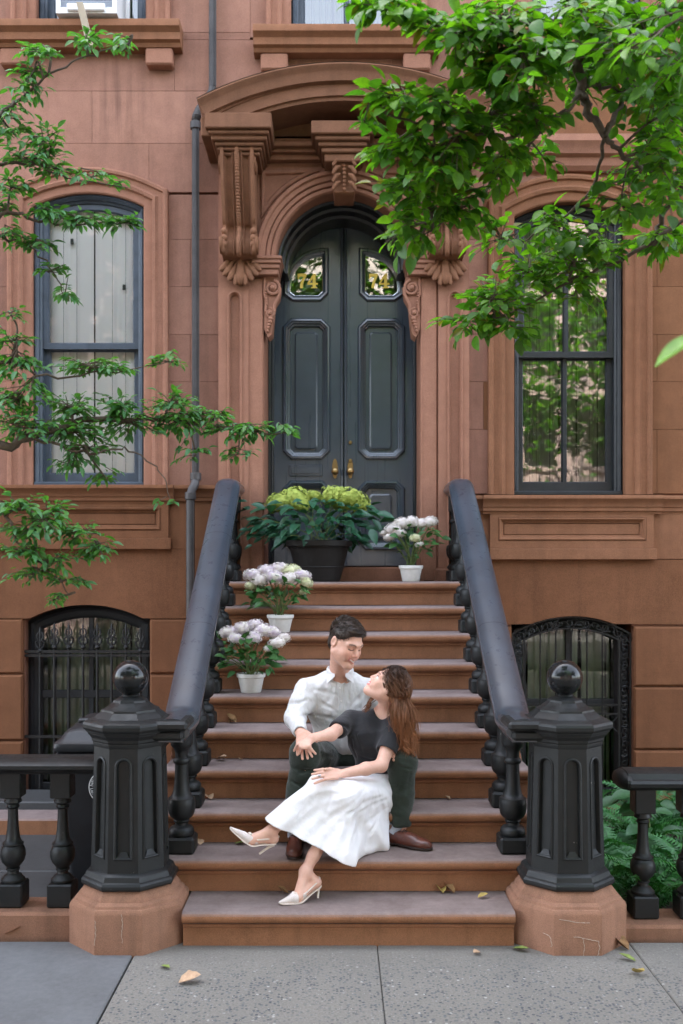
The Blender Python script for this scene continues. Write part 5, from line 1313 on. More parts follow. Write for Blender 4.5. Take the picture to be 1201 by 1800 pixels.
cl = [(a, b_, c * 1.05, d, e, f, int(g * 1.75)) for a, b_, c, d, e, f, g in cl] + [(1020, 20, 80, 40, 2.8, .3, 14), (1170, 20, 60, 40, 2.8, .3, 14), (1190, 190, 40, 60, 2.9, .3, 12), (920, 130, 60, 40, 2.7, .2, 12), (1100, 90, 80, 50, 2.6, .2, 12), (640, 215, 30, 20, 2.85, .08, 3), (1190, 290, 40, 50, 3.0, .2, 10), (760, 300, 60, 50, 2.85, .2, 10)]
DK = 1.30
cl = [(a, b_, c, d, e * DK, f * 1.25, int(g * 1.75)) for a, b_, c, d, e, f, g in cl]
cl = [(a, b_, c * 1.22, d * 1.30, e, f * 1.3, g) for a, b_, c, d, e, f, g in cl]
bark, items = grow(rr, brs, cl, .070, .45, .42, False, (3, 6), (.60, .36, .04))
items.append((W(1235, 588, 2.0), Vector((-.9, .1, -.45)), Vector((.2, -.5, 1)), .11, 0))
# the rest of the crown above and behind the camera
for _ in range(5200):
    p = Vector((rr.gauss(2.4, 1.6), rr.gauss(-6.4, 1.2), rr.gauss(5.8, 1.1)))
    D = p.y - CAMY
    if in_frame(p) or (D > .2 and D < 4 and HX + (p.x - CAMX) * FPX / D > -60 and HX + (p.x - CAMX) * FPX / D < 1260 and HY - (p.z - EYE) * FPX / D > -40): continue
    items.append((p, rnd_dir(rr), Vector((rr.gauss(0, .5), rr.gauss(0, .5), 1)), .12 * rr.uniform(.8, 1.4), rr.choice((0, 1))))
obj('trunk', bark, BARK, rt, smooth=60)
put_leaves(items, LF_R, rt, 300)

# ---- the dogwood on the left
rr = random.Random(33)
lt = thing('dogwood_tree', (-2.75, -1.0, 0), 'dogwood tree with thin layered branches reaching in from the left', 'tree')
t0 = [Vector((-2.75, -1.0, -.1)), Vector((-2.72, -.98, .9)), Vector((-2.6, -.9, 1.8)), Vector((-2.55, -.85, 2.8)), Vector((-2.6, -.8, 4.2))]
brs = [(t0, .075, .03),
       ([t0[2], W(-120, 800, 4.3), W(0, 786, 4.4), W(60, 768, 4.4), W(130, 745, 4.45), W(230, 735, 4.5), W(330, 740, 4.55), W(430, 755, 4.6), W(515, 765, 4.65)], .030, .003),
       ([W(60, 768, 4.4), W(120, 790, 4.4), W(180, 795, 4.4), W(230, 790, 4.45), W(280, 830, 4.5), W(300, 880, 4.5)], .008, .002),
       ([t0[3], W(-120, 520, 4.3), W(0, 378, 4.4), W(60, 385, 4.4), W(130, 392, 4.45), W(235, 388, 4.5)], .016, .002),
       ([t0[3], W(-100, 330, 4.3), W(0, 290, 4.4), W(60, 292, 4.4), W(120, 310, 4.45), W(225, 330, 4.5)], .014, .002),
       ([t0[4], W(-60, 250, 4.3), W(0, 205, 4.35), W(45, 165, 4.4), W(100, 120, 4.4), W(165, 95, 4.45), W(225, 78, 4.5)], .012, .002),
       ([t0[3], W(-80, 440, 4.3), W(0, 420, 4.4), W(50, 435, 4.4), W(95, 480, 4.45), W(120, 530, 4.45)], .010, .002),
       ([t0[2], W(-80, 690, 4.3), W(0, 640, 4.4), W(80, 660, 4.45), W(180, 655, 4.5), W(300, 635, 4.5)], .012, .002),
       ([t0[2], W(-80, 860, 4.2), W(0, 900, 4.2), W(40, 960, 4.2), W(90, 1010, 4.25), W(120, 1045, 4.3)], .012, .002),
       ([W(0, 900, 4.2), W(60, 900, 4.2), W(130, 930, 4.25), W(190, 960, 4.3)], .006, .002)]
cl = [(70, 88, 40, 14, 4.4, .1, 6), (150, 72, 34, 18, 4.45, .1, 6), (212, 78, 24, 18, 4.5, .08, 5), (60, 125, 30, 16, 4.4, .08, 3), (40, 160, 38, 22, 4.4, .1, 5), (20, 195, 30, 18, 4.4, .08, 3),
      (20, 230, 40, 20, 4.4, .12, 6), (75, 240, 36, 20, 4.4, .1, 6), (60, 275, 50, 18, 4.4, .1, 8), (100, 295, 40, 16, 4.45, .08, 5), (160, 312, 36, 10, 4.45, .08, 3), (215, 325, 24, 12, 4.5, .06, 2), (20, 330, 34, 18, 4.4, .1, 5), (12, 370, 26, 18, 4.4, .1, 3),
      (80, 372, 40, 14, 4.4, .08, 5), (140, 385, 50, 14, 4.45, .08, 6), (215, 392, 34, 14, 4.5, .08, 5), (65, 435, 40, 18, 4.4, .08, 6), (90, 475, 26, 18, 4.45, .06, 4), (115, 515, 22, 24, 4.45, .06, 4), (20, 410, 28, 14, 4.4, .08, 3),
      (15, 548, 32, 12, 4.4, .08, 3), (20, 600, 34, 14, 4.4, .08, 3), (30, 640, 46, 16, 4.4, .1, 6), (150, 640, 60, 12, 4.5, .08, 7), (200, 650, 44, 10, 4.5, .08, 4), (295, 635, 30, 10, 4.5, .06, 3),
      (30, 700, 56, 22, 4.4, .15, 12), (40, 745, 60, 24, 4.4, .15, 11), (120, 715, 55, 18, 4.45, .12, 8), (130, 760, 60, 22, 4.45, .12, 10), (210, 710, 50, 16, 4.5, .1, 8), (230, 745, 60, 20, 4.5, .1, 10), (300, 705, 50, 16, 4.5, .1, 8), (310, 740, 55, 20, 4.55, .1, 9), (370, 730, 50, 16, 4.6, .1, 7),
      (400, 755, 50, 16, 4.6, .1, 6), (450, 755, 40, 12, 4.6, .08, 5), (495, 757, 26, 10, 4.65, .06, 4), (420, 798, 44, 12, 4.6, .06, 3), (160, 790, 50, 14, 4.45, .08, 5), (120, 815, 44, 12, 4.45, .08, 4), (190, 845, 40, 10, 4.5, .06, 3), (300, 880, 24, 14, 4.5, .05, 2), (345, 800, 40, 12, 4.55, .06, 3),
      (30, 890, 46, 20, 4.2, .12, 7), (90, 900, 40, 20, 4.25, .1, 6), (60, 930, 60, 18, 4.2, .12, 8), (140, 940, 44, 18, 4.25, .1, 7), (175, 965, 30, 14, 4.3, .08, 5), (40, 970, 50, 16, 4.2, .1, 6), (110, 985, 46, 16, 4.25, .1, 6), (60, 1010, 50, 14, 4.25, .08, 5), (120, 1020, 34, 14, 4.3, .08, 4), (105, 1050, 26, 14, 4.3, .06, 3)]
cl = [(a, b_, c, d * 1.15, e, f, int(g * 3.6 + 1)) for a, b_, c, d, e, f, g in cl]
cl = [(a, b_, c * 1.18, d * 1.25, e, f * 1.3, g) for a, b_, c, d, e, f, g in cl]
bark, items = grow(rr, brs, cl, .046, .35, .30, True, (4, 7), (.55, .45))
obj('trunk', bark, BARK, lt, smooth=60)
put_leaves(items, LF_L, lt, 300)

# ---- street trees across the road and along the kerb (they show in the window glass; kerb crowns added to shade the lower facade)
def far_tree(loc, h, cr, seed, label, dens=3200):
    r_ = random.Random(seed); t = thing('street_tree', loc, label, 'tree', 'street trees across the road')
    base = Vector(loc); tp = base + Vector((r_.uniform(-.3, .3), 0, h * .45)); m_ = MB()
    m_.tube([base + Vector((0, 0, -.2)), base + Vector((.05, 0, h * .2)), tp], [.20, .16, .12], 9); its = []
    tips = []
    for k in range(14):
        a = k * .7 + r_.random(); e = tp + Vector((math.cos(a) * cr * r_.uniform(.5, .95), math.sin(a) * cr * r_.uniform(.4, .9), r_.uniform(.0, .5) * h)); mid = tp.lerp(e, .5) + Vector((0, 0, .3))
        m_.tube([tp, mid, e], [.09, .05, .015], 6); tips += [mid, e, tp.lerp(e, .75)]
    obj('trunk', m_, BARK, t, smooth=60)
    for _ in range(dens):
        c = r_.choice(tips); p = c + Vector((r_.gauss(0, .62), r_.gauss(0, .62), r_.gauss(0, .48)))
        its.append((p, rnd_dir(r_), Vector((r_.gauss(0, .6), r_.gauss(0, .6), 1)), .24 * r_.uniform(.7, 1.4), r_.choice((0, 1))))
    put_leaves(its, LF_F, t, 0, massname='crown')
far_tree((-3.4, -15.3, 0), 12.0, 4.2, 3, 'street tree across the road in front of the pink row house')
far_tree((2.3, -15.5, 0), 11.5, 4.0, 5, 'street tree across the road in front of the cream row house')
far_tree((8.2, -15.2, 0), 12.0, 4.2, 7, 'street tree across the road in front of the rose row house')
far_tree((-7.6, -7.1, 0), 9.0, 3.8, 9, 'unseen street tree at the near kerb left of the stoop, crown thickened to shade the facade', 9000)
far_tree((-1.7, -7.2, 0), 8.6, 3.0, 19, 'unseen street tree at the near kerb facing the stoop, added to shade the facade', 8000)
far_tree((-9.4, -15.4, 0), 12.0, 4.2, 13, 'street tree across the road in front of the russet row house')
far_tree((9.0, -7.1, 0), 9.0, 3.8, 15, 'unseen street tree at the near kerb right of the stoop, crown thickened to shade the facade', 9000)
# ================================================================== POTTED HYDRANGEAS
POTW = simple('white_plastic_pot', (0.70, 0.68, 0.64), 0.5, 0.08, 30, 0.05, 80)
POTK = simple('dark_planter', (0.014, 0.012, 0.011), 0.55, 0.3, 12, 0.15, 90)
SOIL = simple('potting_soil', (0.04, 0.028, 0.02), 0.95, 0.5, 60, 0.8, 120)
STEM = simple('green_stem', (0.10, 0.14, 0.04), 0.7, 0.3, 40)
HL = leafmat('hydrangea_leaf', (0.030, 0.110, 0.026), (0.060, 0.180, 0.042), .25, .42)
HLB = leafmat('hydrangea_leaf_blue', (0.016, 0.080, 0.042), (0.036, 0.135, 0.065), .20, .36)
LF_H = [leaf_mesh('leaf', HL, .62, .2, .25, .85, 7, .04)]; LF_B = [leaf_mesh('leaf', HLB, .50, .22, .28, .85, 7, .03)]
def petal_mat(name, a, b_):
    m, nt, b = nt_new(name); v = coords(nt)
    n1 = noise(nt, v, 26.0, 2.0); n2 = noise(nt, v, 160.0, 2.0)
    c = ramp(nt, n1, [(0.36, a), (0.64, b_)]); c = mix(nt, .25, c, ramp(nt, n2, [(.3, tuple(x * .55 for x in a)), (.7, (1, 1, 1))]), 'MULTIPLY')
    setc(nt, b, c); b.inputs['Roughness'].default_value = .75; b.inputs['Subsurface Weight'].default_value = 0.0
    return m
PW = petal_mat('petal_mauve_white', (0.60, 0.50, 0.58), (0.78, 0.74, 0.64)); PC = petal_mat('petal_cream_white', (0.74, 0.70, 0.62), (0.80, 0.72, 0.70)); PG = petal_mat('petal_lime', (0.28, 0.36, 0.05), (0.46, 0.52, 0.10)); PY = petal_mat('petal_cream_green', (0.58, 0.60, 0.32), (0.74, 0.72, 0.52))
def floret_np():
    vs = []; fs = []
    for k in range(4):
        a = k * math.pi / 2; ca, sa = math.cos(a), math.sin(a)
        for (x, y, z) in ((.06, 0, 0), (.55, -.42, .12), (1.0, 0, .02), (.55, .42, .12)): vs.append((x * ca - y * sa, x * sa + y * ca, z))
        fs.append((k * 4, k * 4 + 1, k * 4 + 2, k * 4 + 3))
    return np.array(vs, np.float32), np.array(fs)
FLV, FLF = floret_np()
def flower_head_mesh(name, mat, seed, rx=1.0, rz=.75, n=260, fs=.135):
    """a mop head: florets over a flattened ball, unit radius"""
    r_ = np.random.RandomState(seed); V = []; Fa = []
    core = MB().ball((0, 0, 0), (.82 * rx, .82 * rx, .82 * rz), 12, 8)
    for i in range(n):
        z = 1 - 1.7 * (i + .5) / n; ph = i * 2.39996; s = math.sqrt(max(0, 1 - z * z))
        nrm = Vector((s * math.cos(ph), s * math.sin(ph), z)) + Vector(r_.normal(0, .30, 3)); nrm.normalize()
        lump = 1 + .10 * math.sin(5 * ph + seed) * s + r_.uniform(-.12, .10)
        p = np.array((nrm.x * rx, nrm.y * rx, nrm.z * rz)) * lump
        x = nrm.orthogonal().normalized(); x = Matrix.Rotation(r_.uniform(0, 6.28), 3, nrm) @ x; y = nrm.cross(x)
        B = np.array([x, y, nrm]).T * fs * r_.uniform(.75, 1.2); V.append(FLV @ B.T + p); Fa.append(FLF + i * len(FLV))
    V = np.concatenate(V); Fa = np.concatenate(Fa)
    me = bpy.data.meshes.new(name); me.from_pydata([tuple(v) for v in V] + [tuple(p) for p in core.v], [], [tuple(f) for f in Fa] + [tuple(i + len(V) for i in f) for f in core.f]); me.materials.append(mat); me.update(); return me
HEADS = {k: [flower_head_mesh('flower_head', m, s) for s in (1, 2, 3)] for k, m in (('w', PW), ('c', PC), ('g', PG), ('y', PY))}
def pot_mesh(rt_, rb, h, rim, c):
    m_ = MB(); m_.lathe([(rb * .96, 0), (rb, .004), (rb + (rt_ - rb) * .84, h - rim - .002), (rt_ * 1.0, h - rim), (rt_ * 1.06, h - rim + .003), (rt_ * 1.07, h - .004), (rt_ * 1.05, h), (rt_ * .98, h), (rt_ * .95, h - .02), (.005, h - .022)], 32, c)
    return m_
def hydrangea(loc, rt_, rb, h, rim, pm, label, heads, leafspec, seed, lf, kindn='hydrangea_pot', hl=None):
    """heads: (px, py, dY, radius m, kind); leafspec: list of (px, py, rx, ry, count, size)"""
    r_ = random.Random(seed); t = thing('potted_hydrangea', loc, label, 'potted plant', 'potted hydrangeas on the stoop'); L = Vector(loc); D = L.y - CAMY
    pot = obj('pot', pot_mesh(rt_, rb, h, rim, L), pm, t, smooth=35)
    obj('soil', MB().lathe([(rt_ * .93, h - .018), (.004, h - .012)], 20, L), SOIL, t)
    its = []; n_ = 0
    for (px, py, ddy, rad, kd) in heads:
        p = W(px, py, D + ddy); p.y = L.y + ddy
        b_ = L + Vector((r_.uniform(-.4, .4) * rt_, r_.uniform(-.4, .4) * rt_, h - .02))
        sm = MB().tube(smoothcurve([b_, b_.lerp(p, .5) + Vector((0, 0, .02)), p - Vector((0, 0, rad * .4))], 5), .0045, 6); obj('stem', sm, STEM, t)
        o = inst('flower_head', r_.choice(HEADS[kd]), t, p, rot=(r_.uniform(-.3, .3), r_.uniform(-.3, .3), r_.uniform(0, 6.28)), scale=(rad * 1.30 * r_.uniform(.92, 1.1), rad * 1.25, rad * 1.2 * r_.uniform(.85, 1.05)))
    for (px, py, rx, ry, cnt, sz) in leafspec:
        for _ in range(cnt):
            a = r_.uniform(0, 6.283); q = math.sqrt(r_.random())
            dep = r_.uniform(-1, 1) * rx * D / FPX * .8
            p = W(px + rx * q * math.cos(a), py + ry * q * math.sin(a), D); p.y = L.y + dep
            if p.y > F - .06 and abs(p.x) > .55: p.y = F - .08
            p.y = min(p.y, F + .20)
            out = (p - (L + Vector((0, 0, h)))); out.z *= .35; out = out.normalized() if out.length > .01 else Vector((1, 0, 0))
            d = (out + Vector((r_.gauss(0, .35), r_.gauss(0, .35) - .15, r_.gauss(-.12, .3)))).normalized()
            up = (Vector((0, -.45, 1)) + Vector((r_.gauss(0, .35), r_.gauss(0, .35), 0))).normalized()
            its.append((p, d, up, sz * r_.uniform(.65, 1.15), 0))
    # leaf stalk bundle
    for _ in range(7):
        b_ = L + Vector((r_.uniform(-.3, .3) * rt_, r_.uniform(-.3, .3) * rt_, h - .02)); p = r_.choice(its)[0]
        obj('stem', MB().tube(smoothcurve([b_, b_.lerp(p, .55) + Vector((0, 0, .03)), p], 5), .004, 5), STEM, t)
    put_leaves(its, lf, t, 300)
    return t
hydrangea((wx(441.5, 6.48), 6.48 + CAMY, 6 * RS + .0006), .088, .066, .122, .026, POTW, 'mauve white hydrangea in a white pot, lowest of the pots on the steps',
          [(400, 1112, 0, .050, 'w'), (425, 1105, .04, .052, 'w'), (447, 1100, .06, .05, 'w'), (462, 1108, 0, .052, 'w'), (480, 1112, .02, .044, 'w'), (487, 1130, -.05, .046, 'c'), (445, 1122, -.07, .048, 'w'), (415, 1122, -.05, .045, 'w'), (499, 1122, 0, .034, 'c'), (377, 1143, -.02, .030, 'y'), (471, 1140, -.07, .022, 'w')],
          [(445, 1140, 56, 26, 58, .075), (440, 1165, 48, 20, 40, .07), (400, 1135, 22, 16, 10, .06)], 101, LF_H)
hydrangea((wx(493, 7.07), 7.07 + CAMY, 8 * RS + .0006), .090, .066, .124, .026, POTW, 'white hydrangea in a white pot, the middle one of the steps',
          [(445, 1012, 0, .055, 'w'), (468, 1004, .03, .056, 'w'), (490, 1000, .05, .055, 'w'), (512, 1004, .03, .054, 'y'), (530, 1012, 0, .052, 'w'), (483, 1015, -.07, .054, 'w'), (508, 1018, -.06, .048, 'c'), (457, 1020, -.05, .046, 'c'), (538, 1024, -.03, .040, 'y'), (441, 1030, -.03, .034, 'y'), (534, 1040, -.02, .026, 'y')],
          [(488, 1035, 52, 22, 50, .08), (485, 1055, 44, 18, 34, .075), (450, 1062, 10, 10, 5, .07)], 102, LF_H)
hydrangea((wx(722.5, 7.66), 7.66 + CAMY, LAND + .0006), .088, .066, .122, .026, POTW, 'white hydrangea in a white pot on the landing right of the dark planter',
          [(690, 930, -.02, .050, 'c'), (706, 920, .02, .050, 'c'), (724, 918, .04, .05, 'c'), (742, 920, .02, .048, 'c'), (757, 917, 0, .046, 'c'), (684, 945, -.05, .036, 'c'), (730, 946, -.08, .034, 'y'), (737, 957, -.08, .026, 'c'), (675, 938, 0, .03, 'c'), (702, 938, -.06, .04, 'c')],
          [(725, 945, 44, 20, 40, .08), (722, 965, 36, 18, 26, .075), (765, 945, 14, 12, 6, .07)], 103, LF_H)
pl = hydrangea((wx(561, 7.80), 7.80 + CAMY, LAND + .0006), .245, .165, .315, .045, POTK, 'broad dark planter of lime green hydrangeas before the door',
          [(492, 884, 0, .085, 'g'), (515, 878, .03, .100, 'g'), (528, 886, -.03, .07, 'g'), (592, 876, .02, .105, 'g'), (613, 880, -.02, .105, 'g'), (632, 886, 0, .07, 'g'), (552, 872, .05, .055, 'g')],
          [(560, 905, 112, 22, 70, .135), (560, 930, 100, 22, 60, .135), (480, 925, 40, 22, 22, .12), (640, 915, 44, 26, 26, .13), (450, 900, 24, 22, 12, .11), (560, 948, 74, 16, 44, .125), (445, 940, 18, 20, 8, .11)], 104, LF_B)
for zz in (.11, .255): obj('planter_band', MB().lathe([(.165 + .080 * zz / .315 + .004, zz - .006), (.165 + .080 * zz / .315 + .007, zz), (.165 + .080 * zz / .315 + .004, zz + .006)], 32, (wx(561, 7.80), 7.80 + CAMY, LAND)), POTK, pl)

# ================================================================== FERNS in the right-hand bed
FERN = leafmat('fern_green', (0.022, 0.120, 0.028), (0.048, 0.210, 0.046), .25, .5)
def frond_mesh(seed):
    r_ = random.Random(seed); vs = []; fs = []; n = 26
    for i in range(1, n):
        t = i / n; w = .23 * math.sin(math.pi * min(1, t * .92 + .10)) ** .8; z = .45 * math.sin(t * 1.5) - .55 * t * t; y = t
        for s in (-1, 1):
            o = len(vs); dy_ = .10 * w + .02
            vs += [(0, y - .014, z), (s * w * .5, y + dy_ * .4 - .016, z + .02 * r_.uniform(-1, 1)), (s * w, y + dy_, z - .04 + .02 * r_.uniform(-1, 1)), (s * w * .5, y + dy_ * .6 + .014, z + .012)]
            fs.append((o, o + 1, o + 2, o + 3))
    me = bpy.data.meshes.new('frond'); me.from_pydata(vs, [], fs); me.materials.append(FERN); me.update(); return me
FR = [frond_mesh(s) for s in (1, 2, 3)]
rf = random.Random(55)
fern_spots = [(1.52, .95), (1.78, 1.25), (2.05, .85), (1.45, 1.75), (2.0, 1.8), (2.35, 1.35), (1.70, 2.35), (2.3, 2.4), (2.7, 1.0), (1.36, .60), (2.65, 2.0), (1.68, .62)]
where = ['nearest the newel post', 'behind the first baluster', 'right behind the railing', 'beside the steps, mid bed', 'in the middle of the bed', 'toward the right of the bed', 'under the basement window', 'against the house wall on the right', 'at the right edge of the picture', 'squeezed against the stone pedestal', 'far right by the wall', 'low, just behind the stone curb']
for (x, y), wv in zip(fern_spots, where):
    t = thing('fern', (x, y, -.05), 'green fern in the garden bed ' + wv, 'fern', 'ferns in the garden bed')
    for k in range(13):
        a = k * .4833 + rf.uniform(-.2, .2); sc = rf.uniform(.36, .56)
        inst('frond', rf.choice(FR), t, (x, y, -.04), rot=(rf.uniform(.25, .75), rf.uniform(-.2, .2), a), scale=(sc, sc, sc))
LV = [leaf_mesh('leaf', leafmat('bed_leaf', (0.022, 0.09, 0.03), (0.05, 0.15, 0.05), .25), .6, .2, .2)]
for (x, y, nn) in ((1.95, 1.45, 30), (2.45, 1.75, 30)):
    t = thing('broadleaf_plant', (x, y, -.05), 'broad leaved green plant among the ferns, ' + ('centre of the bed' if x < 2.2 else 'right side of the bed'), 'plant', 'broad leaved plants in the bed'); its = []; sm = MB()
    for k in range(nn):
        a = rf.uniform(0, 6.28); r_ = rf.uniform(.03, .22); p = Vector((x + r_ * math.cos(a), y + r_ * math.sin(a), rf.uniform(.05, .42)))
        its.append((p, Vector((math.cos(a), math.sin(a) - .3, rf.uniform(-.3, .2))), Vector((rf.gauss(0, .3), -.4, 1)), rf.uniform(.10, .17), 0))
        if k % 4 == 0: obj('stem', MB().tube([(x, y, -.05), (x + (p.x - x) * .5, y + (p.y - y) * .5, p.z * .6), p], .005, 5), STEM, t)
    put_leaves(its, LV, t, 300)

# ================================================================== FALLEN LEAVES
DRYM = simple('dry_leaf_brown', (0.30, 0.17, 0.075), .8, .4, 40); DRYT = simple('dry_leaf_tan', (0.46, 0.30, 0.19), .8, .3, 40); DRYG = simple('fallen_leaf_green', (0.19, 0.24, 0.06), .7, .35, 40); DRYY = simple('fallen_leaf_yellow', (0.45, 0.33, 0.10), .75, .3, 40)
FLM = {}
for nm, m, args in (('brown', DRYM, (.6, .5, -.5)), ('tan', DRYT, (.75, .35, -.3)), ('green', DRYG, (.5, .25, -.15)), ('yellow', DRYY, (.55, .4, -.3))):
    FLM[nm] = leaf_mesh('fallen_leaf', m, args[0], args[1], args[2], .9, 6, .08)[0]
rl = random.Random(70)
def ground_z(py, lvl): return lvl * RS
for (px, py, lvl, kd, sz, lab) in ((405, 1268, 5, 'brown', .07, 'curled brown leaf lying left of its twin, on the step behind the man'), (418, 1268, 5, 'brown', .085, 'curled brown leaf lying right of its twin, on the step behind the man'), (384, 1331, 4, 'tan', .075, 'tan leaf beside the left balusters, level with the clasped hands'), (429, 1331, 4, 'tan', .035, 'tiny tan leaf standing left of the clasped hands'),
        (372, 1407, 3, 'tan', .07, 'pale tan leaf on the step under the left balusters'), (413, 1484, 2, 'green', .07, 'grey green leaf under the raised shoe'), (352, 1487, 2, 'tan', .06, 'tan leaf beside the lowest left baluster'), (778, 1568, 1, 'yellow', .10, 'yellowish leaf on the bottom step, left of the curled one'), (797, 1566, 1, 'brown', .085, 'curled brown leaf on the bottom step'), (840, 1580, 1, 'yellow', .06, 'small yellow leaf at the right of the bottom step'),
        (508, 1568, 1, 'brown', .06, 'brown leaf lying behind the planted heel'), (655, 1568, 1, 'tan', .025, 'speck of tan leaf at the middle of the bottom step'), (314, 1730, 0, 'tan', .10, 'tan leaf lying on the concrete sidewalk'), (283, 1699, 0, 'green', .07, 'green leaf on the sidewalk near the left pedestal'), (6, 1645, 0, 'tan', .13, 'big tan leaf at the left edge by the curb'), (901, 1669, 0, 'green', .085, 'green leaf at the left foot of the right pedestal'), (1118, 1692, 0, 'green', .085, 'green leaf on the sidewalk right of the right pedestal'),
        (1112, 1709, 0, 'yellow', .09, 'yellow leaf on the sidewalk right of the right pedestal'), (1106, 1672, 0, 'brown', .11, 'torn brown leaf against the right pedestal'), (845, 1676, 0, 'tan', .05, 'scrap of pale leaf on the sidewalk before the bottom step'), (790, 1404, 3, 'tan', .04, 'pale scrap of leaf on the step right of the green trousers'), (862, 1335, 4, 'tan', .05, 'small tan leaf by the right balusters')):
    z = lvl * RS; D = FPX * (EYE - z) / (py - HY); p = W(px, py, D)
    if lvl > 0: p.y = max(p.y, (lvl - 1) * TR - .02); p.y = min(p.y, lvl * TR - .05)
    p.z = z + .006
    o = bpy.data.objects.new('fallen_leaf', FLM[kd]); COL.objects.link(o); o.location = p; a = rl.uniform(0, 6.28)
    o.rotation_euler = (rl.uniform(-.1, .1), rl.uniform(-.15, .15), a); o.scale = (sz, sz, sz); tag(o, lab, 'leaf', 'fallen leaves')
# ================================================================== FIGURES: bodies and clothes grown as implicit surfaces, one continuous mesh each
class Field:
    def __init__(s, lo, hi, h):
        s.lo = np.array(lo, np.float32); s.h = h; s.n = np.ceil((np.array(hi) - np.array(lo)) / h).astype(int) + 1
        s.d = np.full(s.n, .12, np.float32); s.ax = [s.lo[i] + h * np.arange(s.n[i], dtype=np.float32) for i in range(3)]
    def box(s, lo, hi):
        a = np.clip(np.floor((np.array(lo) - s.lo) / s.h).astype(int), 0, s.n - 1); b = np.clip(np.ceil((np.array(hi) - s.lo) / s.h).astype(int) + 1, 1, s.n)
        if np.any(b <= a): return None, None
        sl = tuple(slice(a[i], b[i]) for i in range(3))
        P = [s.ax[0][sl[0]][:, None, None], s.ax[1][sl[1]][None, :, None], s.ax[2][sl[2]][None, None, :]]
        return sl, P
    def merge(s, sl, e, k, mode):
        d = s.d[sl]
        if mode == 'sub': e = -e
        if mode == 'add':
            if k > 0:
                q = np.maximum(k - np.abs(d - e), 0) / k; s.d[sl] = np.minimum(d, e) - q * q * k * .25
            else: s.d[sl] = np.minimum(d, e)
        else:
            if k > 0:
                q = np.maximum(k - np.abs(d - e), 0) / k; s.d[sl] = np.maximum(d, e) + q * q * k * .25
            else: s.d[sl] = np.maximum(d, e)
    def cone(s, a, b, ra, rb, k=.02, flat=None, mode='add'):
        a = np.array(a, np.float32); b = np.array(b, np.float32); m = max(ra, rb) + k + 4 * s.h
        sl, P = s.box(np.minimum(a, b) - m, np.maximum(a, b) + m)
        if sl is None: return s
        x, y, z = P[0] - a[0], P[1] - a[1], P[2] - a[2]; v = b - a
        if flat is not None:
            n = np.array(flat[0], np.float32); n = n / np.linalg.norm(n); g = 1 / flat[1] - 1
            c = (x * n[0] + y * n[1] + z * n[2]) * g; x = x + c * n[0]; y = y + c * n[1]; z = z + c * n[2]; v = v + n * (v @ n) * g
        vv = max(float(v @ v), 1e-9); t = np.clip((x * v[0] + y * v[1] + z * v[2]) / vv, 0, 1)
        e = np.sqrt((x - t * v[0]) ** 2 + (y - t * v[1]) ** 2 + (z - t * v[2]) ** 2) - (ra + (rb - ra) * t)
        if flat is not None: e = e * min(1.0, flat[1] * 1.25)
        s.merge(sl, e.astype(np.float32), k, mode); return s
    def limb(s, pts, k=.02, flat=None):
        for (a, ra), (b, rb) in zip(pts, pts[1:]): s.cone(a, b, ra, rb, k, flat)
        return s
    def ell(s, c, r, M=None, k=.02, mode='add'):
        c = np.array(c, np.float32); r = np.array(r, np.float32); m = float(max(r)) + k + 4 * s.h
        sl, P = s.box(c - m, c + m)
        if sl is None: return s
        x, y, z = P[0] - c[0], P[1] - c[1], P[2] - c[2]
        if M is not None:
            M = np.array(M, np.float32)        # columns are the ellipsoid's axes
            x, y, z = (x * M[0, j] + y * M[1, j] + z * M[2, j] for j in range(3))
        k0 = np.sqrt((x / r[0]) ** 2 + (y / r[1]) ** 2 + (z / r[2]) ** 2); k1 = np.sqrt((x / r[0] ** 2) ** 2 + (y / r[1] ** 2) ** 2 + (z / r[2] ** 2) ** 2)
        e = k0 * (k0 - 1) / np.maximum(k1, 1e-6)
        s.merge(sl, e.astype(np.float32), k, mode); return s
    def tri(s, a, b, c, r, k=.02):
        """rounded triangle"""
        a, b, c = (np.array(q, np.float32) for q in (a, b, c)); m = r + k + 4 * s.h
        sl, P = s.box(np.minimum(np.minimum(a, b), c) - m, np.maximum(np.maximum(a, b), c) + m)
        if sl is None: return s
        shp = np.broadcast_shapes(*(p.shape for p in P)); Q = np.stack([np.broadcast_to(p, shp) for p in P], -1)
        def seg(o, v):
            w = Q - o; t = np.clip((w @ v) / (v @ v), 0, 1)[..., None]; return ((w - t * v) ** 2).sum(-1)
        ba, cb, ac = b - a, c - b, a - c; n = np.cross(ba, ac)
        sg = np.sign((Q - a) @ np.cross(ba, n)) + np.sign((Q - b) @ np.cross(cb, n)) + np.sign((Q - c) @ np.cross(ac, n))
        e = np.where(sg < 2, np.minimum(np.minimum(seg(a, ba), seg(b, cb)), seg(c, ac)), ((Q - a) @ n) ** 2 / (n @ n))
        s.merge(sl, (np.sqrt(e) - r).astype(np.float32), k, 'add'); return s
    def cut(s, p, n, k=0.0):
        """remove what lies on the +n side of the plane"""
        n = np.array(n, np.float32); n = n / np.linalg.norm(n); p = np.array(p, np.float32)
        sl = (slice(None),) * 3; e = (s.ax[0][:, None, None] - p[0]) * n[0] + (s.ax[1][None, :, None] - p[1]) * n[1] + (s.ax[2][None, None, :] - p[2]) * n[2]
        s.d = np.maximum(s.d, e.astype(np.float32)); return s
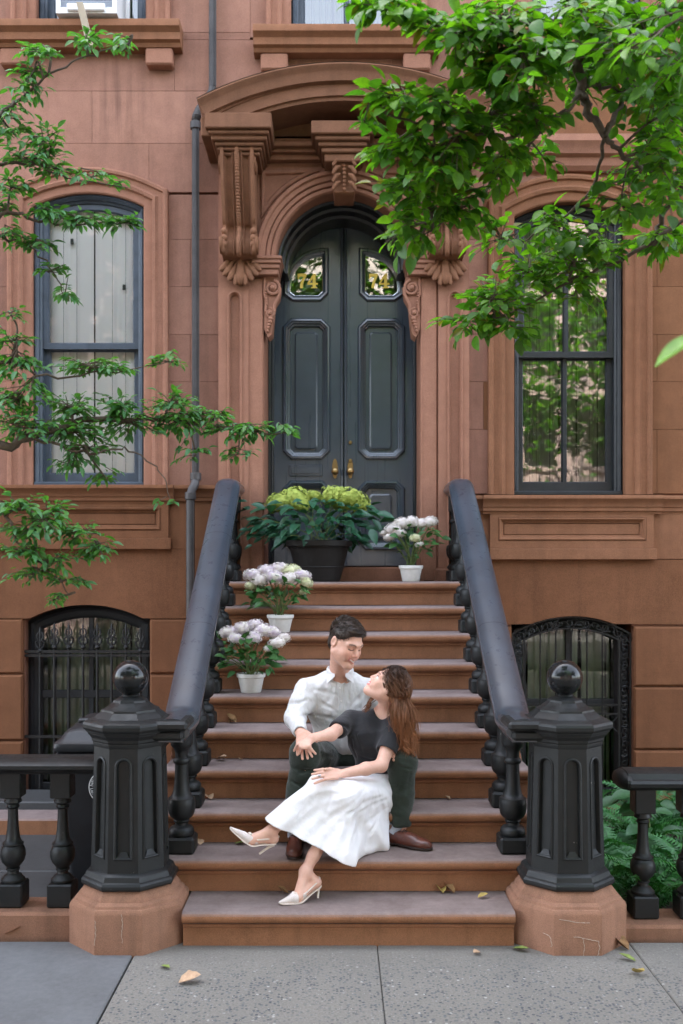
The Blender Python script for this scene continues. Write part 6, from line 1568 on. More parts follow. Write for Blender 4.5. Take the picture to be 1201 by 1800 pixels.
    def wrinkle(s, amp, freq, seed, stretch=(1, 1, 1)):
        r = np.random.RandomState(seed); near = np.abs(s.d) < .035; idx = np.nonzero(near)
        P = np.stack([s.ax[i][idx[i]] for i in range(3)], -1) * np.array(stretch); e = np.zeros(len(P), np.float32)
        for o in range(5):
            kv = r.normal(0, 1, 3); kv = kv / np.linalg.norm(kv) * freq * r.uniform(.6, 1.7); k2 = r.normal(0, 1, 3) * freq * .35
            e += np.sin(P @ kv + 1.6 * np.sin(P @ k2 + r.uniform(0, 6)) + r.uniform(0, 6)) / 5
        s.d[idx] += (amp * (np.abs(e) * 2.2 - .6)).astype(np.float32); return s
    def mesh(s):
        d = s.d; sg = d < 0; n = d.shape
        c = sg[:-1, :-1, :-1].astype(np.int8)
        for i in (0, 1):
            for j in (0, 1):
                for k in (0, 1):
                    if i + j + k: c = c + sg[i:n[0] - 1 + i, j:n[1] - 1 + j, k:n[2] - 1 + k]
        act = (c > 0) & (c < 8); I = np.nonzero(act); m = len(I[0]); vid = np.full(act.shape, -1, np.int32); vid[I] = np.arange(m)
        co = [(0, 0, 0), (1, 0, 0), (0, 1, 0), (1, 1, 0), (0, 0, 1), (1, 0, 1), (0, 1, 1), (1, 1, 1)]
        val = [d[I[0] + a, I[1] + b, I[2] + e] for a, b, e in co]; acc = np.zeros((m, 3)); cnt = np.zeros(m)
        for p, q in ((0, 1), (2, 3), (4, 5), (6, 7), (0, 2), (1, 3), (4, 6), (5, 7), (0, 4), (1, 5), (2, 6), (3, 7)):
            vp, vq = val[p], val[q]; cr = (vp < 0) != (vq < 0); t = np.where(cr, vp / np.where(cr, vp - vq, 1), 0)
            pos = np.array(co[p]) + t[:, None] * (np.array(co[q]) - np.array(co[p])); acc += pos * cr[:, None]; cnt += cr
        V = (np.stack(I, -1) + acc / cnt[:, None]) * s.h + s.lo
        F_ = []
        for ax in range(3):
            o1, o2 = [(1, 2), (2, 0), (0, 1)][ax]
            a = [slice(None)] * 3; b = [slice(None)] * 3; a[ax] = slice(0, -1); b[ax] = slice(1, None)
            ch = sg[tuple(a)] != sg[tuple(b)]; E = np.nonzero(ch); E = [e.copy() for e in E]
            ok = (E[o1] > 0) & (E[o2] > 0) & (E[o1] < n[o1] - 1) & (E[o2] < n[o2] - 1); E = [e[ok] for e in E]
            def cell(da, db):
                q = [e.copy() for e in E]; q[o1] = q[o1] - da; q[o2] = q[o2] - db; return vid[q[0], q[1], q[2]]
            f = np.stack([cell(1, 1), cell(0, 1), cell(0, 0), cell(1, 0)], -1)
            fl = sg[E[0], E[1], E[2]]; f[~fl] = f[~fl][:, ::-1]; F_.append(f)
        Fa = np.concatenate(F_); Fa = Fa[(Fa >= 0).all(1)]
        return V.astype(np.float32), Fa
def relax(V, Fa, it=2, lam=.5):
    n = len(V); e = np.concatenate([Fa[:, [0, 1]], Fa[:, [1, 2]], Fa[:, [2, 3]], Fa[:, [3, 0]]])
    deg = np.bincount(e.ravel(), minlength=n).astype(np.float32)
    for _ in range(it):
        acc = np.stack([np.bincount(e[:, 0], V[e[:, 1], i], n) + np.bincount(e[:, 1], V[e[:, 0], i], n) for i in range(3)], -1)
        V = V * (1 - lam) + lam * acc / np.maximum(deg, 1)[:, None]
    return V.astype(np.float32)

def skin_mat(name):
    m, nt, b = nt_new(name)
    at = nt.nodes.new('ShaderNodeAttribute'); at.attribute_name = 'Col'; v = coords(nt); n1 = noise(nt, v, 90.0, 4.0)
    c = mix(nt, .12, at.outputs['Color'], ramp(nt, n1, [(.35, (.45, .20, .14)), (.7, (.85, .55, .42))]))
    setc(nt, b, c); b.inputs['Roughness'].default_value = .48; b.inputs['Subsurface Weight'].default_value = .12
    b.inputs['Subsurface Radius'].default_value = (.012, .005, .003); b.inputs['Subsurface Scale'].default_value = 1.0
    bump(nt, b, n1, .06, .002); return m
SKIN = skin_mat('skin')
def cloth_mat(name, c, rough=.85, weave=420.0, fold=0.35, var=.12, foldscale=(9, 9, 9), sheen=.2):
    m, nt, b = nt_new(name); v = coords(nt)
    n1 = noise(nt, v, 6.0, 4.0, .6, foldscale if False else None); wv = noise(nt, v, weave, 2.0); fd = noise(nt, v, 1.0, 3.0, .5, foldscale)
    setc(nt, b, ramp(nt, n1, [(.3, tuple(x * (1 - var) for x in c)), (.7, tuple(min(1, x * (1 + var * .6)) for x in c))]))
    b.inputs['Roughness'].default_value = rough; b.inputs['Sheen Weight'].default_value = sheen; b.inputs['Specular IOR Level'].default_value = .25
    h = nt.nodes.new('ShaderNodeMath'); h.operation = 'MULTIPLY_ADD'; nt.links.new(wv, h.inputs[0]); h.inputs[1].default_value = .05; nt.links.new(fd, h.inputs[2])
    bump(nt, b, h.outputs[0], fold, .03); return m
LINEN = cloth_mat('white_linen', (.64, .63, .62), fold=.34, foldscale=(30, 30, 16), var=.04); TROU = cloth_mat('dark_green_twill', (.022, .030, .021), fold=.5, foldscale=(10, 10, 22), var=.3)
TEE = cloth_mat('black_knit', (.020, .020, .023), fold=.35, foldscale=(9, 9, 12), var=.2); COTT = cloth_mat('white_cotton', (.76, .74, .745), fold=.22, foldscale=(16, 16, 16), var=.02)
LEATH = simple('brown_leather', (.105, .032, .020), .32, .35, 25, .1, 90, coat=.3); SOLE = simple('dark_sole', (.028, .016, .012), .6, .2, 20)
SOCK = simple('grey_sock', (.30, .31, .34), .9, .2, 60, .2, 300); PUMP = simple('cream_pump_leather', (.72, .63, .55), .42, .08, 30); MESHW = simple('pump_mesh', (.66, .58, .54), .6, .12, 220, .3, 300)
HAIRM = simple('dark_brown_hair', (.036, .022, .015), .40, .35, 60, .15, 200); HAIRB = None
def hair_mat(name, top_c, low_c, z0, z1):
    m, nt, b = nt_new(name); v = coords(nt); sx = nt.nodes.new('ShaderNodeSeparateXYZ'); nt.links.new(v, sx.inputs[0])
    mr = nt.nodes.new('ShaderNodeMapRange'); mr.inputs[1].default_value = z0; mr.inputs[2].default_value = z1; nt.links.new(sx.outputs[2], mr.inputs[0])
    n1 = noise(nt, v, 70.0, 3.0, .6, (1, 1, .25)); c = ramp(nt, mr.outputs[0], [(0, low_c), (1, top_c)])
    c = mix(nt, 1.0, c, ramp(nt, n1, [(.3, .55), (.7, 1.25)]), 'MULTIPLY'); setc(nt, b, c); b.inputs['Roughness'].default_value = .50; b.inputs['Specular IOR Level'].default_value = .35
    return m
HAIRW = hair_mat('brunette_hair', (.036, .018, .012), (.310, .125, .052), .98, 1.33)
METAL = simple('steel', (.55, .55, .53), .25, .1, metal=1.0)

def frame(f, u0=(0, 0, 1)):
    f = Vector(f).normalized(); u = Vector(u0); u = (u - f * u.dot(f)).normalized(); l = u.cross(f) * -1      # l: figure's left when f forward
    l = u.cross(f); return l, f, u
class Head:
    def __init__(s, c, f, u0, sc=1.0):
        s.c = Vector(c); s.l, s.f, s.u = frame(f, u0); s.sc = sc; s.M = np.array([s.l, s.f, s.u]).T
    def w(s, x, y, z): return s.c + (s.l * x + s.f * y + s.u * z) * s.sc
    def loc(s, V): return ((V - np.array(s.c)) @ s.M) / s.sc
def head_sdf(F_, h, fem=False):
    q = h.sc; w = h.w; M = h.M
    E = lambda c, r, k=.02, mode='add': F_.ell(w(*c), [x * q for x in r], M, k, mode)
    C = lambda a, b, ra, rb, k=.015: F_.cone(w(*a), w(*b), ra * q, rb * q, k)
    E((0, -.014, .034), (.076, .098, .088)); E((0, .026, -.030), (.067 if not fem else .062, .068, .088), .03)
    jw = .053 if not fem else .042
    for s in (-1, 1):
        C((s * jw, .004, -.060), (s * .014, .074, -.106), .026, .020, .03)
        E((s * .036, .064, -.036), (.026, .026, .028), .025)
        C((s * .012, .090, .022), (s * .046, .074, .018), .011 if not fem else .008, .010, .02)
        E((s * (.077 if not fem else .068), -.010, -.006), (.009, .021, .031), .008); E((s * (.084 if not fem else .078), -.004, -.004), (.005, .011, .017), .006, 'sub')
    E((0, .080, -.104), (.024, .018, .017), .02)
    for s in (-1, 1): E((s * .032, .102, -.002), (.020, .016, .012), .012, 'sub')
    for s in (-1, 1): E((s * .031, .078, -.003), (.014, .0135, .0125), .004)
    C((0, .086, .014), (0, .110, -.030), .009, .0125 if not fem else .011, .012)
    for s in (-1, 1): E((s * .012, .100, -.037), (.009, .011, .008), .008)
    E((0, .088, -.058), (.026, .014, .016), .016)
    for s in (-1, 1):
        C((0, .1015, -.063), (s * .024, .086, -.058), .0058, .003, .006); C((0, .100, -.078), (s * .022, .085, -.064), .0068, .003, .006)
    for s in (-1, 1): E((s * .036, .078, -.058), (.012, .010, .016), .012)
def face_cols(V, h, col, base, lip, brow, closed, teeth=True):
    L = h.loc(V); x, y, z = np.abs(L[:, 0]), L[:, 1], L[:, 2]; fr = (y > .05) & (x < .08) & (z > -.13) & (z < .12)
    def put(mask, c, a=1.0): col[mask, :3] = col[mask, :3] * (1 - a) + np.array(c) * a
    ck = np.exp(-(((x - .040) / .022) ** 2 + ((z + .035) / .022) ** 2)) * fr
    col[:, :3] = col[:, :3] * (1 - .35 * ck[:, None]) + np.array((base[0] * 1.0, base[1] * .62, base[2] * .58)) * .35 * ck[:, None]
    put(fr & (y > .098) & (z < -.02) & (z > -.046) & (x < .018), (base[0], base[1] * .78, base[2] * .75), .5)
    curve = -.069 + x * .40
    put(fr & (x < .031) & (np.abs(z - curve + .001) < .0115) & (y > .076), lip)
    if teeth: put(fr & (x < .022) & (np.abs(z - curve) < .0042) & (y > .076), (.75, .70, .66))
    eye = fr & (((x - .031) / .0165) ** 2 + ((z + .003) / .0085) ** 2 < 1)
    if closed:
        put(eye, (base[0] * .78, base[1] * .62, base[2] * .60), .6); put(fr & (np.abs(x - .031) < .017) & (np.abs(z + .0085 - ((x - .031) / .017) ** 2 * .004) < .0028), (.03, .018, .015))
    else:
        put(eye, (.70, .66, .63)); put(fr & (((x - .030) / .0075) ** 2 + ((z + .003) / .0080) ** 2 < 1), (.03, .02, .015)); put(fr & (np.abs(x - .031) < .018) & (np.abs(z - .0065 + ((x - .031) / .018) ** 2 * .005) < .0030), (.02, .012, .010))
    put(fr & (x > .012) & (x < .052) & (np.abs(z - .024 + ((x - .034) / .02) ** 2 * .006) < .0042), brow, .85)

def hand_sdf(F_, wrist, pdir, pn, tips, thumb, sc=1.0, k=.007):
    """palm from the wrist along pdir (flat along pn), fingers to the given tip points with a bent middle joint"""
    wr = Vector(wrist); d = Vector(pdir).normalized(); n = Vector(pn); n = (n - d * n.dot(d)).normalized(); s = d.cross(n)
    F_.cone(wr, wr + d * .070 * sc, .025 * sc, .038 * sc, .016, flat=(n, .42))
    kn = [wr + d * .078 * sc + s * q * sc - d * abs(q) * .12 for q in (-.030, -.010, .010, .029)]
    for i, t in enumerate(tips):
        if t is None: continue
        t = Vector(t); b = kn[i]; L = (t - b).length; mid = b.lerp(t, .48) + n * .010 * sc + n * max(0, .075 - L) * .25
        F_.cone(b - d * .012 * sc, mid, .0105 * sc, .0092 * sc, k); F_.cone(mid, t, .0092 * sc, .0072 * sc, k * .6)
    if thumb is not None:
        sd = 1 if (Vector(thumb) - wr).dot(s) > 0 else -1
        b = wr + d * .022 * sc + s * sd * .026 * sc; t = Vector(thumb); mid = b.lerp(t, .52) + s * sd * .008 * sc
        F_.cone(b, mid, .0150 * sc, .0108 * sc, .012); F_.cone(mid, t, .0105 * sc, .0082 * sc, k)
def ribbons(strands, widths, mat, name, parent, seed=1):
    """hair locks: flat tapered ribbons, one mesh"""
    r_ = np.random.RandomState(seed); Vs = []; Fs = []; o = 0
    for pts, wd in zip(strands, widths):
        P = np.array(pts, np.float32); n = len(P); T = np.gradient(P, axis=0); T /= np.maximum(np.linalg.norm(T, axis=1, keepdims=True), 1e-6)
        a = r_.normal(0, 1, 3); S = np.cross(T, a); S /= np.maximum(np.linalg.norm(S, axis=1, keepdims=True), 1e-6)
        t = np.linspace(0, 1, n)[:, None]; w_ = wd * (1 - .85 * t ** 2)
        Vs.append(np.stack([P - S * w_, P + S * w_], 1).reshape(-1, 3)); i = np.arange(n - 1) * 2 + o; Fs.append(np.stack([i, i + 1, i + 3, i + 2], -1)); o += 2 * n
    V = np.concatenate(Vs) - np.array(org(parent)); ob = np_mesh(name, V, np.concatenate(Fs), mat, parent); ob['kind'] = 'stuff' if name == 'hair_strands' else 'thing'
    if name != 'hair_strands': del ob['kind']
    return ob
def crease(F_, pts, r=.011, out=.006, k=.012):
    """press a soft fold into the front of a garment along survey points"""
    q = []
    for (px, py, D) in pts:
        p = W(px, py, D)
        for _ in range(3):
            i = min(max(int(round((p.x - F_.lo[0]) / F_.h)), 0), F_.n[0] - 1); kk = min(max(int(round((p.z - F_.lo[2]) / F_.h)), 0), F_.n[2] - 1)
            c = F_.d[i, :, kk]; j = int(np.argmax(c < 0))
            if not (c < 0).any(): return
            p = W(px, py, F_.lo[1] + F_.h * j - CAMY)
        q.append(p + Vector((0, -out, 0)))
    n = len(q) - 1
    for a in range(n):
        F_.cone(q[a], q[a + 1], r * (.35 if a == 0 else 1), r * (.35 if a == n - 1 else 1), k, mode='sub')
def grown(name, F_, mat, parent, cols=None, it=2):
    V, Fa = F_.mesh(); V = relax(V, Fa, it)
    return np_mesh(name, V - np.array(org(parent)), Fa, mat, parent, cols)
# ================================================================== THE MAN
HS = .0036
mh = Head(W(608, 1128, 5.72), (.60, -.70, -.40), (.02, .10, 1), 1.06)
mj = dict(N=W(597, 1186, 5.88), sr=W(539, 1213, 5.88), sl=W(652, 1214, 5.92), er=W(519, 1262, 5.76), wr=W(528, 1287, 5.47), el=W(712, 1285, 5.92), wl=W(712, 1322, 5.70),
          P=W(610, 1330, 5.98), hr=W(575, 1332, 5.95), hl=W(650, 1332, 5.95), kr=W(536, 1324, 5.46), kl=W(708, 1338, 5.50), ar=W(519, 1462, 5.40), al=W(703, 1455, 5.48))
lo = W(470, 1510, 5.75) - Vector((.05, .75, .02)); hi = W(770, 1075, 5.75) + Vector((.05, .45, .03))
B = Field(lo, hi, HS)
head_sdf(B, mh)
B.cone(mh.w(0, -.020, -.050), mj['N'] + Vector((0, .01, -.03)), .056, .062, .03)
B.limb([(mj['N'] + Vector((0, 0, -.05)), .07), (mj['sr'] + Vector((.03, 0, -.01)), .045)], .04); B.limb([(mj['N'] + Vector((0, 0, -.05)), .07), (mj['sl'] + Vector((-.03, 0, -.01)), .045)], .04)
B.ell(W(593, 1232, 5.92), (.165, .095, .17), None, .04); B.ell(W(603, 1290, 5.95), (.145, .095, .13), None, .04); B.ell(mj['P'], (.14, .10, .09), None, .04)
for s in 'rl':
    B.limb([(mj['s' + s], .044), (mj['e' + s], .036), (mj['w' + s], .026)]); B.limb([(mj['h' + s], .07), (mj['k' + s], .048), (mj['a' + s], .034)])
foot_l = (W(690, 1474, 5.46), W(742, 1483, 5.36)); foot_r = (W(519, 1478, 5.40), W(518, 1488, 5.26))
for _f, _z in ((foot_l[0], .045), (foot_l[1], .032), (foot_r[0], .045), (foot_r[1], .032)): _f.z = 2 * RS + _z
for a, s in ((foot_l, 'l'), (foot_r, 'r')): B.cone(mj['a' + s], a[0], .030, .024, .015); B.cone(a[0], a[0].lerp(a[1], .75), .024, .015, .01)
# right hand lies over hers on his knee; left hand comes round her waist
wr = mj['wr']
hand_sdf(B, wr, W(537, 1306, 5.36) - wr, (-.1, -.75, .65), [W(547, 1321, 5.325), W(541, 1333, 5.320), W(532, 1334, 5.320), W(523, 1327, 5.33)], W(557, 1303, 5.34), 1.0)
B.cone(W(716, 1318, 5.68), W(701, 1321, 5.50), .030, .028, .02)
for (px, py) in ((690, 1317), (688, 1323), (689, 1329), (692, 1335)):
    B.cone(W(703, py, 5.475), W(px, py + 1, 5.445), .0095, .0080, .006)
V, Fa = B.mesh(); V = relax(V, Fa, 1, .4)
base = (.60, .335, .245); col = np.ones((len(V), 4), np.float32); col[:, :3] = base
face_cols(V, mh, col, base, (.50, .16, .13), (.05, .030, .022), True)
L_ = mh.loc(V); stub = ((L_[:, 2] < -.05) & (L_[:, 1] > -.01) & (L_[:, 2] > -.125) & (np.abs(L_[:, 0]) < .08)); col[stub, :3] = col[stub, :3] * .92 + np.array((.30, .24, .22)) * .08
mbase = Vector((mj['P'].x, mj['P'].y, 4 * RS)); me_o = np_mesh('person', V - np.array(mbase), Fa, SKIN, None, col); me_o.location = mbase; ORG[me_o.name] = mbase; man = me_o
tag(man, 'man in white linen shirt and dark green trousers sitting on the steps, smiling down', 'person')
# shirt
S = Field(lo, hi, .0046)
N = mj['N']
S.ell(W(593, 1234, 5.92), (.195, .122, .19), None, .05); S.ell(W(603, 1292, 5.95), (.178, .128, .15), None, .06)
for s in 'rl':
    S.cone(N + Vector((0, .01, -.060)), mj['s' + s] + Vector((0, 0, -.006)), .082, .064, .05)
    S.limb([(mj['s' + s], .067), (mj['s' + s].lerp(mj['e' + s], .5), .064), (mj['e' + s], .060), (mj['w' + s].lerp(mj['e' + s], .14), .041)], .03)
S.limb([(mj['sr'] + Vector((.02, 0, -.05)), .07), (mj['er'] + Vector((.05, .05, .06)), .03)], .04)
vp = W(597, 1204, 5.74)
S.cone(N + Vector((.005, -.02, .03)), N + Vector((.012, -.04, -.005)), .058, .052, .012, mode='sub')
S.cone(N + Vector((.006, -.07, .03)), vp, .040, .006, .010, mode='sub')
S.wrinkle(.0044, 30, 3, (1.3, 1.3, .8)); S.wrinkle(.0016, 80, 4)
for ln in ([(552, 1212), (572, 1217), (592, 1222)], [(547, 1232), (568, 1238), (588, 1248)], [(556, 1258), (580, 1262), (602, 1274)], [(562, 1292), (580, 1288), (602, 1280)], [(640, 1213), (630, 1228), (612, 1246)], [(646, 1228), (634, 1246), (618, 1264)], [(509, 1236), (525, 1236), (541, 1229)],
           [(507, 1252), (525, 1257), (546, 1258)], [(511, 1266), (528, 1272), (546, 1270)], [(543, 1208), (549, 1228), (549, 1250), (546, 1280)], [(560, 1275), (575, 1300)], [(520, 1215), (515, 1235), (512, 1250)], [(585, 1210), (578, 1232)], [(610, 1290), (640, 1282)]):
    crease(S, [(a, b, 5.75) for a, b in ln], r=.010, out=.0058, k=.014)
S.cut(mj['P'] + Vector((0, 0, -.03)), (0, 0, -1))
shirt = grown('shirt', S, LINEN, man, it=2)
def front_y(F_, x, z):
    """first surface met from the street at (x, z)"""
    i = int(round((x - F_.lo[0]) / F_.h)); k = int(round((z - F_.lo[2]) / F_.h)); c = F_.d[i, :, k]; j = np.argmax(c < 0); return F_.lo[1] + F_.h * j
# placket, buttons
pk = []
for i in range(13):
    t = i / 12; p = W(597 + 9 * t, 1203 + 92 * t, 5.76); pk.append(Vector((p.x, front_y(S, p.x, p.z) - .006, p.z)))
rows = [[(p.x - .016, p.y + .003, p.z), (p.x - .014, p.y - .002, p.z), (p.x + .014, p.y - .002, p.z), (p.x + .016, p.y + .003, p.z)] for p in pk]
obj('placket', MB().grid(rows), LINEN, shirt, smooth=60)
for i in (1, 4, 7, 10): obj('button', MB().ball(pk[i] + Vector((0, -.004, 0)), (.0055, .003, .0055), 10, 6), simple('button_white', (.78, .76, .72), .4, .05), shirt)
# collar: stand and two pointed wings
cl_ = MB(); cN = N + Vector((.003, -.012, .012))
ring = []
for i in range(15):
    a = R(-62 + (360 - 56) * i / 14 - 90 + 90); a = R(-90 + 28 + (304) * i / 14)
    ring.append(Vector((math.cos(a), math.sin(a), 0)))
rt_ = [cN + Vector((v.x * .070, v.y * .070, .020 + .022 * v.y + .012)) for v in ring]; rb_ = [cN + Vector((v.x * .086, v.y * .084, -.022 + .026 * v.y)) for v in ring]; rm_ = [cN + Vector((v.x * .079, v.y * .078, .026 + .024 * v.y)) for v in ring]
cl_.grid([rt_, rm_, rb_])
for e, s in ((0, 1), (14, -1)):
    a = rt_[e]; b_ = rb_[e]; tip = cN + Vector((s * .078, -.115, -.050)); back = rb_[4 if e == 0 else 10]; backt = rm_[4 if e == 0 else 10]
    mid_ = cN + Vector((s * .030, -.092, -.012))
    cl_.add([a, mid_, tip, back, backt, b_], [(0, 1, 2), (0, 2, 4), (4, 2, 3)])
obj('collar', cl_, LINEN, shirt, smooth=40)
cf = MB(); cdir = (mj['wr'] - mj['er']).normalized(); cpos = mj['er'].lerp(mj['wr'], .86); xx = cdir.orthogonal().normalized(); yy_ = cdir.cross(xx)
cf.grid([[cpos + cdir * t + (xx * math.cos(q * .3927) + yy_ * math.sin(q * .3927)) * r_ for q in range(16)] for t, r_ in ((-.055, .042), (-.05, .0445), (.012, .0425), (.016, .040), (.010, .037))], closed_u=True); obj('cuff', cf, LINEN, shirt, smooth=50)
wt = MB(); wp = mj['er'].lerp(mj['wr'], .97); wt.grid([[wp + cdir * t + (xx * math.cos(q * .3927) + yy_ * math.sin(q * .3927)) * r_ for q in range(16)] for t, r_ in ((-.012, .029), (-.012, .032), (.012, .032), (.012, .029))], closed_u=True)
tag(top('wristwatch', wt, METAL, 'steel wristwatch on the wrist of the man', 'watch', wp), None)
# trousers
T = Field(lo, hi, .0046)
T.ell(mj['P'] + Vector((0, .0, -.005)), (.185, .135, .10), None, .05)
for s in 'rl':
    hem = mj['k' + s].lerp(mj['a' + s], .93)
    T.limb([(mj['h' + s], .098), (mj['k' + s] + Vector((0, .01, 0)), .077), (mj['k' + s].lerp(mj['a' + s], .5) + Vector((0, .02, 0)), .070), (hem, .063)], .035)
T.wrinkle(.0045, 30, 7, (1, 1, 1.6)); 
for ln in ([(552, 1305), (575, 1310), (605, 1318)], [(545, 1318), (570, 1328), (600, 1332)], [(514, 1348), (530, 1356), (552, 1352)], [(512, 1372), (532, 1382), (548, 1376)], [(708, 1352), (703, 1390), (698, 1435)], [(722, 1360), (716, 1395)], [(526, 1390), (520, 1430)], [(700, 1345), (722, 1352)]):
    crease(T, [(a, b, 5.5) for a, b in ln], r=.013)
zc_ = max(mj['ar'].z, mj['al'].z) + .012
T.cut(Vector((0, 0, zc_)), (0, 0, -1))
# sit: nothing below the tread they rest on
tr = grown('trousers', T, TROU, man, it=2)
# oxford shoes, socks
def oxford(heel, toe, zf, nm):
    heel = Vector((heel.x, heel.y, zf)); toe = Vector((toe.x, toe.y, zf)); Fs = Field(heel - Vector((.36, .36, .03)), heel + Vector((.36, .36, .20)), .0036); d = (toe - heel); d.z = 0; d.normalize(); u = Vector((0, 0, 1)); sd = d.cross(u)
    h0 = Vector((heel.x, heel.y, zf)); M = np.array([sd, d, u]).T
    Fs.ell(h0 + d * .035 + u * .045, (.036, .050, .050), M, .02); Fs.ell(h0 + d * .13 + u * .038, (.040, .085, .042), M, .03); Fs.ell(h0 + d * .205 + u * .028, (.043, .062, .028), M, .03); Fs.ell(h0 + d * .245 + u * .024, (.033, .042, .022), M, .03)
    Fs.cone(h0 + d * .03 + u * .06, h0 + d * .028 + u * .092, .034, .036, .02)
    Fs.cone(h0 + d * .028 + u * .085, h0 + d * .02 + u * .15, .028, .030, .004, mode='sub')
    Fs.cut(h0 + u * .012, (0, 0, -1))
    sh = grown(nm, Fs, LEATH, man, it=1)
    Fo = Field(h0 - Vector((.36, .36, .03)), h0 + Vector((.36, .36, .05)), .0036)
    for c, r in ((.035, (.040, .050)), (.12, (.036, .07)), (.195, (.047, .068)), (.245, (.038, .045))): Fo.ell(h0 + d * c + u * .012, (r[0], r[1], .05), M, .015)
    Fo.cut(h0 + u * .015, (0, 0, 1)); Fo.cut(h0 + u * .001, (0, 0, -1)); Fo.cone(h0 + d * .085 - sd * .08 - u * .004, h0 + d * .085 + sd * .08 - u * .004, .012, .012, .004, mode='sub')
    grown('sole', Fo, SOLE, sh, it=1)
    for i in range(4):
        a = h0 + d * (.118 + .016 * i) + u * (.088 - .006 * i); obj('lace', MB().tube([a - sd * .020 - u * .010, a + u * .001, a + sd * .020 - u * .010], .0028, 5), SOLE, sh)
    obj('toe_cap_seam', MB().tube([h0 + d * .205 + sd * (.043 * math.sin(t)) + u * (.030 + .030 * math.cos(t)) for t in np.linspace(-1.5, 1.5, 9)], .0016, 4), SOLE, sh)
    return sh
oxford(foot_l[0] - (foot_l[1] - foot_l[0]).normalized() * .045, foot_l[1], 2 * RS + .0005, 'shoe')
oxford(foot_r[0] - (foot_r[1] - foot_r[0]).normalized() * .040, foot_r[1], 2 * RS + .0005, 'shoe')
for s, f_ in (('l', foot_l), ('r', foot_r)):
    a = Vector((mj['a' + s].x, mj['a' + s].y, zc_ + .035)); b_ = Vector((f_[0].x - (.005 if s == 'l' else 0), f_[0].y, 2 * RS + .055)); obj('sock', MB().tube([a, a.lerp(b_, .5), b_], [.043, .041, .042], 16), SOCK, man, smooth=60)
# hair: cap plus short strands brushed forward and up
Hc = Field(mh.c - Vector((.16, .16, .16)), mh.c + Vector((.16, .16, .18)), .0036)
Hc.ell(mh.w(0, -.016, .044), [.0805 * 1.06, .1015 * 1.06, .084 * 1.06], mh.M, .01); Hc.ell(mh.w(0, .046, .086), [.054, .046, .024], mh.M, .02); Hc.ell(mh.w(0, -.02, .094), [.058, .075, .030], mh.M, .02)
Hc.ell(mh.w(0, -.052, -.022), [.070, .056, .062], mh.M, .02)
n_ = mh.l * 0 + mh.f * .80 - mh.u * .60; Hc.cut(mh.w(0, .070, .064), n_); 
for s in (-1, 1): Hc.ell(mh.w(s * .090, .045, -.030), [.05, .062, .055], mh.M, .006, 'sub')
for s in (-1, 1): Hc.ell(mh.w(s * .082, -.004, -.026), [.03, .030, .040], mh.M, .006, 'sub')
Hc.cut(mh.w(0, -.06, -.074), -mh.u - mh.f * .10)
cap = grown('hair', Hc, HAIRM, man, it=1)
Vh, _ = Hc.mesh(); rs_ = np.random.RandomState(8); pick = Vh[rs_.choice(len(Vh), 4200)]; Lp = mh.loc(pick); st = []; wd = []
for p, l in zip(pick, Lp):
    nrm = np.array([l[0] / .08, (l[1] + .016) / .10, (l[2] - .04) / .09]); nrm /= np.linalg.norm(nrm); 
    comb = np.array([.75 + .1 * rs_.normal(), .30, .0]) if l[2] > .06 else np.array([.05 * rs_.normal(), .35, -.8]); dl = comb - nrm * (comb @ nrm) + nrm * (.14 if l[2] > .05 else .06) + rs_.normal(0, .08, 3); dl /= np.linalg.norm(dl)
    Ln = .026 if l[2] > .06 else .013; dw = mh.M @ dl
    nw_ = mh.M @ nrm; st.append([p, p + dw * Ln * .5 + nw_ * .002, p + dw * Ln - np.array((0, 0, .003))]); wd.append(.0011)
ribbons(st, wd, HAIRM, 'hair_strands', man, 3)

# ================================================================== THE WOMAN
wh = Head(W(684, 1206, 5.52), (-.73, .10, .66), (.6, -.05, 1), .93)
wj = dict(N=W(678, 1246, 5.60), sr=W(616, 1266, 5.64), sl=W(696, 1272, 5.54), er=W(582, 1291, 5.42), wr=W(550, 1297, 5.345), el=W(670, 1346, 5.40), wl=W(602, 1360, 5.22),
          P=W(668, 1392, 5.66), h1=W(650, 1394, 5.62), h2=W(678, 1398, 5.60), k1=W(566, 1385, 5.22), k2=W(604, 1402, 5.20), a1=W(477, 1461, 5.10), a2=W(537, 1532, 5.085))
lo2 = W(400, 1600, 5.3) - Vector((.08, .35, .02)); hi2 = W(745, 1165, 5.5) + Vector((.08, .45, .03))
lo2.x = W(400, 1500, 5.1).x - .04; hi2.x = W(745, 1200, 5.6).x + .05; lo2.y = dy(4.90); hi2.y = dy(5.95)
Bw = Field(lo2, hi2, HS)
head_sdf(Bw, wh, True)
Bw.cone(wh.w(0, -.030, -.050), wj['N'] + Vector((0, .01, -.02)), .044, .046, .03)
Bw.cone(wj['N'] + Vector((0, 0, -.035)), wj['sr'] + Vector((.02, 0, -.01)), .050, .040, .04); Bw.cone(wj['N'] + Vector((0, 0, -.035)), wj['sl'] + Vector((-.02, 0, -.01)), .050, .040, .04)
Bw.ell(W(655, 1300, 5.62), (.125, .095, .13), None, .04); Bw.ell(W(662, 1350, 5.64), (.105, .085, .11), None, .04); Bw.ell(wj['P'], (.13, .11, .09), None, .04)
Bw.limb([(wj['sr'], .040), (wj['er'], .034), (wj['wr'], .023)], .02); Bw.limb([(wj['sl'], .042), (wj['sl'].lerp(wj['el'], .5), .040), (wj['el'], .034), (wj['el'].lerp(wj['wl'], .4), .033), (wj['wl'], .022)], .02)
Bw.limb([(wj['h1'], .08), (wj['k1'], .052), (wj['k1'].lerp(wj['a1'], .35) + Vector((.01, .015, -.01)), .050), (wj['a1'].lerp(wj['k1'], .22), .032), (wj['a1'], .027)], .02)
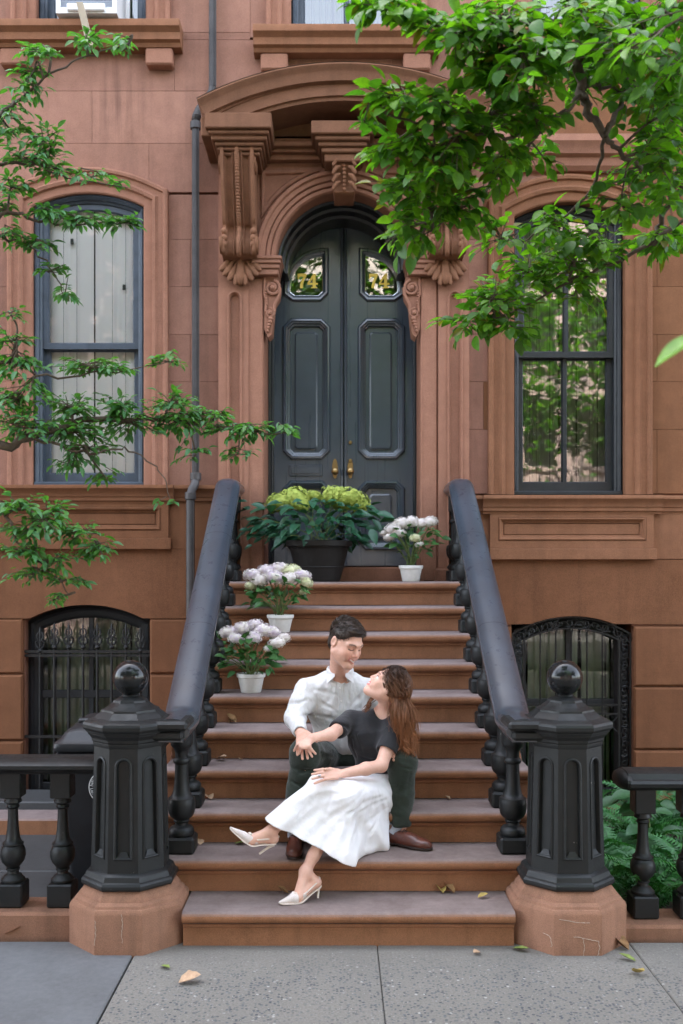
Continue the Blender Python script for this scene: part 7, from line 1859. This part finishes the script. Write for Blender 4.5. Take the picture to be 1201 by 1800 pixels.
Bw.limb([(wj['h2'], .08), (wj['k2'], .052), (wj['k2'].lerp(wj['a2'], .38) + Vector((.015, .02, 0)), .048), (wj['a2'].lerp(wj['k2'], .22), .031), (wj['a2'], .027)], .02)
# feet
f1 = dict(heel=W(481, 1474, 5.11), ball=W(440, 1476, 5.07), toe=W(412, 1459, 5.04)); f2 = dict(heel=W(556, 1551, 5.10), ball=W(523, 1577, 5.03), toe=W(499, 1584, 5.00))
for a, f_ in (('a1', f1), ('a2', f2)):
    Bw.cone(wj[a], f_['heel'], .027, .024, .015); Bw.cone(wj[a], f_['ball'], .027, .023, .02); Bw.cone(f_['heel'], f_['ball'], .022, .022, .02); Bw.cone(f_['ball'], f_['toe'], .022, .010, .012)
# hands
hand_sdf(Bw, wj['wr'], W(536, 1308, 5.315) - wj['wr'], (-.1, -.6, .8), [W(555, 1325, 5.33), W(549, 1330, 5.325), W(526, 1325, 5.335), W(517, 1320, 5.345)], None, .88)
wl_ = wj['wl']; hand_sdf(Bw, wl_, W(578, 1362, 5.165) - wl_, (-.1, -.6, .75), [W(553, 1377, 5.12), W(549, 1369, 5.12), W(549, 1361, 5.125), W(553, 1354, 5.135)], W(572, 1352, 5.15), .9)
V, Fa = Bw.mesh(); V = relax(V, Fa, 1, .4)
basew = (.66, .385, .290); col = np.ones((len(V), 4), np.float32); col[:, :3] = basew
face_cols(V, wh, col, basew, (.52, .13, .14), (.05, .028, .020), False)
wbase = Vector((wj['P'].x, wj['P'].y, 3 * RS)); woman = np_mesh('person', V - np.array(wbase), Fa, SKIN, None, col); woman.location = wbase; ORG[woman.name] = wbase
tag(woman, 'woman in black knit top and long white skirt leaning back, legs crossed, looking up', 'person')
# knit top
Tf = Field(lo2, hi2, .0042)
Tf.ell(W(655, 1300, 5.62), (.140, .108, .135), None, .05); Tf.ell(W(661, 1345, 5.635), (.120, .102, .12), None, .05); Tf.ell(W(640, 1297, 5.56), (.075, .055, .065), None, .05); Tf.ell(W(676, 1303, 5.54), (.07, .055, .065), None, .05)
Tf.cone(wj['N'] + Vector((0, 0, -.045)), wj['sr'] + Vector((.0, 0, -.008)), .058, .052, .05); Tf.cone(wj['N'] + Vector((0, 0, -.045)), wj['sl'] + Vector((0, 0, -.008)), .058, .052, .05)
Tf.limb([(wj['sr'], .056), (wj['sr'].lerp(wj['er'], .60), .055)], .03); Tf.limb([(wj['sl'], .058), (wj['sl'].lerp(wj['el'], .58), .058)], .03)
for a, b_, t in (('sr', 'er', .66), ('sl', 'el', .60)):
    d = (wj[b_] - wj[a]).normalized(); p = wj[a].lerp(wj[b_], t); Tf.cone(p + d * .075, p + d * .16, .080, .085, 0.0, mode='sub')
Tf.cone(wj['N'] + Vector((-.012, -.030, .020)), wj['N'] + Vector((-.016, -.052, -.008)), .050, .046, .008, mode='sub')
wz_ = W(665, 1366, 5.6).z; Tf.cut(Vector((wj['P'].x, wj['P'].y, wz_ - .012)), (-.15, 0, -1))
Tf.wrinkle(.0030, 26, 9, (1, 1, 1.5))
for ln in ([(625, 1288), (632, 1312), (640, 1340)], [(598, 1272), (612, 1278), (628, 1288)], [(640, 1346), (660, 1352), (682, 1350)], [(636, 1332), (655, 1338), (672, 1334)], [(640, 1262), (652, 1285)], [(618, 1300), (626, 1330)]):
    crease(Tf, [(a, b, 5.5) for a, b in ln], r=.011)
tee = grown('knit_top', Tf, TEE, woman, it=2)
# skirt: drapes over the thighs, falls along the crossed shin and trails on the step
Sk = Field(lo2, hi2, .0046)
wp_ = W(668, 1368, 5.63)
Sk.ell(wp_, (.118, .100, .05), None, .04); Sk.ell(W(668, 1398, 5.63), (.150, .125, .105), None, .05)
Sk.limb([(wj['h1'], .105), (wj['k1'] + Vector((0, .01, .004)), .068)], .06); Sk.limb([(wj['h2'], .110), (wj['k2'], .085)], .06)
K = wj['k1']; hemL = W(494, 1446, 5.12); hemB = W(604, 1506, 5.10); tail = W(668, 1480, 5.36); tail.z = 2 * RS + .022; hb = W(672, 1410, 5.55)
dL = (hemL - K).normalized(); dB = (hemB - wj['k2']).normalized(); xL = hemL + dL * .09 + Vector((.02, 0, .02)); xB = hemB + dB * .06
Sk.cone(K, xL, .064, .058, .04)
Sk.cone(wj['k2'], xB, .075, .040, .05)
Sk.tri(K + Vector((0, .02, -.01)), xL + Vector((.01, .02, 0)), xB, .044, .05); Sk.tri(K + Vector((0, .03, 0)), hemB, hb, .050, .06); Sk.tri(hemB + Vector((0, .03, .0)), tail, hb, .030, .05); Sk.tri(hb, tail, wj['k2'], .04, .05)
# pleats and creases running from the hip to the hem
idx = np.nonzero(np.abs(Sk.d) < .035); P_ = np.stack([Sk.ax[i][idx[i]] for i in range(3)], -1); o_ = np.array(W(655, 1360, 5.45)); v_ = P_ - o_
ang = np.arctan2(v_[:, 2], v_[:, 0]); rad_ = np.sqrt(v_[:, 0] ** 2 + v_[:, 2] ** 2)
Sk.d[idx] += (.0070 * np.clip(rad_ / .3, 0, 1.3) * (np.sin(ang * 15 + 2.0 * np.sin(rad_ * 9)) * .6 + .4 * np.sin(ang * 31 + 1.5 + 3 * np.sin(rad_ * 6)))).astype(np.float32)
Sk.wrinkle(.0018, 22, 12, (1, 1, 1))
for ln in ([(560, 1398), (545, 1415), (522, 1440)], [(582, 1402), (572, 1430), (556, 1468)], [(600, 1410), (597, 1445), (590, 1488)], [(622, 1412), (612, 1450), (606, 1496)], [(684, 1404), (660, 1414), (634, 1428)], [(682, 1420), (655, 1440), (624, 1466)], [(664, 1442), (652, 1464), (642, 1486)], [(545, 1402), (530, 1430)], [(632, 1440), (620, 1480)], [(672, 1400), (640, 1412), (610, 1432)]):
    crease(Sk, [(a, b, 5.3) for a, b in ln], r=.009, out=.0062, k=.016)
e1 = np.array(hemB - hemL); hn = np.cross(e1, np.array((0, 1.0, 0.06))); hn = hn / np.linalg.norm(hn)
hn = hn if hn @ np.array((-.6, 0, -.8)) > 0 else -hn
Sk_inner = Sk.d.copy()
Sk.cut(np.array(hemL) * .5 + np.array(hemB) * .5 + hn * .012, hn)
# hollow the hem
dd_ = (Sk.ax[0][:, None, None] - hemL.x) * hn[0] + (Sk.ax[1][None, :, None] - hemL.y) * hn[1] + (Sk.ax[2][None, None, :] - hemL.z) * hn[2]
Sk.d = np.where(dd_ > -.09, np.maximum(Sk.d, -(Sk_inner + .010)), Sk.d).astype(np.float32)
# rest on the treads
for k_ in (2, 3):
    zt_ = k_ * RS; y0_ = (k_ - 1) * TR - .046
    sl = (slice(None), slice(max(0, int((y0_ - lo2.y) / Sk.h)), None), slice(0, max(0, int((zt_ + .001 - lo2.z) / Sk.h)))); Sk.d[sl] = np.maximum(Sk.d[sl], .01)
skirt = grown('skirt', Sk, COTT, woman, it=3)
# slingback pumps
def pump(f_, ank, tipz, nm):
    h, b, t = f_['heel'], f_['ball'], f_['toe']; Fp = Field(np.minimum(np.minimum(h, b), t) - .09, np.maximum(np.maximum(h, b), t) + .09, .0034)
    ax_ = (t - h).normalized(); 
    Fp.cone(b + (h - b) * .22, b + (t - b) * .2, .0265, .0265, .02); Fp.cone(b + (t - b) * .2, t + (t - b).normalized() * .022, .0255, .0065, .015)
    Fp.cone(b + (h - b) * .30 + Vector((0, 0, .030)), b + (t - b) * .05 + Vector((0, 0, .036)), .030, .016, .010, mode='sub')
    up_ = grown(nm, Fp, MESHW, woman, it=1)
    dn = Vector((0, 0, -1)); dn = (dn - ax_ * dn.dot(ax_)).normalized()
    so_ = MB(); ctr = smoothcurve([t + (t - b).normalized() * .026 + dn * .004, t + dn * .012, b + dn * .024, b.lerp(h, .5) + dn * .026, h + dn * .026, h - ax_ * .018 + dn * .022], 4); sd = ax_.cross(dn).normalized(); m_ = len(ctr)
    wid_ = np.interp(np.linspace(0, 1, m_), [0, .12, .38, .62, .85, 1], [.006, .020, .029, .020, .022, .014])
    rows = [[ctr[i] - sd * wid_[i] - dn * .003, ctr[i] - sd * wid_[i] + dn * .003, ctr[i] + sd * wid_[i] + dn * .003, ctr[i] + sd * wid_[i] - dn * .003] for i in range(m_)]
    so_.grid(rows, closed_u=True, cap0=True, cap1=True); obj('sole', so_, PUMP, up_, smooth=40)
    tip = Vector(tipz); hb_ = h + dn * .026 - ax_ * .004
    obj('stiletto_heel', MB().tube([hb_, hb_.lerp(tip, .25), hb_.lerp(tip, .6), tip], [.017, .0095, .0062, .0058], 10), PUMP, up_, smooth=60)
    hk = h - ax_ * .024 - dn * .016
    obj('heel_strap', MB().tube(smoothcurve([b.lerp(h, .22) - sd * .027 - dn * .004, h.lerp(b, .4) - sd * .026 - dn * .006, h - sd * .018 - ax_ * .010 - dn * .012, hk, h + sd * .018 - ax_ * .010 - dn * .012, h.lerp(b, .4) + sd * .026 - dn * .006, b.lerp(h, .22) + sd * .027 - dn * .004], 4), .0042, 6), PUMP, up_, smooth=60)
    vb = b + (t - b) * .10 - dn * .026
    bow = MB()
    for s in (-1, 1): bow.ball(vb + sd * s * .010, (.010, .006, .006), 8, 5)
    bow.ball(vb, .005, 8, 5); obj('bow', bow, PUMP, up_)
    return up_
pump(f1, wj['a1'], W(456, 1501, 5.10), 'shoe'); pt = W(559, 1579, 5.09); pt.z = RS + .001; pump(f2, wj['a2'], pt, 'shoe')
# ring and bracelet details
obj('ring', MB().lathe([(.0085, -.002), (.0095, 0), (.0085, .002)], 12, W(562, 1364, 5.125)), METAL, woman)
# hair: scalp cap, falling mass, wavy locks
Hw = Field(lo2, hi2, .0042); 
Hw.ell(wh.w(0, -.022, .040), [.079 * .95, .100 * .95, .092 * .95], wh.M, .01)
fall = [(wh.w(.03, -.080, .03), .046), (W(704, 1222, 5.53), .046), (W(708, 1255, 5.50), .045), (W(714, 1290, 5.50), .038), (W(717, 1322, 5.50), .026)]
Hw.limb(fall, .03); Hw.limb([(wh.w(.058, -.02, .02), .024), (W(692, 1222, 5.485), .024), (W(702, 1250, 5.46), .026), (W(712, 1290, 5.47), .026)], .03)
nface = wh.f * .93 + wh.u * .10
Hw.cut(wh.w(0, .058, .05), nface + wh.u * -.35); Hw.ell(wh.w(.06, .084, -.03), [.05, .062, .080], wh.M, .006, 'sub'); Hw.ell(wh.w(-.06, .078, -.03), [.05, .062, .075], wh.M, .006, 'sub'); Hw.ell(wh.w(0, .02, -.120), [.06, .06, .05], wh.M, .006, 'sub')
Hw.wrinkle(.004, 60, 15, (1, 1, .35))
hair = grown('hair', Hw, HAIRW, woman, it=1)
rs_ = np.random.RandomState(18); st = []; wd = []
ctr_ = np.array(wh.w(0, -.022, .040)); rad_e = np.array((.079, .100, .092)) * .95
Vw, _ = Hw.mesh(); Lw = wh.loc(Vw); okr = (Lw[:, 2] > -.035) & (Lw[:, 1] < .075) & (np.linalg.norm((Lw - np.array((0, -.022, .040))) / np.array((.079, .100, .092)), axis=1) < 1.25) & (Lw[:, 0] > -.05)
roots = Vw[okr]; curve_pts = [np.array(p) for p, _ in fall]; back_ = np.array(-wh.f)
for i in range(3400):
    p = roots[rs_.randint(len(roots))].copy() + np.array((0, -.003, .001)); pts = [p.copy()]
    for k_ in range(5):
        p = p + (np.array((.10, -.10, -1.0)) * .8 + back_ * .9 + rs_.normal(0, .08, 3)) * .0115
        l = (wh.M.T @ (p - ctr_)) / rad_e; m_ = np.linalg.norm(l)
        if m_ < 1.08: p = ctr_ + wh.M @ (l / m_ * 1.08 * rad_e)
        p[0] = min(p[0], wx(715, 5.52) - .02 * rs_.rand()); pts.append(p.copy())
        if p[2] < curve_pts[1][2] + .015: break
    u = rs_.normal(0, 1, 3) * np.array((.024, .018, .010)); side = np.array((0, -.026 - .026 * rs_.rand(), 0)); amp = rs_.uniform(.004, .014); phs = rs_.uniform(0, 6.28)
    off = np.clip(p - (curve_pts[1] + side), -.035, .035) * .5
    keys = pts[::2] + [curve_pts[1] * .5 + pts[-1] * .5 + side * .4, curve_pts[2] + u + off + side * .9, curve_pts[3] + u * .95 + off * .7 + side * .7, curve_pts[4] + u * .9 + off * .6 + side * .5 + np.array((.0, 0, -.03 * rs_.rand()))]
    cv = smoothcurve([Vector(k) for k in keys], 5); cv = cv[:max(8, int(len(cv) * rs_.uniform(.78, 1.05)))]; n = len(cv); out = []
    for j_, q in enumerate(cv):
        t = j_ / n; a = amp * max(0, t - .45) * 2.4; out.append(np.array(q) + np.array((math.sin(phs + j_ * .8) * a, math.cos(phs + j_ * .8) * a, 0)))
    st.append(out); wd.append(rs_.uniform(.0009, .0019))
ribbons(st, wd, HAIRW, 'hair_strands', woman, 4)
# curled ends
for i in range(26):
    c = W(712 + rs_.uniform(-10, 16), 1300 + rs_.uniform(-30, 34), 5.46 + rs_.uniform(-.02, .05)); r0 = rs_.uniform(.008, .015); ph = rs_.uniform(0, 6); L = rs_.uniform(.05, .10)
    obj('curl', MB().tube([c + Vector((r0 * math.cos(ph + k * .8), r0 * math.sin(ph + k * .8), L * (.5 - k / 11))) for k in range(12)], [.0025 + .0035 * math.sin(math.pi * (k + .5) / 12) for k in range(12)], 5), HAIRW, hair, smooth=60)
# a few locks on the far side of the neck
far = [[np.array(wh.w(-.05, -.02, -.02)) + rs_.normal(0, .004, 3), np.array(W(654, 1228, 5.60)) + rs_.normal(0, .006, 3), np.array(W(648, 1243, 5.56)) + rs_.normal(0, .008, 3), np.array(W(640, 1250, 5.55)) + rs_.normal(0, .008, 3)] for _ in range(40)]
ribbons([[np.array(q) for q in smoothcurve([Vector(k) for k in f_], 4)] for f_ in far], [.0024] * 40, HAIRW, 'hair_strands', woman, 5)
